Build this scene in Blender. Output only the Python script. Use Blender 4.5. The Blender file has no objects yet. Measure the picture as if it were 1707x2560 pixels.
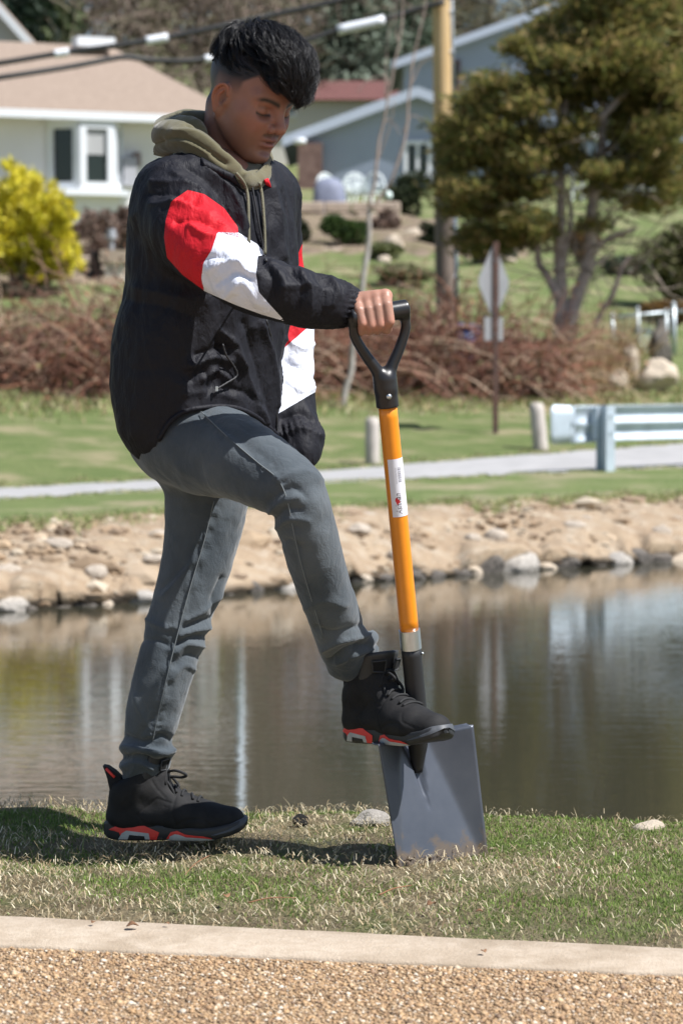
import bpy, math, random, time
import numpy as np
from mathutils import Vector, Matrix
from mathutils.geometry import delaunay_2d_cdt

T00 = time.time()
random.seed(7)
RNG = np.random.default_rng(11)
scene = bpy.context.scene
COL = scene.collection
R = math.radians

# ------------------------------------------------------------------ camera
PITCH = R(3.507)
FPX = 6200.0                      # focal length in pixels of the 1707 x 2560 photograph
HC = 1.0                          # camera height above the near lawn
cam_d = bpy.data.cameras.new('camera')
cam_d.sensor_fit = 'VERTICAL'
cam_d.sensor_height = 36.0
cam_d.sensor_width = 24.0
cam_d.lens = 36.0 * FPX / 2560.0
cam_d.clip_start = 0.05
cam_d.clip_end = 3000
cam_d.dof.use_dof = True
cam_d.dof.focus_distance = 4.93
cam_d.dof.aperture_fstop = 6.0
cam = bpy.data.objects.new('camera', cam_d)
COL.objects.link(cam)
cam.location = (0, 0, HC)
cam.rotation_euler = (math.pi / 2 - PITCH, 0, 0)
scene.camera = cam

# ------------------------------------------------------------------ light
SUN_EL, SUN_AZ = R(55), R(-22)    # azimuth measured from +X, negative = towards the camera side
sdir = Vector((math.cos(SUN_EL) * math.cos(SUN_AZ), math.cos(SUN_EL) * math.sin(SUN_AZ), math.sin(SUN_EL)))
world = bpy.data.worlds.new('World')
scene.world = world
world.use_nodes = True
wn = world.node_tree.nodes
wl = world.node_tree.links
wn.clear()
w_out = wn.new('ShaderNodeOutputWorld')
w_bg = wn.new('ShaderNodeBackground')
w_sky = wn.new('ShaderNodeTexSky')
w_sky.sky_type = 'NISHITA'
w_sky.sun_disc = False
w_sky.sun_elevation = SUN_EL
w_sky.sun_rotation = math.atan2(sdir.x, sdir.y)
w_sky.air_density = 1.0
w_sky.dust_density = 0.6
w_bg.inputs['Strength'].default_value = 0.070
wl.new(w_sky.outputs[0], w_bg.inputs[0])
wl.new(w_bg.outputs[0], w_out.inputs[0])
sun_d = bpy.data.lights.new('sun', 'SUN')
sun_d.energy = 4.8
sun_d.angle = R(0.53)
sun_d.color = (1.0, 0.985, 0.965)
sun = bpy.data.objects.new('sun', sun_d)
COL.objects.link(sun)
sun.rotation_euler = (-sdir).to_track_quat('-Z', 'Y').to_euler()
sun.location = (6, -2, 9)

vs = scene.view_settings
vs.view_transform = 'Standard'
vs.look = 'None'
vs.gamma = 1.0
vs.exposure = 0.64
vs.use_curve_mapping = False
scene.cycles.use_denoising = True
scene.cycles.max_bounces = 6
scene.cycles.transparent_max_bounces = 6

# ------------------------------------------------------------------ pixels to places
CP, SP = math.cos(PITCH), math.sin(PITCH)
def PF(x, y, Y):
    """photograph pixel (1707 x 2560) at world depth Y"""
    u = (x - 853.5) / FPX
    v = (1280.0 - y) / FPX
    t = Y / (CP + v * SP)
    return np.array([u * t, Y, HC + t * (v * CP - SP)])
KV = 1707.0 / 1568.0
def P(x, y, Y):
    """pixel of the 1568 x 2352 view at world depth Y"""
    return PF(x * KV, y * KV, Y)
def DZ(y, z):
    """depth of a photograph row y where it meets height z"""
    v = (1280.0 - y) / FPX
    return (HC - z) / math.tan(PITCH - math.atan(v))
def proj(V):
    """world points to pixels of the 1568 x 2352 view"""
    V = np.asarray(V, float)
    dx, dy, dz = V[..., 0], V[..., 1], V[..., 2] - HC
    fw = dy * CP - dz * SP
    up = dy * SP + dz * CP
    return np.stack([(853.5 + FPX * dx / fw) / KV, (1280 - FPX * up / fw) / KV], -1)

# ------------------------------------------------------------------ materials
MATS = {}
def new_mat(name):
    m = bpy.data.materials.new(name)
    m.use_nodes = True
    MATS[name] = m
    nt = m.node_tree
    return m, nt, nt.nodes['Principled BSDF']
def mat(name, col, rough=0.6, var=0.0, scale=8.0, bump=0.0, bscale=40.0, col2=None, metal=0.0,
        spec=0.5, detail=4.0, stretch=(1, 1, 1), sheen=0.0, coat=0.0, bdist=0.01, sss=0.0):
    if name in MATS:
        return MATS[name]
    m, nt, b = new_mat(name)
    N, L = nt.nodes, nt.links
    b.inputs['Base Color'].default_value = (*col, 1)
    b.inputs['Roughness'].default_value = rough
    b.inputs['Metallic'].default_value = metal
    b.inputs['Specular IOR Level'].default_value = spec
    if sheen:
        b.inputs['Sheen Weight'].default_value = sheen
    if coat:
        b.inputs['Coat Weight'].default_value = coat
        b.inputs['Coat Roughness'].default_value = 0.15
    if sss:
        b.inputs['Subsurface Weight'].default_value = sss
        b.inputs['Subsurface Radius'].default_value = (0.012, 0.004, 0.002)
        b.inputs['Subsurface Scale'].default_value = 0.5
    tc = N.new('ShaderNodeTexCoord')
    mp = N.new('ShaderNodeMapping')
    mp.inputs['Scale'].default_value = stretch
    L.new(tc.outputs['Object'], mp.inputs['Vector'])
    if var or col2:
        n = N.new('ShaderNodeTexNoise')
        n.inputs['Scale'].default_value = scale
        n.inputs['Detail'].default_value = detail
        n.inputs['Roughness'].default_value = 0.6
        L.new(mp.outputs[0], n.inputs['Vector'])
        r = N.new('ShaderNodeValToRGB')
        r.color_ramp.elements[0].position = 0.34
        r.color_ramp.elements[1].position = 0.66
        if col2:
            c0, c1 = col, col2
        else:
            c0 = [c * (1 - var) for c in col]
            c1 = [min(1, c * (1 + var)) for c in col]
        r.color_ramp.elements[0].color = (*c0, 1)
        r.color_ramp.elements[1].color = (*c1, 1)
        L.new(n.outputs['Fac'], r.inputs['Fac'])
        L.new(r.outputs['Color'], b.inputs['Base Color'])
    if bump:
        n2 = N.new('ShaderNodeTexNoise')
        n2.inputs['Scale'].default_value = bscale
        n2.inputs['Detail'].default_value = 5.0
        L.new(mp.outputs[0], n2.inputs['Vector'])
        bp = N.new('ShaderNodeBump')
        bp.inputs['Strength'].default_value = bump
        bp.inputs['Distance'].default_value = bdist
        L.new(n2.outputs['Fac'], bp.inputs['Height'])
        L.new(bp.outputs[0], b.inputs['Normal'])
    return m
def attr_mat(name, rough=0.7, spec=0.3, trans=0.0, attr='tint', rand=0.0):
    """material whose base colour is a per-piece colour attribute"""
    m, nt, b = new_mat(name)
    N, L = nt.nodes, nt.links
    a = N.new('ShaderNodeAttribute')
    a.attribute_name = attr
    L.new(a.outputs['Color'], b.inputs['Base Color'])
    b.inputs['Roughness'].default_value = rough
    b.inputs['Specular IOR Level'].default_value = spec
    if trans:
        t = N.new('ShaderNodeBsdfTranslucent')
        mx = N.new('ShaderNodeMixShader')
        mx.inputs[0].default_value = trans
        L.new(a.outputs['Color'], t.inputs['Color'])
        L.new(b.outputs[0], mx.inputs[1])
        L.new(t.outputs[0], mx.inputs[2])
        L.new(mx.outputs[0], N['Material Output'].inputs[0])
    return m

# ------------------------------------------------------------------ objects
def link(o, parent=None):
    COL.objects.link(o)
    if parent is not None:
        o.parent = parent
        o.matrix_parent_inverse = world_of(parent).inverted()
    return o
WM = {}
def world_of(o):
    if o is None:
        return Matrix.Identity(4)
    if o.name in WM:
        return WM[o.name]
    return Matrix.Identity(4)
def tag(o, label=None, cat=None, group=None, kind=None):
    if label: o['label'] = label
    if cat: o['category'] = cat
    if group: o['group'] = group
    if kind: o['kind'] = kind
    return o
def thing(name, loc, label, cat, group=None):
    """an Empty at the thing's base; its parts are given in world space"""
    o = bpy.data.objects.new(name, None)
    o.empty_display_size = 0.1
    COL.objects.link(o)
    o.location = [float(c) for c in loc]
    WM[o.name] = Matrix.Translation(Vector([float(c) for c in loc]))
    return tag(o, label, cat, group)
def np_mesh(name, V, F, smooth=True):
    V = np.asarray(V, np.float32)
    me = bpy.data.meshes.new(name)
    if isinstance(F, np.ndarray):
        m, k = F.shape
        me.vertices.add(len(V))
        me.vertices.foreach_set('co', V.ravel())
        me.loops.add(m * k)
        me.loops.foreach_set('vertex_index', F.astype(np.int32).ravel())
        me.polygons.add(m)
        me.polygons.foreach_set('loop_start', np.arange(0, m * k, k, dtype=np.int32))
        me.update(calc_edges=True)
        me.validate()
    else:
        me.from_pydata(V.tolist(), [], F)
    me.polygons.foreach_set('use_smooth', np.full(len(me.polygons), smooth, bool))
    me.update()
    return me
def obj(name, V, F, m, parent=None, smooth=True, origin=None):
    """one mesh object; V in world space; origin moves the object's own origin"""
    V = np.asarray(V, float)
    if parent is not None:
        o0 = np.array(world_of(parent).translation)
    elif origin is not None:
        o0 = np.asarray(origin, float)
    else:
        o0 = np.array([V[:, 0].mean(), V[:, 1].mean(), V[:, 2].min()])
    me = np_mesh(name, V - o0, F, smooth)
    if m is not None:
        me.materials.append(m)
    o = bpy.data.objects.new(name, me)
    COL.objects.link(o)
    if parent is not None:
        o.parent = parent
        WM[o.name] = Matrix.Translation(Vector(o0))
    else:
        o.location = o0
        WM[o.name] = Matrix.Translation(Vector(o0))
    return o
def set_tint(o, colors, attr='tint'):
    """per-vertex colours (n,3) as a point colour attribute"""
    me = o.data
    a = me.color_attributes.new(attr, 'FLOAT_COLOR', 'POINT')
    c = np.ones((len(me.vertices), 4), np.float32)
    c[:, :3] = colors
    a.data.foreach_set('color', c.ravel())
def copy_thing(o, loc, rotz=0.0, scale=None):
    """copy of a thing with copies of its parts and sub-parts"""
    c = o.copy()
    COL.objects.link(c)
    c.location = [float(a) for a in loc]
    c.rotation_euler = (0, 0, rotz)
    if scale: c.scale = scale
    def rec(src, dst):
        for ch in list(src.children):
            d = ch.copy()
            COL.objects.link(d)
            d.parent = dst
            rec(ch, d)
    rec(o, c)
    return c

class MB:
    """collects simple shapes into one mesh"""
    def __init__(s):
        s.V, s.F, s.n = [], [], 0
    def add(s, V, F):
        V = np.asarray(V, float)
        s.V.append(V)
        s.F += [[int(i) + s.n for i in f] for f in F]
        s.n += len(V)
        return s
    def box(s, c, size, M=None):
        x, y, z = [a / 2 for a in size]
        V = np.array([[-x, -y, -z], [x, -y, -z], [x, y, -z], [-x, y, -z], [-x, -y, z], [x, -y, z], [x, y, z], [-x, y, z]])
        if M is not None:
            V = V @ np.asarray(M).T
        return s.add(V + np.asarray(c), [[0, 3, 2, 1], [4, 5, 6, 7], [0, 1, 5, 4], [1, 2, 6, 5], [2, 3, 7, 6], [3, 0, 4, 7]])
    def cbox(s, c, size, M=None, b=0.004):
        """box with chamfered edges"""
        x, y, z = [a / 2 for a in size]
        b = min(b, x * .9, y * .9, z * .9)
        V, idx = [], {}
        for sx in (-1, 1):
            for sy in (-1, 1):
                for sz in (-1, 1):
                    idx[(sx, sy, sz, 0)] = len(V); V.append([sx * x, sy * (y - b), sz * (z - b)])
                    idx[(sx, sy, sz, 1)] = len(V); V.append([sx * (x - b), sy * y, sz * (z - b)])
                    idx[(sx, sy, sz, 2)] = len(V); V.append([sx * (x - b), sy * (y - b), sz * z])
        F = []
        for a in range(3):
            o1, o2 = [(1, 2), (2, 0), (0, 1)][a]
            for sg in (-1, 1):
                q = []
                for (p, r) in ((-1, -1), (1, -1), (1, 1), (-1, 1)):
                    k = [0, 0, 0]; k[a] = sg; k[o1] = p; k[o2] = r
                    q.append(idx[(*k, a)])
                F.append(q if sg > 0 else q[::-1])
        for a in range(3):
            o1, o2 = [(1, 2), (2, 0), (0, 1)][a]
            for p in (-1, 1):
                for r in (-1, 1):
                    k0 = [0, 0, 0]; k0[a] = -1; k0[o1] = p; k0[o2] = r
                    k1 = list(k0); k1[a] = 1
                    q = [idx[(*k0, o1)], idx[(*k1, o1)], idx[(*k1, o2)], idx[(*k0, o2)]]
                    F.append(q if p * r < 0 else q[::-1])
        for sx in (-1, 1):
            for sy in (-1, 1):
                for sz in (-1, 1):
                    q = [idx[(sx, sy, sz, 0)], idx[(sx, sy, sz, 1)], idx[(sx, sy, sz, 2)]]
                    F.append(q if sx * sy * sz > 0 else q[::-1])
        V = np.array(V)
        if M is not None:
            V = V @ np.asarray(M).T
        return s.add(V + np.asarray(c), F)
    def tube(s, pts, rad, n=8, cap=True, closed=False):
        V, F = tube_vf(pts, rad, n, cap, closed)
        return s.add(V, F)
    def prism(s, poly, h0, h1, axis=2):
        """polygon extruded along an axis (poly in the two other axes, in order)"""
        n = len(poly)
        V = []
        for h in (h0, h1):
            for p in poly:
                q = list(p)
                q.insert(axis, h)
                V.append(q)
        F = [list(range(n))[::-1], list(range(n, 2 * n))]
        F += [[i, (i + 1) % n, n + (i + 1) % n, n + i] for i in range(n)]
        return s.add(V, F)
    def build(s, name, m, parent=None, smooth=False, origin=None):
        return obj(name, np.concatenate(s.V), s.F, m, parent, smooth, origin)
    def arrays(s):
        return np.concatenate(s.V), s.F
def tube_vf(pts, rad, n=8, cap=True, closed=False):
    pts = np.asarray(pts, float)
    m = len(pts)
    rad = np.full(m, rad, float) if np.isscalar(rad) else np.asarray(rad, float)
    if closed:
        T = np.roll(pts, -1, 0) - np.roll(pts, 1, 0)
    else:
        T = np.gradient(pts, axis=0)
    T /= np.linalg.norm(T, axis=1, keepdims=True) + 1e-12
    a = np.array([0, 0, 1.0]) if abs(T[0][2]) < 0.9 else np.array([1.0, 0, 0])
    u = np.cross(T[0], a); u /= np.linalg.norm(u)
    V = []
    ang = np.linspace(0, 2 * np.pi, n, endpoint=False)
    for i in range(m):
        u = u - T[i] * np.dot(u, T[i]); u /= np.linalg.norm(u) + 1e-12
        w = np.cross(T[i], u)
        V.append(pts[i] + rad[i] * (np.cos(ang)[:, None] * u + np.sin(ang)[:, None] * w))
    V = np.concatenate(V)
    F = []
    for i in range(m if closed else m - 1):
        j = (i + 1) % m
        for k in range(n):
            k2 = (k + 1) % n
            F.append([i * n + k, i * n + k2, j * n + k2, j * n + k])
    if cap and not closed:
        F.append(list(range(n))[::-1])
        F.append([(m - 1) * n + k for k in range(n)])
    return V, F
def smooth_path(pts, n=40):
    """Catmull-Rom through the points (any number of columns)"""
    pts = np.asarray(pts, float)
    p = np.vstack([2 * pts[0] - pts[1], pts, 2 * pts[-1] - pts[-2]])
    out = []
    segs = len(pts) - 1
    for t in np.linspace(0, segs, n):
        i = min(int(t), segs - 1)
        f = t - i
        a, b, c, d = p[i], p[i + 1], p[i + 2], p[i + 3]
        out.append(0.5 * ((2 * b) + (-a + c) * f + (2 * a - 5 * b + 4 * c - d) * f * f + (-a + 3 * b - 3 * c + d) * f ** 3))
    return np.array(out)

# ------------------------------------------------------------------ noise
def _hash(i, j, k, seed):
    with np.errstate(over='ignore'):
        h = (i.astype(np.uint32) * np.uint32(374761393) + j.astype(np.uint32) * np.uint32(668265263)
             + k.astype(np.uint32) * np.uint32(2147483647 - 98765) + np.uint32(seed * 144665 + 17))
        h = (h ^ (h >> np.uint32(13))) * np.uint32(1274126177)
        h = h ^ (h >> np.uint32(16))
        h = h * np.uint32(2246822519)
        h = h ^ (h >> np.uint32(15))
    return (h & np.uint32(0xffffff)).astype(np.float64) / float(0xffffff) * 2 - 1
def vnoise(Pt, seed=0):
    Pt = np.asarray(Pt, float)
    i = np.floor(Pt).astype(np.int64)
    f = Pt - i
    f = f * f * f * (f * (f * 6 - 15) + 10)
    i = i + 10000
    out = 0
    for a in (0, 1):
        for b in (0, 1):
            for c in (0, 1):
                w = (f[:, 0] if a else 1 - f[:, 0]) * (f[:, 1] if b else 1 - f[:, 1]) * (f[:, 2] if c else 1 - f[:, 2])
                out = out + w * _hash(i[:, 0] + a, i[:, 1] + b, i[:, 2] + c, seed)
    return out
def fbm(Pt, seed=0, octs=4, gain=0.5):
    s, a, f = 0, 1.0, 1.0
    for o in range(octs):
        s = s + a * vnoise(np.asarray(Pt) * f, seed + o * 7)
        a *= gain; f *= 2.03
    return s

# ------------------------------------------------------------------ implicit surfaces
def smin(a, b, k):
    h = np.clip(0.5 + 0.5 * (b - a) / k, 0, 1)
    return b + (a - b) * h - k * h * (1 - h)
def smax(a, b, k):
    return -smin(-a, -b, k)
def cone(p, a, b, ra, rb, sy=None):
    a = np.asarray(a, float); b = np.asarray(b, float)
    ba = b - a
    pa = p - a
    h = np.clip(pa @ ba / (ba @ ba + 1e-12), 0, 1)
    return np.linalg.norm(pa - h[:, None] * ba, axis=1) - (ra + (rb - ra) * h)
def chain(p, pts):
    """pts rows x, y, z, r"""
    pts = np.asarray(pts, float)
    d = None
    for i in range(len(pts) - 1):
        c = cone(p, pts[i, :3], pts[i + 1, :3], pts[i, 3], pts[i + 1, 3])
        d = c if d is None else np.minimum(d, c)
    return d
def ell(p, c, r, M=None):
    q = p - np.asarray(c, float)
    if M is not None:
        q = q @ M
    r = np.asarray(r, float)
    k0 = np.linalg.norm(q / r, axis=1)
    k1 = np.linalg.norm(q / (r * r), axis=1) + 1e-9
    return k0 * (k0 - 1) / k1
def mesh_sdf(fn, lo, hi, h, safe=1.6):
    lo = np.asarray(lo, float); hi = np.asarray(hi, float)
    B = 8
    nb = np.ceil((hi - lo) / (h * B)).astype(int)
    n = nb * B + 1
    D = np.full(n, 1e3, np.float32)
    gx, gy, gz = np.meshgrid(*[np.arange(k) for k in nb], indexing='ij')
    bc = np.stack([gx, gy, gz], -1).reshape(-1, 3)
    cen = lo + (bc + 0.5) * B * h
    dc = fn(cen)
    near = np.abs(dc) < B * h * 0.87 * safe
    # fill far blocks with their sign
    for b, d in zip(bc[~near], dc[~near]):
        D[b[0] * B:(b[0] + 1) * B + 1, b[1] * B:(b[1] + 1) * B + 1, b[2] * B:(b[2] + 1) * B + 1] = d
    o = np.stack(np.meshgrid(*[np.arange(B + 1)] * 3, indexing='ij'), -1).reshape(-1, 3)
    nbk = bc[near]
    for s0 in range(0, len(nbk), 400):
        bb = nbk[s0:s0 + 400]
        idx = (bb[:, None, :] * B + o[None]).reshape(-1, 3)
        d = fn(lo + idx * h)
        D[idx[:, 0], idx[:, 1], idx[:, 2]] = d
    return surface_nets(D, lo, h)
def surface_nets(D, lo, h):
    s = D < 0
    c = [(0, 0, 0), (1, 0, 0), (0, 1, 0), (1, 1, 0), (0, 0, 1), (1, 0, 1), (0, 1, 1), (1, 1, 1)]
    nx, ny, nz = D.shape
    def cut(A, q):
        return A[q[0]:nx - 1 + q[0], q[1]:ny - 1 + q[1], q[2]:nz - 1 + q[2]]
    cnt = sum(cut(s, q).astype(np.int8) for q in c)
    act = (cnt > 0) & (cnt < 8)
    I = np.argwhere(act)
    vals = np.stack([D[I[:, 0] + q[0], I[:, 1] + q[1], I[:, 2] + q[2]] for q in c], 1).astype(float)
    C = np.array(c, float)
    pos = np.zeros((len(I), 3)); num = np.zeros(len(I))
    for a, b in ((0, 1), (2, 3), (4, 5), (6, 7), (0, 2), (1, 3), (4, 6), (5, 7), (0, 4), (1, 5), (2, 6), (3, 7)):
        va, vb = vals[:, a], vals[:, b]
        m = (va < 0) != (vb < 0)
        t = np.where(m, va / np.where(m, va - vb, 1), 0)
        pos += np.where(m[:, None], C[a] + t[:, None] * (C[b] - C[a]), 0)
        num += m
    pos /= num[:, None]
    V = lo + (I + pos) * h
    idx = np.full(act.shape, -1, np.int64)
    idx[act] = np.arange(len(I))
    Fs = []
    for ax in range(3):
        sl0 = [slice(None)] * 3; sl1 = [slice(None)] * 3
        sl0[ax] = slice(0, -1); sl1[ax] = slice(1, None)
        e = np.argwhere(s[tuple(sl0)] != s[tuple(sl1)])
        o1, o2 = [(1, 2), (2, 0), (0, 1)][ax]
        e = e[(e[:, o1] > 0) & (e[:, o2] > 0) & (e[:, o1] < D.shape[o1] - 1) & (e[:, o2] < D.shape[o2] - 1)]
        def g(d1, d2):
            q = e.copy(); q[:, o1] += d1; q[:, o2] += d2
            return idx[q[:, 0], q[:, 1], q[:, 2]]
        Q = np.stack([g(-1, -1), g(0, -1), g(0, 0), g(-1, 0)], 1)
        ins = s[e[:, 0], e[:, 1], e[:, 2]]
        Q[~ins] = Q[~ins][:, ::-1]
        Fs.append(Q)
    F = np.concatenate(Fs)
    F = F[(F >= 0).all(1)]
    return V, F
def vnormals(V, F):
    n = np.zeros_like(V)
    if F.shape[1] == 4:
        fn = np.cross(V[F[:, 2]] - V[F[:, 0]], V[F[:, 3]] - V[F[:, 1]])
    else:
        fn = np.cross(V[F[:, 1]] - V[F[:, 0]], V[F[:, 2]] - V[F[:, 0]])
    for k in range(F.shape[1]):
        np.add.at(n, F[:, k], fn)
    return n / (np.linalg.norm(n, axis=1, keepdims=True) + 1e-12)
def relax(V, F, it=2, lam=0.5):
    E = np.concatenate([np.stack([F[:, k], F[:, (k + 1) % F.shape[1]]], 1) for k in range(F.shape[1])])
    for _ in range(it):
        a = np.zeros_like(V); c = np.zeros(len(V))
        np.add.at(a, E[:, 0], V[E[:, 1]]); np.add.at(c, E[:, 0], 1)
        np.add.at(a, E[:, 1], V[E[:, 0]]); np.add.at(c, E[:, 1], 1)
        V = V + lam * (a / np.maximum(c, 1)[:, None] - V)
    return V
def tri(F):
    if F.shape[1] == 3: return F
    return np.concatenate([F[:, [0, 1, 2]], F[:, [0, 2, 3]]])
def clip_mesh(V, F, f):
    """keep the part of a triangle mesh where the scalar field f (per vertex) is > 0"""
    F = tri(F)
    f = np.where(np.abs(f) < 1e-6, 1e-6, f)
    pos = f > 0
    k = pos[F].sum(1)
    keep = F[k == 3]
    newV = [V]; cache = {}; nv = len(V); out = []
    def cutp(a, b):
        nonlocal nv
        key = (a, b) if a < b else (b, a)
        if key not in cache:
            t = f[a] / (f[a] - f[b])
            newV.append((V[a] + t * (V[b] - V[a]))[None])
            cache[key] = nv; nv += 1
        return cache[key]
    for t in F[(k == 1) | (k == 2)]:
        t = [int(q) for q in t]
        pp = [pos[q] for q in t]
        if sum(pp) == 1:
            i = pp.index(True)
            a, b, c = t[i], t[(i + 1) % 3], t[(i + 2) % 3]
            out.append([a, cutp(a, b), cutp(a, c)])
        else:
            i = pp.index(False)
            a, b, c = t[i], t[(i + 1) % 3], t[(i + 2) % 3]
            q, r = cutp(a, b), cutp(a, c)
            out.append([q, b, c]); out.append([q, c, r])
    F2 = np.concatenate([keep, np.array(out, int).reshape(-1, 3)])
    V2 = np.concatenate(newV)
    used = np.unique(F2)
    remap = np.full(len(V2), -1); remap[used] = np.arange(len(used))
    return V2[used], remap[F2]
def poly_sd(xy, poly):
    """signed distance to a polygon, positive inside"""
    poly = np.asarray(poly, float)
    n = len(poly)
    d = np.full(len(xy), 1e18); ins = np.zeros(len(xy), bool)
    for i in range(n):
        a, b = poly[i], poly[(i + 1) % n]
        e = b - a; w = xy - a
        t = np.clip((w @ e) / (e @ e), 0, 1)
        q = w - t[:, None] * e
        d = np.minimum(d, (q ** 2).sum(1))
        c = (a[1] <= xy[:, 1]) != (b[1] <= xy[:, 1])
        with np.errstate(divide='ignore', invalid='ignore'):
            xx = a[0] + (xy[:, 1] - a[1]) / (b[1] - a[1] if b[1] != a[1] else 1e-9) * e[0]
        ins ^= c & (xy[:, 0] < xx)
    d = np.sqrt(d)
    return np.where(ins, d, -d)
def line_dist(xy, pl):
    pl = np.asarray(pl, float)
    d = np.full(len(xy), 1e18)
    for i in range(len(pl) - 1):
        a, b = pl[i], pl[i + 1]
        e = b - a; w = xy - a
        t = np.clip((w @ e) / (e @ e + 1e-9), 0, 1)
        q = w - t[:, None] * e
        d = np.minimum(d, (q ** 2).sum(1))
    return np.sqrt(d)
def surf_hit(fn, xy, Y0=4.4, Y1=5.5, step=0.9):
    """march from the camera through view pixels xy until the surface fn = 0"""
    xy = np.asarray(xy, float)
    Y = np.full(len(xy), Y0)
    for _ in range(90):
        p = np.array([P(x, y, d) for (x, y), d in zip(xy, Y)])
        d = fn(p)
        Y = np.minimum(Y + np.maximum(d * step, -0.02), Y1)
        if np.all(np.abs(d) < 2e-4): break
    return np.array([P(x, y, d) for (x, y), d in zip(xy, Y)])
def leaf_cloud(C, size, ax, rng, aspect=.45, jitter=.5):
    """C centres (n,3), size (n,), ax preferred long axis (n,3) -> diamond leaves, 4 verts 1 quad each"""
    n = len(C)
    a = ax + rng.normal(size=(n, 3)) * jitter
    a /= np.linalg.norm(a, axis=1, keepdims=True)
    b = np.cross(a, rng.normal(size=(n, 3)))
    b /= np.linalg.norm(b, axis=1, keepdims=True) + 1e-9
    s = size[:, None]
    V = np.stack([C - a * s * .5, C + b * s * aspect * .5, C + a * s * .5, C - b * s * aspect * .5], 1).reshape(-1, 3)
    F = np.arange(4 * n).reshape(n, 4)
    return V, F
def twig_tubes(paths, radii, n=3):
    """many thin tubes, paths (k,m,3), radii (k,m) -> one mesh, vectorised"""
    paths = np.asarray(paths, float); k, m, _ = paths.shape
    T = np.gradient(paths, axis=1); T /= np.linalg.norm(T, axis=2, keepdims=True) + 1e-9
    ref = np.where(np.abs(T[..., 2:3]) > .9, np.array([1., 0, 0]), np.array([0, 0, 1.]))
    u = np.cross(T, ref); u /= np.linalg.norm(u, axis=2, keepdims=True) + 1e-9
    w = np.cross(T, u)
    ang = np.linspace(0, 2 * np.pi, n, endpoint=False)
    ring = (np.cos(ang)[:, None, None, None] * u + np.sin(ang)[:, None, None, None] * w) * radii[..., None] + paths
    V = ring.transpose(1, 2, 0, 3).reshape(-1, 3)           # twig, station, side
    base = (np.arange(k) * m * n)[:, None, None]
    st = (np.arange(m - 1) * n)[None, :, None]
    sd = np.arange(n)[None, None, :]
    s2 = (np.arange(n) + 1) % n
    a = base + st + sd; b = base + st + s2[None, None, :]
    F = np.stack([a, b, b + n, a + n], -1).reshape(-1, 4)
    return V, F
def grow(start, dirs, length, m, rng, wander=.25, lift=0.0):
    """k wandering paths"""
    k = len(start)
    Pp = np.zeros((k, m, 3)); Pp[:, 0] = start
    d = dirs / (np.linalg.norm(dirs, axis=1, keepdims=True) + 1e-9)
    st = (np.asarray(length) / (m - 1))[:, None]
    for i in range(1, m):
        d = d + rng.normal(size=(k, 3)) * wander
        d[:, 2] += lift
        d /= np.linalg.norm(d, axis=1, keepdims=True)
        Pp[:, i] = Pp[:, i - 1] + d * st
    return Pp
def tints(base, n, rng, per=4, v=.25, palette=None):
    if palette is not None:
        c = np.asarray(palette)[rng.integers(0, len(palette), n)]
    else:
        c = np.tile(np.asarray(base, float), (n, 1))
    c = c * (1 + rng.uniform(-v, v, (n, 1)))
    return np.repeat(c, per, 0)
# ================================================================== terrain
WATER_Z = -0.5
XS = np.array([-3600, -1300, 0, 414, 827, 1252, 1707, 2900, 4900], float)
def rowz(D, y):
    D = np.asarray(D, float); y = np.asarray(y, float)
    return np.array([PF(0, b, a)[2] for a, b in zip(D, y)])
shore_y = np.array([1780, 1628, 1530, 1503, 1464, 1432, 1402, 1330, 1240], float)
shore_D = np.array([DZ(y, WATER_Z) for y in shore_y])
top_D = shore_D + np.array([1.7, 1.7, 1.75, 1.7, 1.7, 1.8, 2.0, 2.2, 2.4])
top_z = rowz(top_D, [1420, 1365, 1312, 1282, 1272, 1256, 1240, 1215, 1190])
ROWS = [
    (shore_D - 2.2, np.full(9, -1.15)),
    (shore_D - 0.25, np.full(9, -0.56)),
    (shore_D, np.full(9, WATER_Z + 0.02)),
    (shore_D + 0.30 * (top_D - shore_D), WATER_Z + 0.02 + 0.50 * (top_z - WATER_Z)),
    (shore_D + 0.65 * (top_D - shore_D), WATER_Z + 0.02 + 0.83 * (top_z - WATER_Z)),
    (top_D, top_z),
    (np.array([17, 18.4, 19.5, 20.2, 21.2, 22.4, 23.8, 26.5, 31]), None),
    (np.array([20, 21.8, 23.2, 24.0, 25.2, 26.9, 28.8, 32, 38]), None),
    (np.array([27, 29, 30, 31, 32, 33, 35, 38, 44.]), None),
    (np.array([41, 45, 46, 47, 49, 50, 52, 55, 60.]), None),
    (np.array([52, 54, 55, 58, 66, 73, 75, 76, 78.]), None),
    (np.full(9, 100.), np.full(9, 8.6)),
    (np.full(9, 135.), np.full(9, 13.)),
    (np.full(9, 260.), np.full(9, 34.)),
]
ys_near = [1330, 1288, 1249, 1225, 1206, 1187, 1167, 1120, 1070]
ys_far = [1290, 1255, 1220, 1198, 1176, 1141, 1108, 1060, 1010]
ys_hedge = [1030, 1015, 1009, 1007, 1006, 1003, 985, 965, 950]
ys_bush = [720, 705, 700, 690, 670, 655, 650, 650, 650]
ys_house = [560, 540, 525, 520, 500, 480, 480, 480, 480]
for k, ys in ((6, ys_near), (7, ys_far), (8, ys_hedge), (9, ys_bush), (10, ys_house)):
    ROWS[k] = (ROWS[k][0], rowz(ROWS[k][0], ys))
RD = np.array([r[0] for r in ROWS]); RZ = np.array([r[1] for r in ROWS])
def ground_z(x, Y):
    px = 853.5 + FPX * x / Y
    D = np.array([np.interp(px, XS, r) for r in RD]); Z = np.array([np.interp(px, XS, r) for r in RZ])
    return float(np.interp(Y, D, Z))
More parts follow.
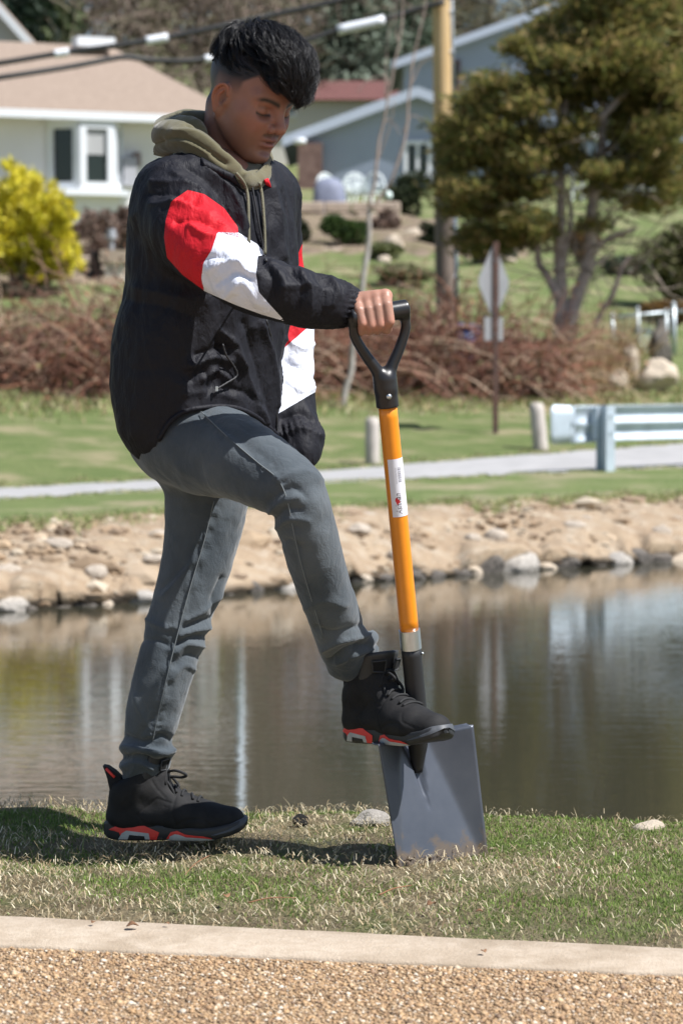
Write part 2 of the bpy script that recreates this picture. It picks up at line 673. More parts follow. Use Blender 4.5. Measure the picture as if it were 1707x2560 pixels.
def on_ground(px, Y, sink=0.03):
    """point of the far terrain seen in pixel column px at depth Y"""
    x = (px - 853.5) / FPX * Y
    return np.array([x, Y, ground_z(x, Y) - sink])
def strip_mesh(i0, i1, ncol, nsub, amp=0.02, nscale=0.6, seed=1, lift=0.0):
    cx = np.concatenate([np.linspace(-3600, -200, ncol // 5), np.linspace(-150, 1860, ncol), np.linspace(1900, 4900, ncol // 5)])
    Vs = []
    rows = []
    for i in range(i0, i1):
        for s in range(nsub):
            rows.append(i + s / nsub)
    rows.append(i1)
    for t in rows:
        i = min(int(t), len(RD) - 2); f = t - i
        D = np.array([np.interp(cx, XS, RD[i]) * (1 - f) + np.interp(cx, XS, RD[i + 1]) * f])[0]
        Z = np.interp(cx, XS, RZ[i]) * (1 - f) + np.interp(cx, XS, RZ[i + 1]) * f
        Vs.append(np.stack([(cx - 853.5) / FPX * D, D, Z + lift], 1))
    nc = len(cx)
    V = np.concatenate(Vs)
    q = V * nscale
    w = np.ones(len(rows)); w[0] = 0; w[-1] = 0
    W = np.repeat(w, nc)
    V[:, 2] += amp * fbm(q, seed, 4) * W
    F = np.array([[a * nc + b, a * nc + b + 1, (a + 1) * nc + b + 1, (a + 1) * nc + b] for a in range(len(rows) - 1) for b in range(nc - 1)])
    return V, F

def ground_mat(name, cols, scales, rough=0.95, bump=0.6, bscale=14, stretch=(1, 1, 1)):
    """earth or turf: three tones mixed by two noises"""
    m, nt, b = new_mat(name)
    N, L = nt.nodes, nt.links
    tc = N.new('ShaderNodeTexCoord')
    mp = N.new('ShaderNodeMapping'); mp.inputs['Scale'].default_value = stretch
    L.new(tc.outputs['Object'], mp.inputs[0])
    def noise(s, d=6):
        n = N.new('ShaderNodeTexNoise'); n.inputs['Scale'].default_value = s; n.inputs['Detail'].default_value = d
        n.inputs['Roughness'].default_value = 0.65
        L.new(mp.outputs[0], n.inputs['Vector']); return n
    n1, n2, n3 = noise(scales[0]), noise(scales[1]), noise(bscale)
    r1 = N.new('ShaderNodeValToRGB'); r1.color_ramp.elements[0].position = .40; r1.color_ramp.elements[1].position = .60
    r1.color_ramp.elements[0].color = (*cols[0], 1); r1.color_ramp.elements[1].color = (*cols[1], 1)
    L.new(n1.outputs['Fac'], r1.inputs[0])
    r2 = N.new('ShaderNodeValToRGB'); r2.color_ramp.elements[0].position = .49; r2.color_ramp.elements[1].position = .66
    L.new(n2.outputs['Fac'], r2.inputs[0])
    mx = N.new('ShaderNodeMix'); mx.data_type = 'RGBA'
    L.new(r2.outputs[0], mx.inputs['Factor']); L.new(r1.outputs[0], mx.inputs['A'])
    mx.inputs['B'].default_value = (*cols[2], 1)
    L.new(mx.outputs['Result'], b.inputs['Base Color'])
    b.inputs['Roughness'].default_value = rough; b.inputs['Specular IOR Level'].default_value = 0.2
    bp = N.new('ShaderNodeBump'); bp.inputs['Strength'].default_value = bump; bp.inputs['Distance'].default_value = 0.05
    L.new(n3.outputs['Fac'], bp.inputs['Height']); L.new(bp.outputs[0], b.inputs['Normal'])
    return m
m_soil = ground_mat('bank_soil', [(.35, .255, .17), (.42, .32, .22), (.46, .38, .29)], (3.0, 7.0), bump=1.0, bscale=14)
m_lawn = ground_mat('lawn_turf', [(.115, .155, .05), (.16, .19, .072), (.33, .28, .17)], (3.4, 1.3), bump=1.0, bscale=16, stretch=(.8, 1, 1))
m_verge = ground_mat('verge_turf', [(.13, .175, .058), (.175, .21, .08), (.33, .285, .18)], (4.0, 1.5), bump=0.9, bscale=18, stretch=(.7, 1, 1))
# wet soil at the waterline, with the shade of the undercut painted in
_nt = m_soil.node_tree; _b = _nt.nodes['Principled BSDF']; _src = _b.inputs['Base Color'].links[0].from_socket
_ge = _nt.nodes.new('ShaderNodeNewGeometry'); _sp = _nt.nodes.new('ShaderNodeSeparateXYZ'); _nt.links.new(_ge.outputs['Position'], _sp.inputs[0])
_nz = _nt.nodes.new('ShaderNodeTexNoise'); _nz.inputs['Scale'].default_value = 3.0; _nz.inputs['Detail'].default_value = 5; _nt.links.new(_ge.outputs['Position'], _nz.inputs['Vector'])
_ad = _nt.nodes.new('ShaderNodeMath'); _ad.operation = 'MULTIPLY_ADD'; _ad.inputs[1].default_value = -.12; _nt.links.new(_nz.outputs['Fac'], _ad.inputs[0]); _nt.links.new(_sp.outputs['Z'], _ad.inputs[2])
_mr = _nt.nodes.new('ShaderNodeMapRange'); _mr.inputs['From Min'].default_value = -.535; _mr.inputs['From Max'].default_value = -.49; _nt.links.new(_ad.outputs[0], _mr.inputs['Value'])
_mx = _nt.nodes.new('ShaderNodeMix'); _mx.data_type = 'RGBA'; _mx.inputs['A'].default_value = (.045, .036, .026, 1); _nt.links.new(_mr.outputs[0], _mx.inputs['Factor']); _nt.links.new(_src, _mx.inputs['B']); _nt.links.new(_mx.outputs['Result'], _b.inputs['Base Color'])
m_road = mat('asphalt_worn', (.37, .36, .355), .9, var=.12, scale=3, bump=.2, bscale=60)

V, F = strip_mesh(0, 5, 220, 5, 0.030, 1.6, 3)
# undercut lip along the waterline
pxv = 853.5 + FPX * V[:, 0] / V[:, 1]
sd_ = np.interp(pxv, XS, shore_D)
lip = np.clip(fbm(np.stack([V[:, 0] * 4.2, 0 * sd_, 0 * sd_ + 4.4], 1), 23, 3) * .16 + .05, 0, .12)
off_ = V[:, 1] - sd_
below = off_ < -.001
V[:, 2] = np.where(below, np.where(off_ < -.3, -1.2, WATER_Z - .04), V[:, 2] + lip * np.exp(-(np.maximum(off_, 0) / .35) ** 2))
V[:, 1] = np.where(below, sd_ + .16 - off_ * .02, V[:, 1])
bank_o = tag(obj('pond_bank', V, F, m_soil), 'bare tan earth bank sloping into the pond', kind='structure')
V, F = strip_mesh(5, 6, 90, 4, 0.03, 0.7, 5)
tag(obj('verge', V, F, m_verge), 'strip of short grass between bank and road', kind='structure')
V, F = strip_mesh(6, 7, 60, 3, 0.0, 1, 6)
tag(obj('road', V, F, m_road, smooth=True), 'pale worn asphalt road beyond the pond', kind='structure')
V, F = strip_mesh(7, 13, 110, 7, 0.03, 0.35, 8)
tag(obj('hill', V, F, m_lawn), 'grassy hillside rising to the houses', kind='structure')

# ------------------------------------------------------------------ pond
def water_mat():
    m, nt, b = new_mat('pond_water')
    N, L = nt.nodes, nt.links
    b.inputs['Base Color'].default_value = (.045, .043, .029, 1)
    b.inputs['Roughness'].default_value = 0.03
    b.inputs['IOR'].default_value = 1.46
    b.inputs['Specular IOR Level'].default_value = 0.95
    tc = N.new('ShaderNodeTexCoord')
    hs = []
    for s, st, w in ((1.0, (1.2, 5.0, 1), .30), (1.0, (4.0, 17.0, 1), .30), (1.0, (13.0, 46.0, 1), .14)):
        mp = N.new('ShaderNodeMapping'); mp.inputs['Scale'].default_value = st
        mp.inputs['Rotation'].default_value = (0, 0, R(4))
        L.new(tc.outputs['Object'], mp.inputs[0])
        n = N.new('ShaderNodeTexNoise'); n.inputs['Scale'].default_value = s; n.inputs['Detail'].default_value = 2
        L.new(mp.outputs[0], n.inputs['Vector'])
        ml = N.new('ShaderNodeMath'); ml.operation = 'MULTIPLY'; ml.inputs[1].default_value = w
        L.new(n.outputs['Fac'], ml.inputs[0]); hs.append(ml)
    a = N.new('ShaderNodeMath'); L.new(hs[0].outputs[0], a.inputs[0]); L.new(hs[1].outputs[0], a.inputs[1])
    a2 = N.new('ShaderNodeMath'); L.new(a.outputs[0], a2.inputs[0]); L.new(hs[2].outputs[0], a2.inputs[1])
    bp = N.new('ShaderNodeBump'); bp.inputs['Strength'].default_value = 1.0; bp.inputs['Distance'].default_value = 0.0023
    L.new(a2.outputs[0], bp.inputs['Height']); L.new(bp.outputs[0], b.inputs['Normal'])
    return m
m_water = water_mat()
tag(obj('pond_water', [[-22, 5.0, WATER_Z], [26, 5.0, WATER_Z], [26, 30, WATER_Z], [-22, 30, WATER_Z]], [[0, 1, 2, 3]], m_water), 'still brown pond mirroring bank and houses', kind='structure')

# ------------------------------------------------------------------ rocks on the far bank
m_rock = mat('limestone', (.52, .48, .43), .9, scale=7, col2=(.30, .27, .235), bump=.8, bscale=18)
m_rock2 = mat('dark_rock', (.055, .048, .042), .85, scale=5, col2=(.20, .175, .15), bump=.8, bscale=18)
m_rockt = mat('tan_rock', (.60, .50, .38), .9, scale=6, col2=(.42, .35, .28), bump=.7, bscale=14)
def rock_mesh(seed, n=2, rough=.28):
    import bmesh
    bm = bmesh.new(); bmesh.ops.create_icosphere(bm, subdivisions=n + 1, radius=1.0)
    V = np.array([v.co[:] for v in bm.verts]); F = np.array([[v.index for v in f.verts] for f in bm.faces]); bm.free()
    # angular: clip by random planes
    rg = np.random.default_rng(seed)
    for _ in range(9):
        d = rg.normal(size=3); d /= np.linalg.norm(d); h = rg.uniform(.62, .92)
        e = V @ d - h
        V = V - np.where(e > 0, e * .92, 0)[:, None] * d
    V = V * (1 + rough * .35 * fbm(V * 2.2 + seed, seed, 3))[:, None]
    return V, F
ROCKM = [np_mesh('rock', *rock_mesh(20 + i), smooth=False) for i in range(7)]
def rock(c, s, rotz, m, label, name='bank_rock', group=None, cat='rock', tilt=0.0, variant=None):
    me0 = ROCKM[random.randrange(7) if variant is None else variant]
    key = me0.name + m.name
    if key not in ROCK_CACHE:
        me = me0.copy(); me.materials.clear(); me.materials.append(m); ROCK_CACHE[key] = me
    o = bpy.data.objects.new(name, ROCK_CACHE[key])
    COL.objects.link(o)
    o.location = [float(a) for a in c]; o.scale = [float(a) for a in s]; o.rotation_euler = (tilt, tilt * .5, rotz)
    return tag(o, label, cat, group)
ROCK_CACHE = {}
# along the waterline: photo x, width px, height px, tone
wl_rocks = [(5, 105, 78, 0), (62, 46, 34, 1), (152, 44, 30, 1), (205, 62, 44, 1), (250, 54, 46, 2), (340, 100, 62, 0), (395, 60, 34, 1),
            (560, 46, 30, 1), (632, 56, 62, 1), (705, 66, 48, 0), (752, 50, 26, 1), (815, 52, 34, 1), (905, 50, 46, 2), (955, 56, 44, 1),
            (1030, 70, 64, 1), (1080, 64, 46, 1), (1145, 60, 54, 1), (1185, 50, 50, 2), (1225, 70, 92, 1),
            (1290, 140, 92, 0), (1360, 60, 40, 2), (1415, 70, 64, 1), (1495, 44, 34, 1), (1545, 84, 56, 0), (1602, 84, 70, 1),
            (1645, 70, 66, 1), (1700, 64, 52, 2), (-70, 70, 44, 1), (1770, 80, 56, 1), (470, 46, 22, 1)]
for i, (x, w, h, tone) in enumerate(wl_rocks):
    D = float(np.interp(x, XS, shore_D)) + 0.02
    k = D / FPX
    z = WATER_Z - 0.03
    m = [m_rock, m_rock2, m_rockt][tone]
    tname = ['pale limestone', 'dark wet', 'tan'][tone]
    c = np.array([(x - 853.5) * k, D + w * k * .40, z + h * k * .22])
    rock(c, (w * k * .60, w * k * .50, h * k * .46), random.uniform(-.5, .5), m, '%s rock lying at the far waterline of the pond' % tname, group='%s rocks along the far waterline' % tname)
# slabs lying on the slope: x, y, w, h
sl_rocks = [(150, 1362, 75, 16), (240, 1440, 62, 28), (95, 1455, 30, 16), (385, 1400, 60, 16), (395, 1338, 50, 12),
            (897, 1330, 60, 22), (925, 1290, 34, 10), (985, 1395, 34, 20), (1180, 1358, 40, 34), (1245, 1352, 62, 28),
            (1440, 1318, 60, 16), (1465, 1300, 34, 12), (1655, 1340, 50, 30), (1690, 1300, 26, 12), (20, 1440, 70, 30)]
m_slab = mat('sunken_stone', (.54, .47, .39), .9, scale=7, col2=(.40, .33, .26), bump=.7, bscale=18)
for x, y, w, h in sl_rocks:
    # depth where the bank surface crosses this row
    best = None
    for f in np.linspace(0, 1, 60):
        D = float(np.interp(x, XS, shore_D)) + f * float(np.interp(x, XS, top_D - shore_D))
        q = on_ground(x, D, 0)
        yy = proj(q)[1] * KV
        if best is None or abs(yy - y) < best[0]:
            best = (abs(yy - y), q, D)
    _, q, D = best
    k = D / FPX
    rock(q + np.array([0, 0, h * k * .25]), (w * k * .55, w * k * .42, h * k * .75), random.uniform(-.4, .4), m_slab, 'flat pale stone half sunk in the tan earth bank', group='flat pale stones on the far bank', tilt=.15)

# ================================================================== vegetation tools
m_leaf = attr_mat('leaf_tones', .65, .3, trans=.25)
m_twig = attr_mat('twig_tones', .85, .2)
m_needle = attr_mat('needle_tones', .6, .3, trans=.5)
m_barkg = mat('pale_grey_bark', (.58, .48, .44), .9, scale=10, col2=(.34, .275, .25), bump=.6, bscale=30)
m_bark = mat('brown_bark', (.17, .13, .10), .9, scale=14, col2=(.27, .21, .17), bump=.6, bscale=30)

def blob_points(n, c, r, rng, shell=.55):
    d = rng.normal(size=(n, 3)); d /= np.linalg.norm(d, axis=1, keepdims=True)
    q = rng.uniform(shell, 1.0, (n, 1)) ** .6
    return np.asarray(c) + d * q * np.asarray(r), d
def shrub(name, c, r, n, size, palette, label, cat='shrub', group=None, lumps=9, lump_r=.5, seed=1, stem=None, jitter=.7, up=.4):
    """leafy shrub: lumps of leaves on short stems; c = base centre, r = half sizes (z = half height)"""
    rg = np.random.default_rng(seed)
    c = np.asarray(c, float); r = np.asarray(r, float)
    t = thing(name, c, label, cat, group)
    Cs, Ds = [], []
    mid = c + np.array([0, 0, r[2]])
    lc, _ = blob_points(lumps, mid, r * (1 - lump_r * .6), rg, .55)
    for q in lc:
        p, d = blob_points(n // lumps, q, r * lump_r * rg.uniform(.75, 1.2), rg, .3)
        Cs.append(p); Ds.append(d)
    C = np.concatenate(Cs); Dn = np.concatenate(Ds)
    keep = C[:, 2] > c[2] + .03
    C, Dn = C[keep], Dn[keep]
    Dn[:, 2] += up
    V, F = leaf_cloud(C, rg.uniform(.6, 1.3, len(C)) * size, Dn, rg, jitter=jitter)
    o = obj('crown', V, F, m_leaf, t, smooth=False)
    set_tint(o, tints(None, len(C), rg, 4, .3, palette))
    st = np.tile(c, (14, 1)) + rg.normal(size=(14, 3)) * [r[0] * .15, r[1] * .15, 0]
    dirs = rg.normal(size=(14, 3)) * [.7, .7, .2] + [0, 0, 1.0]
    pp = grow(st, dirs, rg.uniform(.8, 1.3, 14) * r[2] * 1.3, 6, rg, .15)
    V, F = twig_tubes(pp, np.tile(np.linspace(.035, .008, 6) * max(r[2], .4), (14, 1)), 4)
    obj('trunk', V, F, stem or m_bark, t)
    return t

# clods and gravel on the bare bank
def bank_gravel(n=1100):
    import bmesh
    rg = np.random.default_rng(44)
    bm = bmesh.new(); bmesh.ops.create_icosphere(bm, subdivisions=1, radius=1.0)
    B = np.array([v.co[:] for v in bm.verts]); BF = np.array([[v.index for v in f.verts] for f in bm.faces]); bm.free()
    px = rg.uniform(-120, 1830, n); f = rg.uniform(.02, .98, n) ** 1.2
    D = np.interp(px, XS, shore_D) + f * np.interp(px, XS, top_D - shore_D)
    c = np.array([on_ground(a, b, 0) for a, b in zip(px, D)])
    s = rg.lognormal(math.log(.020), .55, n)
    Q = B[None] * (1 + rg.uniform(-.3, .3, (n, len(B), 1))) * np.stack([s * 1.2, s, s * .6], 1)[:, None] + c[:, None]
    F = (BF[None] + (np.arange(n) * len(B))[:, None, None]).reshape(-1, 3)
    o = obj('gravel', Q.reshape(-1, 3), F, m_twig, bank_o, smooth=False); o['kind'] = 'stuff'
    set_tint(o, tints(None, n, rg, len(B), .25, [(.34, .25, .165), (.28, .20, .13), (.40, .31, .22), (.44, .37, .28), (.22, .16, .11)]))
bank_gravel()
# ragged grass along the edges of verge and road
def edge_tufts(row, n, seed, spread, h0, h1, label, pal):
    rg = np.random.default_rng(seed)
    px = rg.uniform(-150, 1860, n)
    q = np.stack([px * .02, 0 * px, 0 * px + seed], 1)
    D = np.interp(px, XS, RD[row]) + rg.normal(0, spread, n) + .25 * fbm(q, seed, 3)
    c = np.array([on_ground(a, b, .01) for a, b in zip(px, D)])
    V, F = leaf_cloud(c + np.stack([0 * px, 0 * px, rg.uniform(h0, h1, n) * .4], 1), rg.uniform(h0, h1, n), np.tile([0, 0, 1.], (n, 1)), rg, aspect=.22, jitter=.5)
    o = obj('grass_tufts', V, F, m_leaf, smooth=False); set_tint(o, tints(None, n, rg, 4, .3, pal))
    tag(o, label, kind='stuff')
tuft_pal = [(.24, .30, .10), (.32, .36, .14), (.20, .26, .08), (.50, .43, .27), (.44, .37, .22)]
edge_tufts(5, 9000, 71, .16, .03, .07, 'ragged grass along the top of the bank', tuft_pal)
edge_tufts(6, 4500, 72, .05, .02, .05, 'grass creeping over the near edge of the road', tuft_pal)
edge_tufts(7, 4500, 73, .07, .03, .07, 'grass creeping over the far edge of the road', tuft_pal)
edge_tufts(8, 7000, 74, .8, .05, .16, 'rough grass at the foot of the thickets', tuft_pal + [(.42, .33, .18), (.36, .26, .15)])
# ------------------------------------------------------------------ bramble thickets
def thicket(x0, x1, top, D0, D1, n, label, seed, nleaf):
    """tangle of arching red-brown canes between two photo columns; top = [(x, y)] silhouette"""
    rg = np.random.default_rng(seed)
    mid = on_ground((x0 + x1) / 2, (D0 + D1) / 2)
    t = thing('bramble_thicket', mid, label, 'thicket')
    px = rg.uniform(x0, x1, n); D = rg.uniform(D0, D1, n)
    tx, ty = zip(*top)
    base = np.array([on_ground(a, b) for a, b in zip(px, D)])
    H = np.array([PF(a, np.interp(a, tx, ty), b)[2] for a, b in zip(px, D)]) - base[:, 2]
    H = np.maximum(H, .25) * rg.uniform(.45, 1.12, n)
    dirs = rg.normal(size=(n, 3)) * [.75, .6, .25] + [0, 0, .9]
    m = 9
    Pp = np.zeros((n, m, 3)); Pp[:, 0] = base + rg.uniform(0, .35, (n, 1)) * np.stack([0 * H, 0 * H, H], 1)
    d = dirs / np.linalg.norm(dirs, axis=1, keepdims=True)
    st = (H * rg.uniform(1.1, 1.9, n) / (m - 1))[:, None]
    for i in range(1, m):
        d = d + rg.normal(size=(n, 3)) * .22; d[:, 2] -= .17
        d /= np.linalg.norm(d, axis=1, keepdims=True)
        Pp[:, i] = Pp[:, i - 1] + d * st
    Pp[..., 2] = np.maximum(Pp[..., 2], (base[:, 2] + .01)[:, None])
    rad = np.linspace(1, .45, m)[None] * rg.uniform(.006, .016, (n, 1))
    V, F = twig_tubes(Pp, rad, 3)
    o = obj('canes', V, F, m_twig, t, smooth=False)
    o['kind'] = 'stuff'
    set_tint(o, tints(None, n, rg, m * 3, .35, [(.22, .10, .07), (.16, .075, .055), (.28, .17, .12), (.38, .28, .20), (.26, .12, .075), (.10, .06, .05)]))
    ii = rg.integers(0, n, nleaf); jj = rg.integers(1, m, nleaf)
    C = Pp[ii, jj] + rg.normal(size=(nleaf, 3)) * .05
    V, F = leaf_cloud(C, rg.uniform(.04, .11, nleaf), rg.normal(size=(nleaf, 3)), rg, aspect=.6)
    o = obj('dead_leaves', V, F, m_leaf, t, smooth=False)
    o['kind'] = 'stuff'
    set_tint(o, tints(None, nleaf, rg, 4, .3, [(.30, .13, .08), (.21, .10, .07), (.36, .22, .14), (.15, .09, .055), (.18, .17, .07)]))
    return t
thicket(-260, 330, [(-260, 860), (0, 800), (120, 800), (200, 740), (260, 715), (330, 715)], 31.0, 34.0, 1900,
        'red brown bramble thicket along the road behind the digger\'s back', 5, 5200)
thicket(-900, -260, [(-900, 830), (-500, 800), (-260, 860)], 30.0, 33.0, 900,
        'bramble thicket stretching along the road away from the guardrail', 25, 2400)
thicket(330, 770, [(330, 715), (500, 730), (770, 790)], 32.0, 34.5, 900,
        'bramble thicket behind the digger, seen past his legs and arm', 15, 2400)
thicket(770, 1400, [(770, 780), (850, 730), (950, 790), (1050, 775), (1150, 755), (1230, 815), (1330, 800), (1400, 820)], 33.0, 36.0, 2300,
        'red brown bramble thicket around the road sign post', 6, 6200)

# dry grass clumps under the cedar
def dry_clump(px, D, w, h, n, label, seed, palette):
    rg = np.random.default_rng(seed)
    c = on_ground(px, D)
    k = D / FPX
    t = thing('dry_grass_clump', c, label, 'grass clump')
    st = c + rg.normal(size=(n, 3)) * [w * k * .33, w * k * .25, 0]
    pp = grow(st, rg.normal(size=(n, 3)) * [.45, .45, .1] + [0, 0, 1], rg.uniform(.4, 1.1, n) * h * k * 1.2, 5, rg, .18, -.04)
    V, F = twig_tubes(pp, np.tile(np.linspace(.009, .003, 5), (n, 1)), 3)
    o = obj('blades', V, F, m_twig, t, smooth=False); o['kind'] = 'stuff'
    set_tint(o, tints(None, n, rg, 15, .3, palette))
tanp = [(.42, .31, .17), (.50, .38, .20), (.34, .24, .14), (.28, .19, .12)]
dry_clump(1520, 36.0, 90, 150, 500, 'tall straw coloured grass beside the boulders', 31, tanp)
dry_clump(1440, 35.2, 170, 95, 900, 'tan dead grass around the foot of the cedar trunks', 32, tanp)
dry_clump(1330, 34.6, 120, 60, 500, 'tan dead weeds right of the sign post', 33, tanp)

# ------------------------------------------------------------------ cedar with bare forked trunks
def limb(mb, pts, D, r0, r1, n=7):
    """pts photo pixels (x, y[, dD])"""
    q = np.array([PF(p[0], p[1], D + (p[2] if len(p) > 2 else 0)) for p in pts])
    s = smooth_path(q, max(8, 5 * len(pts)))
    s += np.stack([fbm(s * 2.0 + r0 * 99, 3, 2) * .03, fbm(s * 2.0 + 7, 4, 2) * .03, 0 * s[:, 0]], 1)
    mb.tube(s, np.linspace(r0, r1, len(s)), n)
    return s
def cedar():
    D = 37.0
    rg = np.random.default_rng(77)
    base = on_ground(1405, D)
    t = thing('cedar_tree', base, 'tall olive green cedar with several pale bare forked trunks', 'tree')
    by = proj(base)[1] * KV
    stems = [
        [(1400, by), (1404, 850), (1400, 770), (1374, 700), (1348, 650), (1342, 560)],
        [(1403, by), (1402, 860), (1403, 744), (1394, 638), (1399, 510), (1407, 300), (1440, 120), (1480, -60)],
        [(1408, by), (1414, 840), (1428, 778), (1454, 714), (1475, 617), (1488, 468), (1501, 340), (1509, 213), (1530, 60), (1560, -120)],
        [(1400, 700), (1412, 640), (1422, 560), (1424, 470)],
        [(1470, 640), (1500, 610), (1540, 592), (1590, 570)],
        [(1462, 700), (1490, 660), (1530, 630)],
        [(1374, 700), (1392, 730), (1402, 745)],
        [(1399, 470), (1340, 400), (1250, 330), (1160, 330)],
        [(1403, 400), (1330, 300), (1280, 220)],
        [(1405, 330), (1380, 220), (1300, 110)],
        [(1490, 400), (1560, 330), (1640, 260)],
        [(1500, 300), (1580, 200), (1660, 90)],
        [(1488, 480), (1570, 430), (1680, 400)],
        [(1340, 560), (1260, 540), (1150, 560)],
    ]
    rr = [(.10, .04), (.13, .03), (.14, .03), (.06, .03), (.07, .03), (.05, .02), (.05, .05), (.05, .02), (.05, .02), (.05, .02), (.05, .02), (.05, .02), (.05, .02), (.05, .02)]
    for i, (s, (a, b)) in enumerate(zip(stems, rr)):
        mb = MB(); limb(mb, s, D + (0 if i < 4 else rg.uniform(-.5, .5)), a, b)
        mb.build('trunk' if i < 3 else 'branch', m_barkg, t, smooth=True)
    mb = MB()
    limb(mb, [(1440, 900), (1470, 850), (1501, 787), (1526, 744), (1556, 672), (1575, 640)], D - .6, .055, .03)
    limb(mb, [(1210, 985), (1300, 940), (1390, 900), (1440, 870)], D - 1.4, .03, .05)
    mb.build('dead_limb', mat('weathered_limb', (.26, .20, .18), .9, var=.2), t, smooth=True)
    # foliage sprays: photo ellipses x, y, rx, ry, weight
    sp = [(1500, 30, 95, 50, 1.3), (1570, 60, 80, 60, 1), (1440, 45, 45, 40, .5), (1540, -70, 80, 60, 1), (1560, -160, 60, 60, .8),
          (1330, 115, 70, 26, .8), (1400, 150, 85, 32, 1), (1290, 110, 30, 18, .3), (1470, 120, 70, 40, .8),
          (1350, 210, 70, 32, .8), (1240, 225, 60, 34, .8), (1190, 260, 60, 34, .8), (1300, 260, 60, 34, .7),
          (1160, 320, 62, 36, .9), (1130, 372, 44, 34, .6), (1230, 330, 75, 42, 1), (1320, 330, 60, 34, .6), (1200, 400, 80, 36, .9), (1135, 415, 38, 24, .35),
          (1290, 410, 60, 34, .6), (1240, 470, 80, 40, .9), (1180, 520, 60, 34, .6), (1290, 540, 60, 34, .6), (1200, 590, 60, 36, .6), (1330, 480, 40, 26, .3),
          (1660, 40, 60, 50, .8), (1700, 100, 50, 50, .7), (1620, 10, 60, 40, .7), (1660, -50, 60, 50, .7), (1690, 480, 50, 40, .5), (1390, 60, 40, 24, .3), (1450, 250, 60, 40, .7), (1420, 330, 55, 36, .6), (1370, 400, 60, 34, .6), (1500, 160, 60, 40, .7), (1560, 430, 70, 34, .6), (1640, 430, 70, 40, .7), (1620, 380, 60, 36, .6), (1250, 600, 70, 30, .6), (1340, 570, 40, 26, .4), (1150, 470, 60, 36, .6), (1480, 560, 40, 20, .25), (1600, 500, 60, 30, .5),
          (1580, 160, 80, 46, .9), (1650, 150, 60, 60, .8), (1530, 220, 60, 32, .6), (1620, 240, 80, 46, .9), (1690, 280, 50, 50, .7),
          (1550, 300, 60, 32, .6), (1640, 330, 70, 42, .8), (1700, 380, 50, 40, .5), (1580, 370, 50, 30, .35), (1480, 440, 40, 22, .3), (1440, 385, 40, 22, .3), (1500, 480, 30, 18, .2), (1690, 210, 50, 60, .6)]
    Cs, Ax, Sz = [], [], []
    for x, y, rx, ry, w in sp:
        n = int(1750 * w)
        c = PF(x, y, D + rg.uniform(-.9, .9)); k = D / FPX
        # sub sprays, flattened and drooping outward
        ns = max(3, int(9 * w))
        sc, dd = blob_points(ns, c, np.array([rx * k * .9, .9, ry * k * .85]), rg, .1)
        for q in sc:
            nn = n // ns
            p = q + rg.normal(size=(nn, 3)) * np.array([rx * k * .46, .30, ry * k * .38])
            out = (p - PF(1440, y, D)); out[:, 2] *= .3
            Cs.append(p); Ax.append(out / (np.linalg.norm(out, axis=1, keepdims=True) + 1e-6) + np.array([0, 0, .35]))
    C = np.concatenate(Cs); A = np.concatenate(Ax)
    V, F = leaf_cloud(C, rg.uniform(.08, .23, len(C)), A, rg, aspect=.24, jitter=.65)
    o = obj('crown', V, F, m_needle, t, smooth=False)
    set_tint(o, tints(None, len(C), rg, 4, .3, [(.20, .20, .055), (.25, .225, .06), (.14, .155, .045), (.33, .26, .09), (.11, .125, .04), (.34, .25, .11)]))
    # bare twigs among the stems
    st = np.array([PF(rg.uniform(1330, 1600), rg.uniform(380, 720), D + rg.uniform(-.8, .8)) for _ in range(150)])
    pp = grow(st, rg.normal(size=(150, 3)) * [1, .6, .4], rg.uniform(.5, 1.4, 150), 6, rg, .25)
    V, F = twig_tubes(pp, np.tile(np.linspace(.014, .004, 6), (150, 1)), 3)
    o = obj('bare_twigs', V, F, m_twig, t, smooth=False); o['kind'] = 'stuff'
    set_tint(o, tints(None, 150, rg, 18, .25, [(.33, .27, .23), (.24, .19, .16)]))
cedar()

# ------------------------------------------------------------------ sapling in front of the thicket
def sapling():
    D = 31.5
    rg = np.random.default_rng(9)
    base = on_ground(862, D)
    t = thing('young_tree', base, 'slender leafless young tree with pale grey trunk behind the shovel', 'tree')
    by = proj(base)[1] * KV
    mb = MB(); limb(mb, [(862, by), (870, 960), (878, 905), (888, 850), (903, 718), (912, 650), (918, 596), (928, 519)], D, .042, .030)
    mb.build('trunk', mat('silver_bark', (.50, .47, .43), .85, scale=20, col2=(.30, .26, .23), stretch=(1, 1, .4)), t, smooth=True)
    br = [[(928, 519), (938, 430), (942, 386), (953, 316), (974, 210), (998, 123), (1005, 35), (1010, -80)],
          [(930, 525), (955, 490), (981, 438), (1009, 333), (1023, 210), (1044, 105), (1065, 17), (1075, -70)],
          [(974, 210), (960, 190), (930, 195), (905, 215), (895, 235)],
          [(953, 316), (965, 300), (985, 310), (1000, 340)],
          [(1009, 333), (1030, 290), (1060, 300)], [(998, 123), (985, 60), (990, -30)], [(965, 250), (968, 120), (975, 20)],
          [(1023, 210), (1050, 160), (1085, 140)], [(942, 400), (975, 320), (985, 250)]]
    for i, b in enumerate(br):
        mb = MB(); limb(mb, b, D + (i - 2) * .05, .024 if i < 2 else .012, .009 if i < 2 else .004, 6)
        mb.build('branch', mat('twig_brown', (.34, .26, .22), .9, var=.2), t, smooth=True)
    mb = MB()
    V, F = rock_mesh(3, 1, .1)
    o = obj('feeder', V * [.05, .05, .07] + PF(971, 488, D), F, mat('pale_plastic', (.72, .84, .80), .4), smooth=True)
    tag(o, 'small pale plastic bottle hung on the young tree', 'bottle')
sapling()

# ================================================================== overhead line
m_pole = mat('pine_pole', (.55, .36, .16), .8, scale=5, col2=(.66, .48, .26), bump=.4, bscale=12, stretch=(4, 4, .25), detail=6)
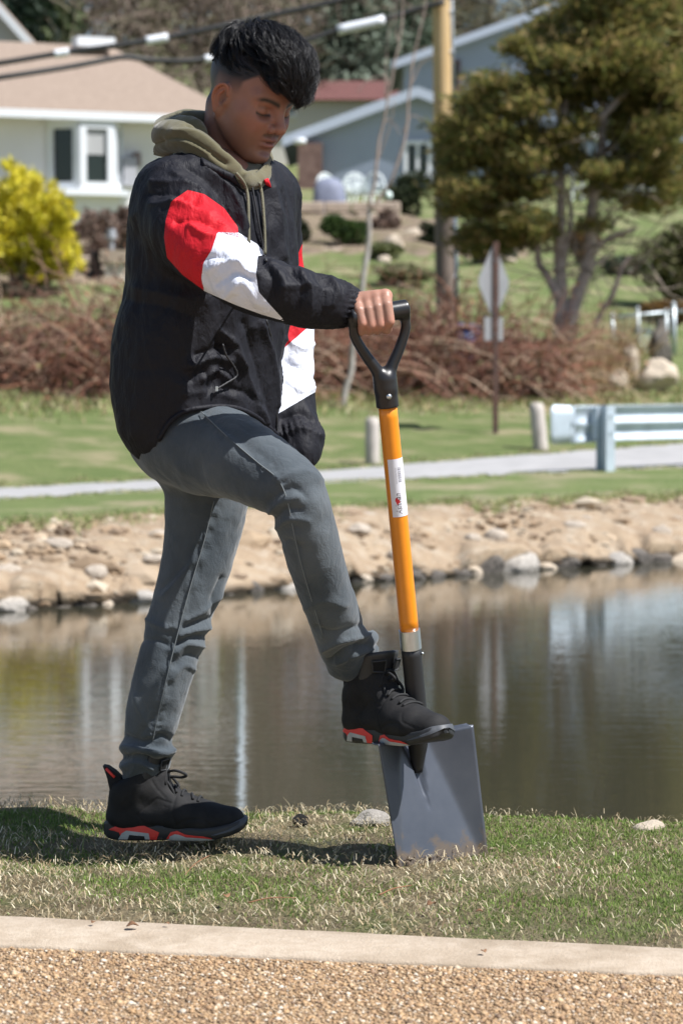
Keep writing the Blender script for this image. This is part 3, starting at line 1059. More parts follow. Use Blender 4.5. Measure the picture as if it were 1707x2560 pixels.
# lower pole darkened: weathered wood plus shade painted into the colour
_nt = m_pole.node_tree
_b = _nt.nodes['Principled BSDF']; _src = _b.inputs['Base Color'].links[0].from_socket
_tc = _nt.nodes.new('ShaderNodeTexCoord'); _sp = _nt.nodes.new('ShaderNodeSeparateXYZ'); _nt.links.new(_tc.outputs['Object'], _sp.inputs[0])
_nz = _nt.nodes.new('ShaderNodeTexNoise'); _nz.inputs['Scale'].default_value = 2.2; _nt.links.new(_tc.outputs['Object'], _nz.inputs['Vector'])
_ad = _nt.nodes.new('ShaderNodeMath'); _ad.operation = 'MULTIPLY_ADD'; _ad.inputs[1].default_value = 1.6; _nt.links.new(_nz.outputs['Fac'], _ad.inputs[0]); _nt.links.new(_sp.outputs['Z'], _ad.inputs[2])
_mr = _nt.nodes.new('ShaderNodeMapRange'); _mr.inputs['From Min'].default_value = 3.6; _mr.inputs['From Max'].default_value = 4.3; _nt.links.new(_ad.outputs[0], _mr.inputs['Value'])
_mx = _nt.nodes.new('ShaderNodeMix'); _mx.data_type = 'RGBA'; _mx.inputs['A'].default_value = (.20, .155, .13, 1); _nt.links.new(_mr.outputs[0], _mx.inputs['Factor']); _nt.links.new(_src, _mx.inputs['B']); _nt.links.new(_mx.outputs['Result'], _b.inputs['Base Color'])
m_pvc = mat('grey_conduit', (.62, .66, .72), .5)
m_blue = mat('blue_grey_conduit', (.30, .38, .48), .5)
m_cable = mat('black_cable', (.025, .025, .025), .6)
m_sleeve = mat('white_sleeve', (.80, .82, .86), .4)
def pole():
    D = 40.0
    b = on_ground(1113, D)
    t = thing('utility_pole', b, 'yellow brown wooden utility pole with grey conduit', 'pole')
    top = PF(1098, -420, D)
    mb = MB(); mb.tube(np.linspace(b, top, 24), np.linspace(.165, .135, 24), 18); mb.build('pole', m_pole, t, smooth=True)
    def off(y, dx, dy):
        f = (b[2] - PF(0, y, D)[2]) / (b[2] - top[2])
        q = b + (top - b) * f
        return q + np.array([dx, dy, 0])
    mb = MB(); mb.tube([off(-400, .155, -.04), off(0, .155, -.04), off(235, .158, -.04)], .03, 10); mb.build('conduit', m_pvc, t, smooth=True)
    mb = MB(); mb.tube([off(470, .165, -.05), off(600, .17, -.05), off(780, .175, -.05)], .035, 10); mb.build('conduit', m_blue, t, smooth=True)
    for y in (30, 130, 560, 690):
        mb = MB(); q = off(y, .155, -.05); mb.box(q, (.09, .08, .03)); mb.build('bracket', m_pvc, t)
pole()
def cable(pts, D, r, label, sleeves):
    q = np.array([PF(a * KV, b * KV, D + c) for a, b, c in pts])
    s = smooth_path(q, 60)
    t = thing('overhead_cable', s[0], label, 'cable')
    mb = MB(); mb.tube(s, r, 8); mb.build('cable', m_cable, t, smooth=True)
    for (x0, x1, rs) in sleeves:
        px = proj(s)[:, 0]
        i = [k for k in range(len(s)) if x0 <= px[k] <= x1]
        xs = np.linspace(x0, x1, 8)
        pp = np.stack([np.interp(xs, px, s[:, k]) for k in range(3)], 1)
        mb = MB(); mb.tube(pp, rs, 10); mb.build('splice_sleeve', m_sleeve, t, smooth=True)
cable([(-160, 168, -1), (0, 145, -1), (140, 122, -.8), (260, 106, -.7), (400, 83, -.5), (500, 62, -.4), (620, 36, -.2), (760, 5, -.1), (900, -35, 0), (1015, -75, -.25)], 40, .046,
      'upper black overhead cable with small white clips', [(125, 158, .065), (335, 385, .07)])
cable([(-160, 202, -2), (0, 178, -2), (150, 155, -1.6), (250, 136, -1.3), (290, 131, -1.2), (350, 138, -1), (430, 140, -.9), (520, 128, -.7), (640, 108, -.5), (720, 88, -.4), (775, 70, -.35), (880, 46, -.3), (960, 20, -.25), (1020, 5, -.25)], 40, .044,
      'lower black overhead cable with long white splice sleeve', [(775, 882, .08), (470, 488, .06)])
cable([(935, -10, -.2), (965, -20, -.2), (1008, -30, -.25), (1060, -10, 0), (1170, 20, .6), (1310, 55, 2), (1600, 95, 4)], 40, .014, 'thin black service wire running to the grey house', [])

# ================================================================== houses
def siding_mat(name, col, pitch=.13, rough=.6):
    m, nt, b = new_mat(name)
    N, L = nt.nodes, nt.links
    tc = N.new('ShaderNodeTexCoord')
    w = N.new('ShaderNodeTexWave'); w.wave_type = 'BANDS'; w.bands_direction = 'Z'; w.wave_profile = 'SAW'
    w.inputs['Scale'].default_value = 1.0 / pitch / 3.18 * 1.0
    L.new(tc.outputs['Object'], w.inputs['Vector'])
    bp = N.new('ShaderNodeBump'); bp.inputs['Strength'].default_value = .8; bp.inputs['Distance'].default_value = .02
    L.new(w.outputs['Fac'], bp.inputs['Height']); L.new(bp.outputs[0], b.inputs['Normal'])
    n = N.new('ShaderNodeTexNoise'); n.inputs['Scale'].default_value = 1.3
    L.new(tc.outputs['Object'], n.inputs['Vector'])
    r = N.new('ShaderNodeValToRGB')
    r.color_ramp.elements[0].color = (*[c * .9 for c in col], 1); r.color_ramp.elements[1].color = (*[min(1, c * 1.06) for c in col], 1)
    L.new(n.outputs['Fac'], r.inputs[0]); L.new(r.outputs[0], b.inputs['Base Color'])
    b.inputs['Roughness'].default_value = rough
    return m
m_cream = siding_mat('cream_siding', (.86, .84, .85))
m_grey = siding_mat('blue_grey_siding', (.35, .40, .53))
m_white = mat('white_trim', (.80, .82, .85), .5)
m_trimg = mat('pale_blue_trim', (.50, .55, .66), .5)
m_shing = mat('tan_shingles', (.235, .175, .135), .9, scale=14, col2=(.33, .255, .20), bump=.6, bscale=30)
m_shingb = mat('red_brown_shingles', (.135, .055, .05), .9, var=.25, scale=12)
m_shingg = mat('grey_shingles', (.30, .31, .34), .9, var=.2, scale=12)
m_glass = mat('window_glass', (.012, .02, .018), .08, spec=.6)
m_blind = mat('roller_blind', (.42, .42, .42), .7)
m_brick = mat('dark_brick', (.13, .075, .065), .9, scale=5, col2=(.22, .14, .12), bump=.4)
def quad(mb, pts):
    mb.add(pts, [[0, 1, 2, 3]])
def window(t, x0, x1, y0, y1, D, frame=m_white, split=1, fw=.09, blind=0.0):
    """flat window in a wall at depth D from photo corners; frame, sash bars, panes as parts"""
    a = PF(x0, y1, D); b = PF(x1, y0, D)
    w, h = b[0] - a[0], b[2] - a[2]
    cx, cz = (a[0] + b[0]) / 2, (a[2] + b[2]) / 2
    mb = MB()
    mb.box((cx, D - .05, b[2] - fw / 2), (w, .10, fw)); mb.box((cx, D - .05, a[2] + fw / 2), (w, .10, fw))
    for s in (-1, 1):
        mb.box((cx + s * (w / 2 - fw / 2), D - .049, cz), (fw, .10, h - 2 * fw))
    for i in range(1, split + 1):
        if split > 1 or split == 1:
            mb.box((a[0] + w * i / (split + 1), D - .047, cz), (fw * .8, .09, h - 2 * fw))
    wn_ = mb.build('window', frame, t)
    for i in range(split + 1):
        xa = a[0] + w * i / (split + 1); xb = a[0] + w * (i + 1) / (split + 1)
        mb = MB(); mb.box(((xa + xb) / 2, D - .012, cz), (xb - xa - fw * .9, .016, h - 2 * fw + .01)); mb.build('pane', m_glass, wn_)
    mb = MB(); mb.box((cx, D - .09, a[2] - .04), (w + .12, .14, .07)); mb.build('sill', frame, wn_)
    if blind:
        mb = MB(); mb.box((cx, D - .026, b[2] - fw - h * blind / 2), (w - 2 * fw, .008, h * blind)); mb.build('blind', m_blind, wn_)
    return wn_

def house_cream():
    D = 54.0
    xl, xr = -900, 560
    base = on_ground(150, D)
    t = thing('cream_house', [base[0], D, base[2]], 'cream sided house with tan shingle roof and white bay window', 'house')
    zb = min(ground_z((xl - 853) / FPX * D, D), base[2]) - .6
    ze = PF(0, 288, D)[2]
    x0, x1 = PF(xl, 0, D)[0], PF(xr, 0, D)[0]
    mb = MB(); mb.box(((x0 + x1) / 2, D + 4, (zb + ze) / 2), (x1 - x0, 8, ze - zb)); mb.build('wall', m_cream, t)
    # roof with a hipped right end
    rz = PF(0, 108, D + 4)[2]
    ov = .55
    e0, e1 = x0 - ov, x1 + ov
    rh = PF(440, 0, D + 4)[0]
    zf = ze + .02
    V = [[e0, D - ov, zf], [e1, D - ov, zf], [e1, D + 8 + ov, zf], [e0, D + 8 + ov, zf], [e0, D + 4, rz], [rh, D + 4, rz]]
    F = [[0, 1, 5, 4], [1, 2, 5], [2, 3, 4, 5], [3, 0, 4], [3, 2, 1, 0]]
    mb = MB(); mb.add(V, F); roof = mb.build('roof', m_shing, t)
    mb = MB(); mb.box(((e0 + e1) / 2, D - ov - .06, ze - .05), (e1 - e0, .13, .17)); mb.build('gutter', m_white, t)
    mb = MB(); mb.box(((x0 + x1) / 2, D - ov / 2 + .02, ze - .075), (x1 - x0, ov - .02, .03)); mb.build('soffit', m_white, t)
    # ridge vent pieces
    mb = MB(); mb.box((PF(345, 0, D)[0], D + 3.4, rz - .02), (.9, .5, .22)); mb.build('roof_vent', m_white, t)
    # bay window: left angled light, broad centre light, right angled light
    za, zt = PF(0, 478, D)[2], PF(0, 303, D)[2]
    xs = [PF(118, 0, D)[0], PF(182, 0, D)[0], PF(268, 0, D)[0], PF(300, 0, D)[0]]
    yy = [D - .02, D - .55, D - .55, D - .02]
    bay = MB()
    bw = .12
    for i in range(3):
        a = np.array([xs[i], yy[i]]); b = np.array([xs[i + 1], yy[i + 1]])
        L_ = np.linalg.norm(b - a); dx = (b - a) / L_
        ang = math.atan2(dx[1], dx[0]); M = np.array(Matrix.Rotation(ang, 3, 'Z'))
        c = (a + b) / 2
        for z, hh in ((zt - .09, .18), (za + .09, .18)):
            bay.box((c[0], c[1], z), (L_, .12, hh), M)
        for f in (bw / 2 + .005, L_ - bw / 2 - .005):
            p = a + dx * f
            bay.box((p[0], p[1], (za + zt) / 2), (bw * 1.2, .125, zt - za - .36), M)
    bay.box(((xs[0] + xs[3]) / 2, D - .3, zt + .06), (xs[3] - xs[0] + .1, .72, .12))
    bay.box(((xs[0] + xs[3]) / 2, D - .3, za - .05), (xs[3] - xs[0] + .1, .72, .12))
    w = bay.build('bay_window', m_white, t)
    for i in range(3):
        a = np.array([xs[i], yy[i]]); b = np.array([xs[i + 1], yy[i + 1]])
        L_ = np.linalg.norm(b - a); dx = (b - a) / L_; M = np.array(Matrix.Rotation(math.atan2(dx[1], dx[0]), 3, 'Z'))
        c = (a + b) / 2
        mb = MB(); mb.box((c[0], c[1] + .03, (za + zt) / 2), (L_ - bw * 2, .02, zt - za - .34), M); mb.build('pane', m_glass, w)
        if i == 1:
            mb = MB(); mb.box((c[0], c[1] + .012, zt - .18 - (zt - za) * .19), (L_ - bw * 2.4, .012, (zt - za) * .36), M); mb.build('blind', m_blind, w)
    mb = MB(); mb.box(((xs[0] + xs[3]) / 2, D - .2, (za - .11 + zb) / 2), (xs[3] - xs[0] - .2, .4, za - .11 - zb)); mb.build('bay_base', m_cream, t)
    # downspout and vent box right of the bay
    mb = MB(); mb.tube([PF(305, 300, D - .08), PF(306, 420, D - .08), PF(308, 520, D - .08)], .045, 8); mb.build('downspout', m_white, t, smooth=True)
    mb = MB(); mb.box(PF(325, 425, D - .12), (.30, .2, .62)); mb.build('meter_box', mat('box_grey', (.40, .40, .43), .6), t)
    mb = MB(); mb.box(PF(346, 392, D - .1), (.14, .16, .30)); mb.build('meter', mat('meter_brown', (.22, .16, .15), .5), t)
    window(t, 430, 520, 325, 450, D, split=1)
    window(t, -420, -240, 325, 450, D, split=1)
    t.rotation_euler = (0, 0, R(21))
house_cream()

def gable_house(name, label, D, depth, xl, xp, xr, ye_l, yp, ye_r, ybase, wallm, roofm, fascia, ov=.5):
    """front gable facing the camera: photo columns of left eave, peak, right eave"""
    b = on_ground(xp, D)
    t = thing(name, b, label, 'house')
    L0, Pk, R0 = PF(xl, ye_l, D), PF(xp, yp, D), PF(xr, ye_r, D)
    zb = min(b[2], PF(xl, ybase, D)[2]) - .8
    n = [(L0[0], zb), (R0[0], zb), (R0[0], R0[2] - .12), (Pk[0], Pk[2] - .12), (L0[0], L0[2] - .12)]
    mb = MB(); mb.prism(n, D, D + depth, 1); mb.build('wall', wallm, t)
    for a in (L0, R0):
        d = (a - Pk); u = d / np.linalg.norm(d)
        a2 = a + u * ov
        th = .16
        q0, q1 = Pk + [0, -ov * .8, 0], a2 + [0, -ov * .8, 0]
        V = [q0, q1, q1 + [0, depth + ov, 0], q0 + [0, depth + ov, 0]]
        V = V + [v + np.array([0, 0, -th]) for v in V]
        mb = MB(); mb.add(np.array(V), [[0, 1, 2, 3], [7, 6, 5, 4], [0, 4, 5, 1], [1, 5, 6, 2], [2, 6, 7, 3], [3, 7, 4, 0]])
        mb.build('roof', roofm, t)
        f0, f1 = q0 + [0, -.03, .02], q1 + [0, -.03, .02]
        V = [f0, f1, f1 + [0, 0, -.30], f0 + [0, 0, -.30]]
        V = V + [v + np.array([0, -.04, 0]) for v in V]
        mb = MB(); mb.add(np.array(V), [[0, 1, 2, 3], [7, 6, 5, 4], [0, 4, 5, 1], [1, 5, 6, 2], [2, 6, 7, 3], [3, 7, 4, 0]])
        mb.build('fascia', fascia, t)
    return t
t = gable_house('grey_house', 'blue grey house with low front gable and dark brick corner', 75.0, 9, 745, 1042, 1340, 332, 222, 335, 500, m_grey, m_shingg, m_trimg)
window(t, 1009, 1078, 352, 442, 75.0, split=1, fw=.11)
mb = MB(); a, b_ = PF(745, 358, 74.7), PF(806, 530, 74.7)
mb.box(((a[0] + b_[0]) / 2, 74.72, (a[2] + b_[2]) / 2), (b_[0] - a[0], .5, a[2] - b_[2])); mb.build('brick_corner', m_brick, t)
mb = MB(); mb.tube([PF(735, 353, 74.3), PF(765, 353, 74.3)], .09, 8); mb.build('floodlight', m_white, t, smooth=True)
t = gable_house('tall_grey_house', 'upper blue grey house with broad gable behind the cedar', 92.0, 9, 1010, 1402, 1850, 146, 6, 160, 420, m_grey, m_shingg, m_trimg)
window(t, 1112, 1150, 150, 225, 92.0, frame=mat('brown_frame', (.16, .09, .08), .6), split=1)
window(t, 1560, 1640, 180, 250, 92.0, split=1)
window(t, 1440, 1520, 270, 340, 92.0, split=1)
mb = MB(); mb.tube([PF(1426, 2, 91.3), PF(1434, 14, 91.2)], .16, 10); mb.build('floodlight', m_white, t, smooth=True)
# white porch rail and steps seen through the cedar
D = 70.0
t = thing('porch_railing', on_ground(1580, D), 'white porch railing glimpsed through the cedar branches', 'railing')
mb = MB(); mb.box((PF(1590, 0, D)[0], D, PF(0, 410, D)[2]), (3.6, .08, .10)); mb.build('rail', m_white, t)
mb = MB(); mb.box((PF(1590, 0, D)[0], D + .01, PF(0, 470, D)[2]), (3.6, .07, .08)); mb.build('rail', m_white, t)
for i in range(14):
    mb = MB(); xx = PF(1590, 0, D)[0] - 1.75 + i * .27
    gz = ground_z(xx, D)
    mb.box((xx, D, (PF(0, 414, D)[2] + gz) / 2 - .1), (.06, .05, PF(0, 414, D)[2] - gz + .2)); mb.build('baluster', m_white, t)
# brown-roofed building behind
def brown_roof():
    D = 104.0
    b = on_ground(900, D)
    t = thing('brown_roof_building', b, 'low white building with dark red brown roof behind the grey house', 'building')
    x0, x1 = PF(560, 0, D)[0], PF(1120, 0, D)[0]
    ze, zt = PF(0, 252, D)[2], PF(0, 194, D)[2]
    mb = MB(); mb.box(((x0 + x1) / 2, D + 4, (ze + b[2] - 1) / 2), (x1 - x0, 8, ze - b[2] + 1)); mb.build('wall', mat('offwhite_wall', (.66, .63, .60), .7), t)
    V = [[x0 - .4, D - .5, ze], [x1 + .4, D - .5, ze], [x1 + .4, D + 8.4, ze], [x0 - .4, D + 8.4, ze], [x0 - .4, D + 1.2, zt], [x1 + .4, D + 1.2, zt], [x1 + .4, D + 6.8, zt], [x0 - .4, D + 6.8, zt]]
    mb = MB(); mb.add(V, [[0, 1, 5, 4], [1, 2, 6, 5], [2, 3, 7, 6], [3, 0, 4, 7], [4, 5, 6, 7], [3, 2, 1, 0]]); mb.build('roof', m_shingb, t)
    window(t, 700, 740, 262, 290, D - .01, split=1)
brown_roof()
# white gable at the far left
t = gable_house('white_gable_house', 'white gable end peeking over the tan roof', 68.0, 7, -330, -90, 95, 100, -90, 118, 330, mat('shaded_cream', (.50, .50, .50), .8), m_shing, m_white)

# unseen pale post added behind the digger for its streak in the pond
D = 47.0
t = thing('added_pale_post', on_ground(598, D), 'unseen pale post added behind the digger, mirrored in the pond', 'added post')
b = on_ground(598, D); tp = PF(598, 120, D)
mb = MB(); mb.tube([b, (b + tp) / 2, tp], [.085, .075, .06], 12); mb.build('post', mat('added_post_pale_steel', (.66, .74, .82), .5), t, smooth=True)
mb = MB(); mb.box(tp + [0, 0, .12], (.28, .28, .24)); mb.build('lantern', m_white, t)  # head of the added post, unseen and unlit

# ------------------------------------------------------------------ yard things
yel = [(.66, .56, .035), (.76, .66, .06), (.54, .48, .03), (.44, .42, .03), (.82, .72, .12)]
b0 = on_ground(78, 44.0)
k = 44.0 / FPX
# golden conifer bush: sprays rising from the base
def gold_bush():
    rg = np.random.default_rng(41)
    D = 44.0; k = D / FPX
    b = on_ground(75, D)
    t = thing('golden_bush', b, 'bright yellow feathery conifer bush in front of the cream house', 'bush')
    lob = [(50, 440, 28, 32), (30, 490, 50, 45), (80, 500, 45, 45), (120, 520, 42, 42), (160, 540, 26, 36), (10, 560, 55, 50), (65, 570, 55, 50), (120, 590, 50, 50), (165, 610, 28, 40),
           (0, 630, 55, 45), (60, 650, 55, 40), (120, 660, 48, 36), (165, 650, 22, 30), (-45, 560, 45, 60), (-50, 640, 40, 45), (-20, 500, 35, 40), (95, 690, 26, 20)]
    Cs, As = [], []
    for x, y, rx, ry in lob:
        c = PF(x, y, D + rg.uniform(-.35, .35))
        for j in range(22):
            q = c + rg.normal(size=3) * [rx * k * .55, .28, ry * k * .45]
            p = q + rg.normal(size=(70, 3)) * [rx * k * .2, .09, ry * k * .2]
            Cs.append(p); As.append(np.tile((q - b) * [1, 1, .6] + [0, 0, -.1], (70, 1)))
    C = np.concatenate(Cs); A = np.concatenate(As); A /= np.linalg.norm(A, axis=1, keepdims=True)
    kp = C[:, 2] > b[2] + .1
    C, A = C[kp], A[kp]
    V, F = leaf_cloud(C, rg.uniform(.06, .15, len(C)), A, rg, aspect=.4, jitter=.5)
    o = obj('crown', V, F, m_leaf, t, smooth=False); set_tint(o, tints(None, len(C), rg, 4, .25, yel))
    st = np.tile(b, (16, 1)) + rg.normal(size=(16, 3)) * [.2, .15, 0]
    pp = grow(st, rg.normal(size=(16, 3)) * [.6, .5, .1] + [0, 0, 1], rg.uniform(.8, 1.7, 16), 6, rg, .12)
    V, F = twig_tubes(pp, np.tile(np.linspace(.035, .01, 6), (16, 1)), 4); obj('trunk', V, F, m_bark, t)
gold_bush()
GREEN = [(.05, .09, .022), (.07, .115, .03), (.035, .065, .02), (.09, .13, .035)]
DARK = [(.025, .04, .018), (.035, .05, .02), (.05, .06, .025), (.02, .03, .015)]
RUST = [(.23, .13, .05), (.30, .18, .07), (.17, .10, .05), (.12, .09, .04)]
BRN = [(.20, .13, .10), (.27, .19, .15), (.15, .10, .08), (.30, .23, .19)]
def sh(px, D, w, h, pal, label, seed, n=2600, size=.13, name='round_shrub', ysink=0):
    k = D / FPX
    return shrub(name, on_ground(px, D), (w * k / 2, w * k * .42, h * k / 2), n, size, pal, label, seed=seed)
sh(862, 53.0, 118, 108, GREEN, 'clipped round green shrub beside the young tree', 51)
sh(1020, 62.0, 130, 110, DARK, 'dark broad shrub at the grey house wall', 52)
sh(1215, 50.0, 170, 90, DARK, 'dark low shrub beneath the cedar\'s left boughs', 53)
sh(1455, 50.5, 90, 90, RUST, 'rust coloured shrub between the cedar trunks', 54)
sh(1660, 41.0, 130, 90, RUST, 'rust brown mound shrub behind the chain-link fence', 55)
sh(245, 47.5, 120, 150, BRN, 'bare brown shrub between golden bush and stone planter', 56, n=2200, size=.12)
sh(1690, 44.0, 210, 210, [(.075, .08, .025), (.10, .095, .03), (.055, .06, .022)], 'olive cedar shrub near the chain-link fence', 57, n=4200)
sh(1560, 49.0, 120, 60, [(.10, .13, .08), (.14, .17, .11), (.08, .10, .06)], 'grey green low juniper on the upper lawn', 58)
sh(20, 43.0, 260, 40, [(.06, .05, .03), (.10, .08, .05)], 'dark low groundcover under the golden bush', 59, n=1500)

# planted beds of mulch and dead stems on the slope
m_mulch = ground_mat('garden_mulch', [(.19, .145, .105), (.27, .21, .15), (.14, .13, .06)], (1.6, 1.4), bump=1.0, bscale=10)
def bed(x0, x1, D0, D1, label, seed):
    n, m = 26, 10
    V = []
    for j in range(m):
        for i in range(n):
            fx, fy = i / (n - 1), j / (m - 1)
            D = D0 + (D1 - D0) * fy + .5 * math.sin(i * 1.3 + seed)
            px = x0 + (x1 - x0) * fx
            e = min(fx, 1 - fx, fy, 1 - fy)
            q = on_ground(px, D, 0); q[2] += -.03 + .13 * min(1, e * 8)
            V.append(q)
    F = [[j * n + i, j * n + i + 1, (j + 1) * n + i + 1, (j + 1) * n + i] for j in range(m - 1) for i in range(n - 1)]
    tag(obj('garden_bed', np.array(V), F, m_mulch), label, kind='structure')
bed(640, 1105, 51.5, 62, 'brown mulched garden bed below the grey house', 1)
bed(-120, 345, 45.2, 52.5, 'brown mulched bed around the golden bush', 2)
bed(1120, 1320, 51, 55, 'brown bed under the cedar', 3)
sh(740, 53.0, 100, 70, DARK, 'dark low evergreen left of the round green shrub', 65, n=1800)
sh(1075, 54.0, 80, 60, DARK, 'dark low evergreen beside the pole', 66, n=1500)
sh(660, 50.0, 120, 90, [(.12, .11, .05), (.16, .14, .07), (.10, .09, .045)], 'olive twiggy shrub behind the digger', 67, n=1800)
sh(950, 50.5, 120, 46, [(.17, .19, .08), (.22, .22, .10), (.13, .15, .06)], 'straggly green weeds on the slope by the young tree', 68, n=1500)
sh(1000, 46.0, 170, 56, [(.20, .21, .10), (.26, .24, .13), (.15, .16, .07), (.30, .24, .16)], 'straggly dry weeds above the thicket by the young tree', 69, n=1500)
sh(700, 55.0, 110, 95, BRN, 'bare brown shrub in the bed left of the round green shrub', 61, n=1800, size=.12)
sh(960, 57.0, 90, 60, BRN, 'dry brown perennials right of the young tree', 62, n=1400, size=.12)
sh(310, 50.0, 120, 120, BRN, 'bare brown shrub behind the stone planter', 63, n=2000, size=.12)
sh(180, 48.5, 90, 110, BRN, 'bare reddish shrub right behind the golden bush', 64, n=1700, size=.12)
# stone planter with lantern left of the digger
m_stone = mat('tan_stone', (.52, .42, .33), .9, scale=4, col2=(.40, .32, .26), bump=.6, bscale=12)
m_pale = mat('pale_concrete', (.62, .60, .55), .9, var=.15, scale=5)
D = 46.0
b = on_ground(292, D)
t = thing('stone_planter', b, 'tan stone garden pillar with pale block front and small lantern', 'planter')
def bx(x0, y0, x1, y1, D, dep=.5):
    a, c = PF(x0, y0, D), PF(x1, y1, D)
    return ((a[0] + c[0]) / 2, D + dep / 2, (a[2] + c[2]) / 2), (c[0] - a[0], dep, a[2] - c[2])
mb = MB(); mb.box(*bx(262, 655, 330, 735, D, .6)); mb.build('block', m_pale, t)
mb = MB(); mb.box(*bx(250, 625, 335, 655, D - .06, .75)); mb.build('cap', m_stone, t)
mb = MB(); mb.tube([PF(279, 625, D + .1), PF(279, 590, D + .1)], .05, 8); mb.tube([PF(279, 596, D + .1), PF(279, 572, D + .1)], [.10, .07], 8); mb.build('lantern', mat('lantern_grey', (.30, .31, .34), .5), t)
mb = MB(); mb.box(*bx(225, 625, 250, 740, D + .2, .4)); mb.build('side_post', mat('dark_timber', (.05, .04, .04), .9), t)
# low retaining walls of stone blocks (each block a part)
def block_wall(name, x0, x1, yb, yt, D, bw, bh, label, m):
    a, c = PF(x0, yb, D), PF(x1, yt, D)
    t = thing(name, [(a[0] + c[0]) / 2, D, a[2]], label, 'wall')
    nr = max(1, round((c[2] - a[2]) / bh)); rh = (c[2] - a[2]) / nr
    rg = random.Random(int(x0))
    for r in range(nr):
        x = a[0] - (r % 2) * bw * .5
        while x < c[0]:
            w = bw * rg.uniform(.8, 1.2)
            mb = MB(); mb.cbox((x + w / 2, D + rg.uniform(-.03, .03), a[2] + (r + .5) * rh), (w - .02, .42, rh - .015), b=.03)
            mb.build('stone', m, t); x += w
block_wall('retaining_wall', 720, 830, 690, 620, 52.5, .42, .2, 'low tan stone garden wall left of the round green shrub', m_stone)
block_wall('retaining_wall', 770, 960, 560, 505, 60.0, .6, .22, 'tan stone terrace wall in front of the patio chairs', m_stone)
block_wall('retaining_wall', 90, 220, 690, 640, 47.0, .45, .2, 'low tan stone wall behind the golden bush', m_stone)
for i, (x, y, w, h, D) in enumerate([(1035, 585, 50, 26, 56), (1072, 575, 40, 24, 56), (1010, 600, 34, 18, 56), (1142, 600, 40, 46, 52), (985, 640, 60, 40, 53), (960, 690, 36, 22, 50), (1265, 650, 50, 26, 50), (1440, 705, 34, 18, 46), (1515, 640, 44, 22, 50)]):
    g = on_ground(x, D); kk = D / FPX
    rock(g + [0, 0, h * kk * .35], (w * kk * .55, w * kk * .5, h * kk * .6), i * 1.3, m_rockt, 'tan garden boulder on the lawn by the houses', name='garden_boulder', group='tan garden boulders on the upper lawn', cat='boulder')
# patio chairs, grill under cover, stool
m_chair = mat('white_enamel', (.82, .88, .88), .4)
def wire_chair(px, D, rotz, label):
    b = on_ground(px, D)
    b[2] = PF(px, 528, D)[2]
    t = thing('patio_chair', b, label, 'chair', 'white wire patio chairs')
    M = Matrix.Rotation(rotz, 3, 'Z')
    def q(*v): return np.array(M @ Vector(v)) + b
    for sx in (-1, 1):
        for sy in (-1, 1):
            mb = MB(); mb.tube([q(sx * .26, sy * .24, 0), q(sx * .22, sy * .2, .42)], .022, 6); mb.build('leg', m_chair, t, smooth=True)
    mb = MB()
    for i in range(7):
        y = -.24 + i * .08
        mb.tube([q(-.25, y, .43), q(0, y, .41), q(.25, y, .43)], .02, 5)
    mb.tube([q(-.25, -.25, .43), q(.25, -.25, .43), q(.25, .25, .43), q(-.25, .25, .43)], .022, 6, closed=True); mb.build('seat', m_chair, t, smooth=True)
    mb = MB()
    arch = [q(.34 * math.cos(a), .26 + .06 * math.sin(a), .45 + .52 * math.sin(a)) for a in np.linspace(0, math.pi, 14)]
    mb.tube(arch, .026, 6)
    for s in (.35, .6, .85):
        mb.tube([q(.34 * s * math.cos(a), .26 + .05 * math.sin(a), .45 + .52 * s * math.sin(a)) for a in np.linspace(0, math.pi, 10)], .02, 5)
    for a in np.linspace(.4, math.pi - .4, 6):
        mb.tube([q(0, .26, .45), q(.33 * math.cos(a), .31, .45 + .5 * math.sin(a))], .016, 5)
    mb.build('backrest', m_chair, t, smooth=True)
    for s in (-1, 1):
        mb = MB(); mb.tube([q(s * .27, .22, .62), q(s * .30, 0, .66), q(s * .27, -.22, .62), q(s * .26, -.24, .43)], .022, 6); mb.build('armrest', m_chair, t, smooth=True)
wire_chair(893, 62.5, .25, 'white wire patio chair nearest the young tree')
wire_chair(920, 61.8, -.5, 'white wire patio chair touching the terrace edge')
wire_chair(832, 63.5, .7, 'white wire patio chair behind the covered grill')
D = 61.0
b = PF(822, 545, D)
t = thing('covered_grill', b, 'barbecue under a dark blue grey cover on the patio', 'grill')
V = []
rings = [(0, .42, .34), (.5, .40, .32), (.75, .36, .28), (.92, .26, .2), (.98, .08, .06)]
for z, rx, ry in rings:
    for a in np.linspace(0, 2 * np.pi, 16, endpoint=False):
        f = 1 + .06 * math.sin(5 * a + z * 3)
        V.append([b[0] + rx * f * np.sign(math.cos(a)) * abs(math.cos(a)) ** .6, b[1] + ry * f * np.sign(math.sin(a)) * abs(math.sin(a)) ** .6, b[2] + z])
F = [[i * 16 + j, i * 16 + (j + 1) % 16, (i + 1) * 16 + (j + 1) % 16, (i + 1) * 16 + j] for i in range(4) for j in range(16)] + [[64 + j for j in range(16)]]
obj('cover', np.array(V), F, mat('grill_cover', (.20, .22, .30), .7, var=.15), t)
mb = MB()
for s in (-1, 1):
    mb.tube([b + [s * .3, -.3, .0], b + [s * .3, -.3, -.06]], .03, 8)
mb.build('wheel', mat('wheel_black', (.03, .03, .03), .6), t)
D = 73.6
b = PF(1022, 475, D)
t = thing('utility_box', b, 'small white utility box below the grey house window', 'box')
mb = MB(); mb.cbox(b + [0, 0, .2], (.46, .3, .42), b=.03); mb.build('body', m_chair, t)
mb = MB(); mb.cbox(b + [0, 0, .44], (.52, .36, .05), b=.02); mb.build('lid', m_chair, t)

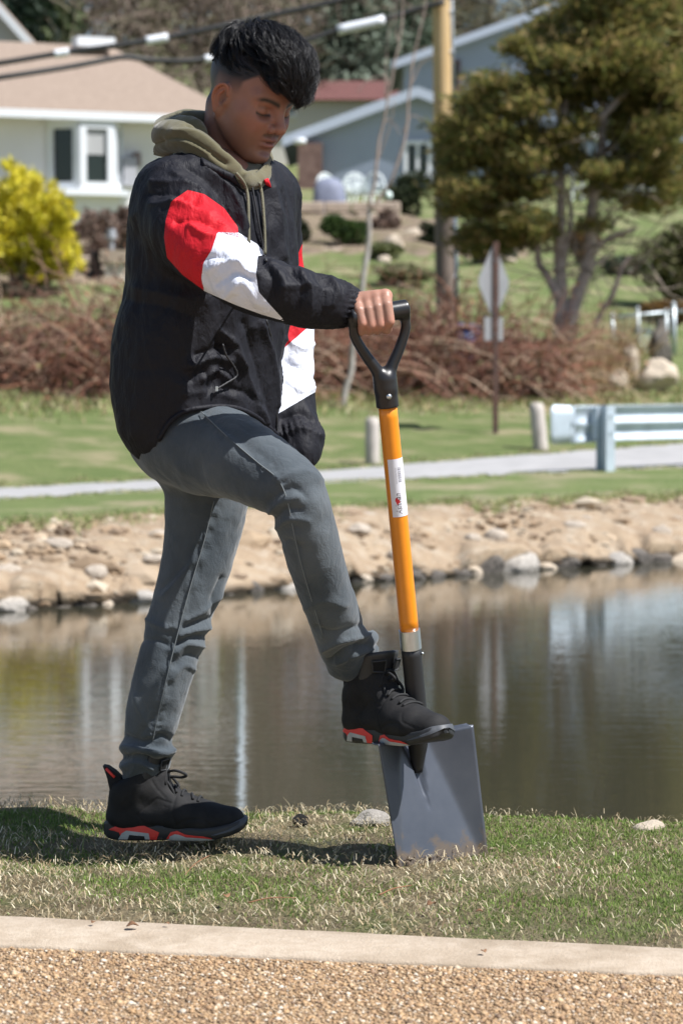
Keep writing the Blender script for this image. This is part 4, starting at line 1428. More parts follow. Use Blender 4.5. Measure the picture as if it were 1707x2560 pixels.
# ================================================================== roadside
m_wood = mat('weathered_post', (.40, .35, .30), .9, scale=6, col2=(.54, .49, .44), bump=.7, bscale=20, stretch=(3, 3, .4))
def bollard(px, yb, yt, w, D, lean, label):
    b = PF(px, yb, D); b[2] = ground_z(b[0], D) - .05
    tp = PF(px + lean, yt, D)
    r = w * D / FPX / 2
    ax = np.linspace(b, tp, 8)
    rad = np.full(8, r) * (1 + .04 * np.sin(np.arange(8) * 2.1)); rad[-1] *= .86
    V, F = tube_vf(np.vstack([ax, tp + [0, 0, .015]]), np.append(rad, r * .55), 14)
    tag(obj('wooden_bollard', V, F, m_wood), label, 'bollard', 'grey wooden bollards by the road')
bollard(931, 1148, 1046, 38, 25.9, 0, 'upright grey wooden bollard beside the shovel shaft')
bollard(1352, 1116, 1010, 38, 27.6, -12, 'leaning grey wooden bollard between sign post and guardrail')

def road_sign():
    D = 29.0
    b = on_ground(1240, D)
    t = thing('road_sign', b, 'back of a grey diamond road sign on a rusty post', 'sign')
    tp = PF(1237, 604, D - .02)
    m_rust = mat('rusty_steel', (.09, .055, .05), .8, scale=12, col2=(.17, .085, .06), bump=.3)
    m_alu = mat('dull_aluminium', (.27, .27, .28), .55, var=.1, scale=3, metal=.3)
    # U-channel post
    ax = tp - b; h = np.linalg.norm(ax)
    mb = MB()
    for dx, w, d, dy in ((0, .055, .008, -.02), (-.028, .008, .035, 0), (.028, .008, .035, 0)):
        c = (b + tp) / 2 + np.array([dx, dy, 0]); mb.box(c, (w, d, h))
    mb.build('post', m_rust, t)
    k = D / FPX
    yaw = R(62)
    c = PF(1240, 706, D + .03)
    hh = 98 * k; hw = hh
    ux = np.array([math.cos(yaw), math.sin(yaw), 0])
    def plate(name, pts, th, m):
        nrm = np.array([-math.sin(yaw), math.cos(yaw), 0])
        V = [c + ux * p[0] + np.array([0, 0, p[1]]) + nrm * (.03 + o) for o in (0, th) for p in pts]
        n = len(pts)
        F = [list(range(n))[::-1], list(range(n, 2 * n))] + [[i, (i + 1) % n, n + (i + 1) % n, n + i] for i in range(n)]
        mb = MB(); mb.add(np.array(V), F); return mb.build(name, m, t)
    r = .05
    dia = []
    for a in (0, 90, 180, 270):
        for da in (-12, 12):
            an = R(a + da); dia.append((math.cos(an) * (hw - .012) * (1.02 if a % 180 == 0 else 1) , math.sin(an) * (hh - .012)))
    dia = [(hw - .04, -.04), (hw - .04, .04), (.04, hh - .04), (-.04, hh - .04), (-hw + .04, .04), (-hw + .04, -.04), (-.04, -hh + .04), (.04, -hh + .04)]
    plate('sign_plate', dia, .006, m_alu)
    s = 29 * k
    z0 = PF(0, 822, D)[2] - c[2]
    plate('lower_plate', [(-s * 1.9, z0 - s), (s * 1.9, z0 - s), (s * 1.9, z0 + s), (-s * 1.9, z0 + s)], .006, m_alu)
    mb = MB()
    for y in (650, 760, 810, 836):
        q = PF(1239, y, D - .035); mb.tube([q, q + [0, .05, 0]], .012, 8)
    mb.build('bolt', m_alu, t)
road_sign()

def guardrail():
    m_galv = mat('galvanised_steel', (.50, .57, .64), .55, metal=.35, var=.12, scale=5, bump=.1, bscale=8)
    a = np.array([PF(1398, 0, 22.8)[0], 22.8]); b = np.array([PF(1707, 0, 23.75)[0], 23.75])
    u = (b - a) / np.linalg.norm(b - a); e = a + u * 5.5
    nrm = np.array([-u[1], u[0]])          # away from the camera
    def zt(p): return PF(0, 1016, p[1])[2]
    g0 = np.array([a[0], a[1], ground_z(a[0], a[1])])
    t = thing('guardrail', [a[0] + u[0] * .5, a[1] + u[1] * .5, ground_z(a[0] + .5, a[1])], 'galvanised steel guardrail with flared end beside the road', 'guardrail')
    # W profile: (offset along nrm, height below top)
    prof = [(0, 0), (.012, -.02), (.05, -.06), (.055, -.085), (.05, -.11), (.012, -.15), (.0, -.165), (.012, -.18), (.05, -.22), (.055, -.245), (.05, -.27), (.012, -.31), (0, -.33)]
    st = np.linspace(0, 1, 24)
    V = []
    for s in st:
        p = a + u * (.22 + s * 5.2)
        flare = max(0, 1 - s * 9)
        for o, z in prof:
            oo = o * (1 - .8 * flare)
            q = p + nrm * (oo + .05)
            V.append([q[0], q[1], zt(a) + z * (1 + .06 * flare)])
    n = len(prof)
    F = [[i * n + j, i * n + j + 1, (i + 1) * n + j + 1, (i + 1) * n + j] for i in range(23) for j in range(n - 1)]
    o = obj('beam', np.array(V), F, m_galv, t)
    md = o.modifiers.new('thickness', 'SOLIDIFY'); md.thickness = .004
    # end wing: flat flared sheet bent back
    V = []; F = []
    for i, s in enumerate(np.linspace(0, 1, 8)):
        p = a + u * (.26 - .27 * s) + nrm * (.05 + .03 * math.sin(s * 1.5))
        hh = .17 + .015 * s - (.035 if s > .95 else 0)
        zc = zt(a) - .17
        for z in np.linspace(-hh, hh, 5):
            V.append([p[0], p[1], zc + z])
    F = [[i * 5 + j, i * 5 + j + 1, (i + 1) * 5 + j + 1, (i + 1) * 5 + j] for i in range(7) for j in range(4)]
    o = obj('end_wing', np.array(V), F, m_galv, t)
    md = o.modifiers.new('thickness', 'SOLIDIFY'); md.thickness = .005
    for s in (.52, 2.42, 4.32):
        p = a + u * s - nrm * .09
        gz = ground_z(p[0], p[1]) - .1
        h = zt(a) + .005 - gz
        mb = MB()
        # I-section post
        M = np.array(Matrix.Rotation(math.atan2(u[1], u[0]), 3, 'Z'))
        c = np.array([p[0], p[1], gz + h / 2])
        mb.box(c, (.012, .12, h), M)
        for q in (-1, 1):
            w = c + M @ np.array([0, q * .064, 0]); mb.box(w, (.11, .010, h), M)
        mb.build('post', m_galv, t)
        c2 = np.array([p[0], p[1], zt(a) - .165]) + np.append(nrm * .105, 0)
        mb = MB(); mb.box(c2, (.10, .07, .30), M); mb.build('spacer', m_galv, t)
        mb = MB()
        for dz in (-.08, .08):
            q = c2 + [0, 0, dz] + np.append(-nrm * .17, 0); mb.tube([q, q + np.append(-nrm * .02, 0)], .014, 6)
        mb.build('bolt', m_galv, t)
guardrail()

def fence():
    D = 38.5
    m_g = mat('galvanised_pipe', (.50, .55, .58), .45, metal=.5)
    t = thing('chain_link_fence', on_ground(1600, D), 'galvanised chain-link fence panel behind the boulders', 'fence')
    def post(px, yt, r, name='post'):
        b = on_ground(px, D); tp = PF(px, yt, D)
        mb = MB(); mb.tube([b, tp], r, 10); mb.build(name, m_g, t, smooth=True)
        mb = MB(); mb.tube([tp, tp + [0, 0, .05]], [r * 1.25, r * .4], 10); mb.build('cap', m_g, t, smooth=True)
    post(1682, 762, .045); post(1664, 780, .03, 'gate_post'); post(1593, 774, .032); post(1530, 790, .032)
    mb = MB(); mb.tube([PF(1522, 794, D), PF(1593, 788, D), PF(1682, 779, D)], .028, 8); mb.build('top_rail', m_g, t, smooth=True)
    post(1790, 770, .045)
    mb = MB(); mb.tube([PF(1682, 779, D), PF(1790, 776, D)], .028, 8); mb.build('top_rail', m_g, t, smooth=True)
    mb = MB()
    x0, x1 = PF(1530, 0, D)[0], PF(1664, 0, D)[0]
    z1 = PF(0, 795, D)[2]; z0 = on_ground(1600, D)[2] + .05
    s = .075
    H = z1 - z0
    n = int((x1 - x0 + H) / s)
    for sg in (1, -1):
        for i in range(n):
            xs = x0 - H + i * s if sg > 0 else x0 + i * s
            pts = []
            t0, t1 = 0, H
            # line x = xs + sg*t
            if sg > 0:
                t0 = max(0, x0 - xs); t1 = min(H, x1 - xs)
            else:
                t0 = max(0, xs - x1); t1 = min(H, xs - x0)
            if t1 - t0 > .05:
                mb.tube([[xs + sg * t0, D + .03 + sg * .003, z0 + t0], [xs + sg * t1, D + .03 + sg * .003, z0 + t1]], .004, 4, cap=False)
    o = mb.build('wire_mesh', m_g, t); o['kind'] = 'stuff'
fence()
for x, yb, w, h, D, lab, v, mm in ((1640, 985, 100, 86, 35.0, 'large pale tan boulder at the end of the chain-link fence', 1, m_rockt), (1648, 905, 70, 60, 36.2, 'grey brown boulder resting behind the large tan one', 3, m_rock2),
                           (1578, 925, 40, 48, 35.6, 'small pale boulder left of the large tan one', 4, m_rockt), (1545, 975, 44, 36, 34.8, 'low tan stone in the dry grass beside the boulders', 2, m_rockt)):
    k = D / FPX
    c = PF(x, yb - h / 2, D)
    g = ground_z(c[0], D)
    zc = c[2]; hz = max(h * k / 2, zc - g + .05)
    rock([c[0], D, g + hz * .80], (w * k * .58, w * k * .5, hz * 1.02), x * .1, mm, lab, name='boulder', cat='boulder', variant=v)
# blue barrel lid glimpsed inside the thicket
D = 34.2
b = on_ground(1160, D)
t = thing('blue_bin', b, 'dark blue bin half hidden in the bramble thicket', 'bin')
mb = MB(); mb.tube([b, b + [0, 0, .5], b + [0, 0, .8]], [.16, .19, .20], 14); mb.build('body', mat('blue_plastic', (.03, .05, .18), .4), t, smooth=True)
mb = MB(); mb.tube([b + [0, 0, .80], b + [0, 0, .84], b + [0, 0, .88]], [.22, .22, .12], 14); mb.build('lid', MATS['blue_plastic'], t, smooth=True)

# ================================================================== bare woods on the hill
def bare_tree(px, D, h, w, seed, pal, label, n=1500, evergreen=False):
    rg = np.random.default_rng(seed)
    b = on_ground(px, D, .2)
    t = thing('evergreen_tree' if evergreen else 'bare_tree', b, label, 'tree', None if evergreen else 'leafless trees on the hill behind the houses')
    mb = MB(); s = smooth_path([b, b + [rg.normal() * .3, 0, h * .4], b + [rg.normal() * .6, 0, h * .95]], 12)
    mb.tube(s, np.linspace(h * .02, h * .004, 12), 7); mb.build('trunk', m_bark, t, smooth=True)
    if not evergreen:
        k = 26
        f = rg.uniform(.2, .8, k)
        st = np.stack([np.interp(f, np.linspace(0, 1, 12), s[:, i]) for i in range(3)], 1)
        pp = grow(st, rg.normal(size=(k, 3)) * [1, 1, .3] + [0, 0, .7], rg.uniform(.35, .6, k) * h, 8, rg, .14, .03)
        V, F = twig_tubes(pp, np.linspace(.055, .02, 8)[None] * np.ones((k, 1)) * h / 12, 4)
        obj('branch', V, F, m_bark, t)
        ii = rg.integers(0, k, n); jj = rg.integers(2, 8, n)
        q = pp[ii, jj] + rg.normal(size=(n, 3)) * .2
        p2 = grow(q, rg.normal(size=(n, 3)) + [0, 0, .5], rg.uniform(.07, .16, n) * h, 5, rg, .22)
        V, F = twig_tubes(p2, np.tile(np.linspace(.028, .012, 5), (n, 1)) , 3)
        o = obj('crown', V, F, m_twig, t, smooth=False); o['kind'] = 'stuff'
        set_tint(o, tints(None, n, rg, 15, .3, pal))
    else:
        C, dn = blob_points(n, b + [0, 0, h * .55], [w, w, h * .48], rg, .2)
        tz = (C[:, 2] - b[2]) / h
        C[:, :2] = b[:2] + (C[:, :2] - b[:2]) * (1.25 - tz)[:, None]
        dn[:, 2] -= .4
        V, F = leaf_cloud(C, rg.uniform(.3, .8, n), dn, rg, aspect=.35)
        o = obj('crown', V, F, m_leaf, t, smooth=False); set_tint(o, tints(None, n, rg, 4, .3, pal))
woods_pal = [(.20, .155, .13), (.26, .20, .165), (.15, .115, .10), (.30, .26, .19), (.22, .21, .13)]
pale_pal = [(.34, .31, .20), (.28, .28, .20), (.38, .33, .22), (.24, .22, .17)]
i = 0
for px, D, h in ((-330, 96, 15), (-150, 104, 16), (60, 92, 14), (170, 100, 16), (280, 94, 14), (390, 102, 16), (490, 96, 14), (600, 104, 16), (700, 112, 15), (-250, 122, 17), (220, 124, 18), (440, 126, 18), (660, 128, 18),
                 (1560, 118, 18), (1750, 112, 17), (1950, 118, 17), (-520, 112, 17)):
    bare_tree(px, D, h, 4, 200 + i, woods_pal, 'leafless brown tree on the hill behind the houses', n=1000); i += 1
for px, D, h in ((800, 122, 15), (900, 126, 16), (1000, 120, 15), (1110, 124, 17), (1230, 122, 17), (1370, 126, 18), (860, 140, 18), (1060, 140, 18)):
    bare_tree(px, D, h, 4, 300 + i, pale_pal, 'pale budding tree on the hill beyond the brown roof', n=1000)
    i += 1
for o_ in [o for o in COL.objects if o.get('label') == 'pale budding tree on the hill beyond the brown roof']:
    o_['group'] = 'pale budding trees on the hill'
bare_tree(20, 88, 13, 2.4, 400, [(.02, .035, .02), (.03, .05, .03), (.015, .025, .015)], 'dark evergreen above the white gable', n=2600, evergreen=True)
bare_tree(110, 90, 11, 2.2, 401, [(.07, .10, .04), (.10, .13, .05), (.05, .075, .03)], 'mid green conifer right of the white gable', n=2200, evergreen=True)
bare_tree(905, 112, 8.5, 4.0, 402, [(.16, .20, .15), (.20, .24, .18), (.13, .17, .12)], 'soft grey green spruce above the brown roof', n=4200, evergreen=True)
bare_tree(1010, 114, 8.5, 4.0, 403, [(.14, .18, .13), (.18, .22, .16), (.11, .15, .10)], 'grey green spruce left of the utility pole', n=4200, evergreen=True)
# ================================================================== near ground
def edge_far(x): return 4.283 - 0.205 * x
def edge_near(x): return 4.078 - 0.178 * x
def crest(x): return 5.42 - 0.10 * x
def near_z(x, Y):
    x = np.asarray(x, float); Y = np.asarray(Y, float)
    q = np.stack([x * 2.2, Y * 2.2, 0 * x], -1).reshape(-1, 3)
    n = fbm(q, 61, 3).reshape(x.shape) * .010
    e = np.clip((Y - edge_far(x)) / .12, 0, 1)
    d = np.maximum(0, Y - crest(x))
    return n * e - .012 * (1 - e) - .012 + np.clip((Y - 4.4) * .012, 0, .02) - .30 * d ** 1.3 - .22 * d
def grid(xs, ys, fz):
    X, Yg = np.meshgrid(xs, ys)
    Z = fz(X, Yg)
    V = np.stack([X, Yg, Z], -1).reshape(-1, 3)
    nx = len(xs)
    F = np.array([[a * nx + b, a * nx + b + 1, (a + 1) * nx + b + 1, (a + 1) * nx + b] for a in range(len(ys) - 1) for b in range(nx - 1)])
    return V, F
m_thatch = ground_mat('lawn_thatch', [(.26, .205, .12), (.38, .31, .19), (.19, .22, .08)], (9, 5), bump=1.0, bscale=90)
xs = np.concatenate([np.linspace(-14, -1.8, 24), np.linspace(-1.7, 1.7, 140), np.linspace(1.8, 14, 24)])
U = np.linspace(0, 1, 70)
V = []
for u in U:
    for x in xs:
        Yv = edge_far(x) + u * (7.6 - edge_far(x))
        V.append([x, Yv])
V = np.array(V)
V = np.column_stack([V, near_z(V[:, 0], V[:, 1])])
nx = len(xs)
F = np.array([[a * nx + b, a * nx + b + 1, (a + 1) * nx + b + 1, (a + 1) * nx + b] for a in range(len(U) - 1) for b in range(nx - 1)])
tag(obj('lawn', V, F, m_thatch), 'near lawn of thin green and straw coloured grass', kind='structure')

# concrete edging strip
m_conc = ground_mat('edging_concrete', [(.46, .37, .28), (.52, .43, .335), (.38, .30, .22)], (30, 7), bump=.35, bscale=160)
V = []
for x in xs:
    for k, (Yv, z) in enumerate(((edge_near(x), -.05), (edge_near(x) + .002, .0005), (edge_near(x) + .008, .004), (edge_far(x) - .010, .004), (edge_far(x) - .002, -.002), (edge_far(x), -.06))):
        V.append([x, Yv + .004 * float(vnoise(np.array([[x * 9, k // 3, 3.3]]), 4)[0]), z])
F = np.array([[b * 6 + k, (b + 1) * 6 + k, (b + 1) * 6 + k + 1, b * 6 + k + 1] for b in range(nx - 1) for k in range(5)])
tag(obj('concrete_edging', np.array(V), F, m_conc), 'smooth tan concrete edging strip beside the lawn', kind='structure')

# exposed aggregate path
m_mortar = ground_mat('aggregate_mortar', [(.34, .235, .145), (.42, .30, .19), (.27, .185, .12)], (60, 12), bump=.5, bscale=200)
V = []
for u in np.linspace(0, 1, 12):
    for x in xs:
        V.append([x, -6 + u * (edge_near(x) + .004 + 6), -.002])
V = np.array(V)
F = np.array([[a * nx + b, a * nx + b + 1, (a + 1) * nx + b + 1, (a + 1) * nx + b] for a in range(11) for b in range(nx - 1)])
path = tag(obj('path', V, F, m_mortar), 'exposed aggregate path of tan and orange pebbles', kind='structure')
m_peb = attr_mat('pebble_tones', .55, .45)
def pebbles():
    rg = np.random.default_rng(5)
    n = 52000
    x = rg.uniform(-.82, .82, n); u = rg.uniform(0, 1, n)
    Yv = 3.55 + u * (edge_near(x) - .004 - 3.55)
    import bmesh
    B = np.array([[1, 0, 0], [.3, .95, 0], [-.8, .6, 0], [-.8, -.6, 0], [.3, -.95, 0], [0, 0, 1], [0, 0, -.6]], float)
    BF = np.array([[i, (i + 1) % 5, 5] for i in range(5)] + [[(i + 1) % 5, i, 6] for i in range(5)])
    s = rg.lognormal(math.log(.0029), .36, n)
    sc = np.stack([s * rg.uniform(.8, 1.4, n), s * rg.uniform(.8, 1.2, n), s * rg.uniform(.45, .75, n)], 1)
    ang = rg.uniform(0, 6.28, n)
    jit = 1 + rg.uniform(-.22, .22, (n, len(B), 1))
    Q = B[None] * jit * sc[:, None]
    ca, sa = np.cos(ang)[:, None], np.sin(ang)[:, None]
    X = Q[..., 0] * ca - Q[..., 1] * sa + x[:, None]; Y_ = Q[..., 0] * sa + Q[..., 1] * ca + Yv[:, None]
    Z = Q[..., 2] + rg.uniform(-.0026, -.0004, n)[:, None]
    V = np.stack([X, Y_, Z], -1).reshape(-1, 3)
    F = (BF[None] + (np.arange(n) * len(B))[:, None, None]).reshape(-1, 3)
    o = obj('pebbles', V, F, m_peb, path, smooth=True); o['kind'] = 'stuff'
    pal = [(.33, .215, .12), (.35, .23, .125), (.29, .19, .11), (.37, .24, .13), (.40, .25, .13), (.46, .30, .165), (.34, .205, .105), (.50, .36, .22), (.28, .17, .095), (.47, .32, .18), (.56, .44, .31), (.43, .275, .14), (.36, .23, .125), (.62, .53, .42), (.22, .14, .085), (.42, .26, .13)]
    set_tint(o, tints(None, n, rg, len(B), .2, pal))
pebbles()

# ------------------------------------------------------------------ grass
m_grass = attr_mat('grass_tones', .6, .25, trans=.3)
def blades(n, xr, rg, hmin, hmax, wd, lean, pal, mask=None, name='grass', label='', flat=0.0):
    x = rg.uniform(-xr, xr, n * 3); u = rg.uniform(-.008, 1, n * 3)
    Yv = edge_far(x) + u * (5.95 - edge_far(x))
    if mask is not None:
        keep = rg.uniform(0, 1, n * 3) < mask(x, Yv)
        x, Yv = x[keep], Yv[keep]
    x, Yv = x[:n], Yv[:n]; n = len(x)
    z = near_z(x, Yv)
    h = rg.uniform(hmin, hmax, n)
    a = rg.uniform(0, 6.283, n)
    d = np.stack([np.cos(a), np.sin(a), 0 * a], 1)
    ln = np.clip(rg.normal(lean, .25, n), .05, 1.5)
    up = np.array([0, 0, 1.0])
    b = np.stack([x, Yv, z - .003 + flat * rg.uniform(0, .022, n)], 1)
    el1 = np.pi / 2 - ln * .6; el2 = np.pi / 2 - ln * 1.35
    p1 = b + (d * np.cos(el1)[:, None] + up * np.sin(el1)[:, None]) * (h * .55)[:, None]
    p2 = p1 + (d * np.cos(el2)[:, None] + up * np.sin(el2)[:, None]) * (h * .45)[:, None]
    sd = np.stack([-np.sin(a + rg.normal(0, .6, n)), np.cos(a), 0 * a], 1)
    w = (wd * rg.uniform(.6, 1.3, n))[:, None]
    V = np.stack([b - sd * w, b + sd * w, p1 - sd * w * .8, p1 + sd * w * .8, p2], 1).reshape(-1, 3)
    base = (np.arange(n) * 5)[:, None, None]
    F = (base + np.array([[0, 1, 3], [0, 3, 2], [2, 3, 4]])[None]).reshape(-1, 3)
    o = obj(name, V, F, m_grass, smooth=False)
    set_tint(o, tints(None, n, rg, 5, .25, pal))
    return tag(o, label, kind='stuff')
rg = np.random.default_rng(88)
def gmask(x, Y):
    q = np.stack([x * 3.2, Y * 4.5, 0 * x], 1)
    n = fbm(q, 17, 3)
    e = np.clip((Y - edge_far(x)) / .35, 0.12, 1)
    return np.clip(.62 + 1.1 * n, .05, 1) * e
def smask(x, Y):
    q = np.stack([x * 3.2, Y * 4.5, 0 * x], 1)
    return np.clip(.55 - .85 * fbm(q, 17, 3), .08, 1)
blades(95000, 1.25, rg, .006, .017, .0010, .70, [(.13, .21, .035), (.18, .27, .055), (.10, .165, .03), (.22, .30, .07), (.27, .32, .10)], gmask, 'grass', 'short green grass on the near lawn')
blades(21000, 1.25, rg, .010, .032, .0009, 1.45, [(.58, .48, .31), (.66, .56, .38), (.46, .36, .22), (.74, .66, .48), (.36, .26, .15)], smask, 'dry_grass', 'bleached straw lying among the grass', flat=1.0)
blades(500, 1.25, rg, .025, .06, .0011, .5, [(.55, .46, .28), (.45, .36, .20), (.20, .25, .08)], None, 'grass_stalks', 'few taller stalks standing out of the lawn')

# litter: dead leaves, pebble, clod, twigs
def at_ground(xv, yv):
    """view pixel on the near lawn"""
    Yv = 5.0
    for _ in range(12):
        p = P(xv, yv, Yv)
        z = float(near_z(np.array([p[0]]), np.array([Yv]))[0])
        Yv = DZ(yv * KV, z)
    p = P(xv, yv, Yv); p[2] = float(near_z(np.array([p[0]]), np.array([Yv]))[0])
    return p
q = at_ground(690, 1898)
rock(q + [0, 0, .012], (.017, .015, .015), .4, mat('dark_clod', (.02, .018, .016), .9, var=.3, scale=90, bump=.9, bscale=200), 'small black clod lying in the grass between shoe and shovel', name='clod', cat='clod', variant=2)
q = at_ground(850, 1893)
rock(q + [0, 0, .006], (.045, .03, .026), .2, m_rock, 'pale stone showing at the edge of the lawn beside the blade', name='edge_stone', cat='stone', variant=1)
q = at_ground(1490, 1899)
rock(q + [0, 0, -.002], (.05, .03, .015), .9, m_rockt, 'tan stone sunk at the right end of the lawn crest', name='edge_stone', cat='stone', variant=5)
m_dl = mat('dead_leaf', (.16, .075, .035), .8, col2=(.26, .14, .07), scale=40)
def dead_leaf(xv, yv, s, rz, label, onconc=False):
    p = at_ground(xv, yv)
    if onconc:
        p = P(xv, yv, DZ(yv * KV, .008)); p[2] = .008
    n = 7
    V = []
    for i in range(n):
        f = i / (n - 1)
        w = .42 * math.sin(math.pi * min(1, f * .92 + .04)) ** .8
        c = .22 * math.sin(f * 3.0) ** 2
        V += [[f - .5, -w, c + .25 * w], [f - .5, 0, c * .6], [f - .5, w, c + .3 * w]]
    V = np.array(V) * s
    M = np.array(Matrix.Rotation(rz, 3, 'Z'))
    V = V @ M.T + p + [0, 0, .002 if onconc else .022]
    F = [[i * 3 + k, i * 3 + k + 1, (i + 1) * 3 + k + 1, (i + 1) * 3 + k] for i in range(n - 1) for k in (0, 1)]
    o = obj('dead_leaf', V, F, m_dl)
    md = o.modifiers.new('thickness', 'SOLIDIFY'); md.thickness = .0006
    tag(o, label, 'leaf', 'dead brown leaves by the edging')
for a in ((305, 2130, .022, .3, 'curled dead brown leaf lying on the concrete edging', True), (215, 2121, .010, 1.2, 'curled dead brown leaf lying on the concrete edging', True), (1110, 2188, .012, 2.0, 'curled dead brown leaf lying on the concrete edging', True),
          (384, 2124, .009, 2.6, 'curled dead brown leaf lying on the concrete edging', True),
          (990, 2105, .020, .8, 'dead brown leaf caught in the grass by the edging', False), (1100, 2122, .014, .1, 'dead brown leaf caught in the grass by the edging', False), (520, 2086, .018, 1.9, 'dead brown leaf caught in the grass by the edging', False),
          (1280, 2020, .012, 2.2, 'dead brown leaf caught in the grass by the edging', False)):
    dead_leaf(*a)
def twig(pts, r, label):
    q = np.array([at_ground(a, b) + [0, 0, .022 + c] for a, b, c in pts])
    V, F = tube_vf(smooth_path(q, 12), np.linspace(r, r * .5, 12), 5)
    tag(obj('twig', V, F, mat('red_twig', (.26, .12, .06), .8)), label, 'twig', 'thin red brown twigs on the lawn')
twig([(870, 2082, 0), (905, 2074, .006), (945, 2062, .002)], .0016, 'thin red brown twig lying on the lawn')
twig([(570, 2100, 0), (620, 2094, .004), (680, 2090, .001)], .0014, 'thin red brown twig lying on the lawn')
twig([(480, 1990, 0), (450, 2020, .01), (425, 2035, .0)], .0012, 'thin red brown twig lying on the lawn')

# crumbs of soil where the blade goes in
def crumbs():
    rg = np.random.default_rng(3)
    a, b = at_ground(912, 1984), at_ground(1106, 1952)
    n = 260
    f = rg.uniform(-.04, 1.04, n)
    c = a + (b - a) * f[:, None] + np.stack([rg.normal(0, .008, n), rg.normal(-.012, .012, n), 0 * f], 1)
    c[:, 2] = near_z(c[:, 0], c[:, 1]) + rg.uniform(.002, .014, n)
    B = np.array([[1, 0, 0], [.3, .95, 0], [-.8, .6, 0], [-.8, -.6, 0], [.3, -.95, 0], [0, 0, 1], [0, 0, -.6]], float)
    BF = np.array([[i, (i + 1) % 5, 5] for i in range(5)] + [[(i + 1) % 5, i, 6] for i in range(5)])
    s = rg.lognormal(math.log(.0028), .5, n)
    Q = B[None] * (1 + rg.uniform(-.3, .3, (n, 7, 1))) * s[:, None, None] + c[:, None]
    F = (BF[None] + (np.arange(n) * 7)[:, None, None]).reshape(-1, 3)
    o = obj('loose_soil', Q.reshape(-1, 3), F, m_peb, smooth=False)
    set_tint(o, tints(None, n, rg, 7, .3, [(.10, .07, .045), (.15, .105, .07), (.07, .05, .035)]))
    tag(o, 'crumbs of dark soil where the blade enters the turf', kind='stuff')
crumbs()
# ================================================================== shovel
m_orange = mat('orange_fibreglass', (.86, .28, .012), .32, var=.04, scale=30, coat=.3)
m_blackp = mat('black_nylon', (.016, .016, .018), .33, bump=.06, bscale=120, bdist=.002)
m_blackm = mat('black_socket', (.018, .018, .020), .5, bump=.15, bscale=200, bdist=.001)
m_steel = mat('zinc_ferrule', (.62, .66, .70), .3, metal=.9, var=.1, scale=20, stretch=(6, 6, .5))
m_blade = mat('blue_grey_blade', (.072, .082, .105), .38, metal=.3, scale=6, col2=(.11, .12, .145), bump=.10, bscale=40, bdist=.002, detail=8)
# soil smeared on the lower blade
_nt = m_blade.node_tree; _b = _nt.nodes['Principled BSDF']; _src = _b.inputs['Base Color'].links[0].from_socket
_ge = _nt.nodes.new('ShaderNodeNewGeometry'); _sp = _nt.nodes.new('ShaderNodeSeparateXYZ'); _nt.links.new(_ge.outputs['Position'], _sp.inputs[0])
_nz = _nt.nodes.new('ShaderNodeTexNoise'); _nz.inputs['Scale'].default_value = 38; _nz.inputs['Detail'].default_value = 6; _nt.links.new(_ge.outputs['Position'], _nz.inputs['Vector'])
_ad = _nt.nodes.new('ShaderNodeMath'); _ad.operation = 'MULTIPLY_ADD'; _ad.inputs[1].default_value = -.16; _nt.links.new(_nz.outputs['Fac'], _ad.inputs[0]); _nt.links.new(_sp.outputs['Z'], _ad.inputs[2])
_mr = _nt.nodes.new('ShaderNodeMapRange'); _mr.inputs['From Min'].default_value = -.075; _mr.inputs['From Max'].default_value = -.045; _mr.inputs['To Min'].default_value = .75; _mr.inputs['To Max'].default_value = 0.0; _nt.links.new(_ad.outputs[0], _mr.inputs['Value'])
_mx = _nt.nodes.new('ShaderNodeMix'); _mx.data_type = 'RGBA'; _mx.inputs['B'].default_value = (.17, .125, .085, 1); _nt.links.new(_mr.outputs[0], _mx.inputs['Factor']); _nt.links.new(_src, _mx.inputs['A']); _nt.links.new(_mx.outputs['Result'], _b.inputs['Base Color'])
m_paper = mat('sticker_white', (.80, .80, .86), .45)
m_ink = mat('print_dark', (.05, .035, .045), .6)
m_inkg = mat('print_grey', (.30, .30, .34), .6)
m_inkr = mat('print_red', (.55, .02, .03), .6)
TOPB = P(963, 1690, 4.955)                       # where shaft and blade top meet
TOPG = P(869, 720, 4.79)                         # middle of the grip bar
SA = (TOPG - TOPB) / np.linalg.norm(TOPG - TOPB)  # shaft axis, upwards
def shaft_at(yv):
    """point of the shaft axis at view row yv"""
    lo, hi = 0.0, 1.2
    for _ in range(40):
        md = (lo + hi) / 2
        if proj(TOPB + SA * md)[1] > yv: lo = md
        else: hi = md
    return TOPB + SA * lo
BYAW = R(37)
BU = np.array([math.cos(BYAW), math.sin(BYAW), 0.0])
BU = BU + np.array([0, 0, .07]); BU /= np.linalg.norm(BU)
BDN = np.array([.245, -.10, -1.0]); BDN /= np.linalg.norm(BDN)
BN = np.cross(BDN, BU); BN /= np.linalg.norm(BN)
if BN[1] > 0: BN = -BN                            # towards the camera
sroot_p = TOPB + BDN * .25
shovel = thing('shovel', [sroot_p[0], sroot_p[1], 0.0], 'square bladed digging spade with orange shaft and black D grip', 'shovel')
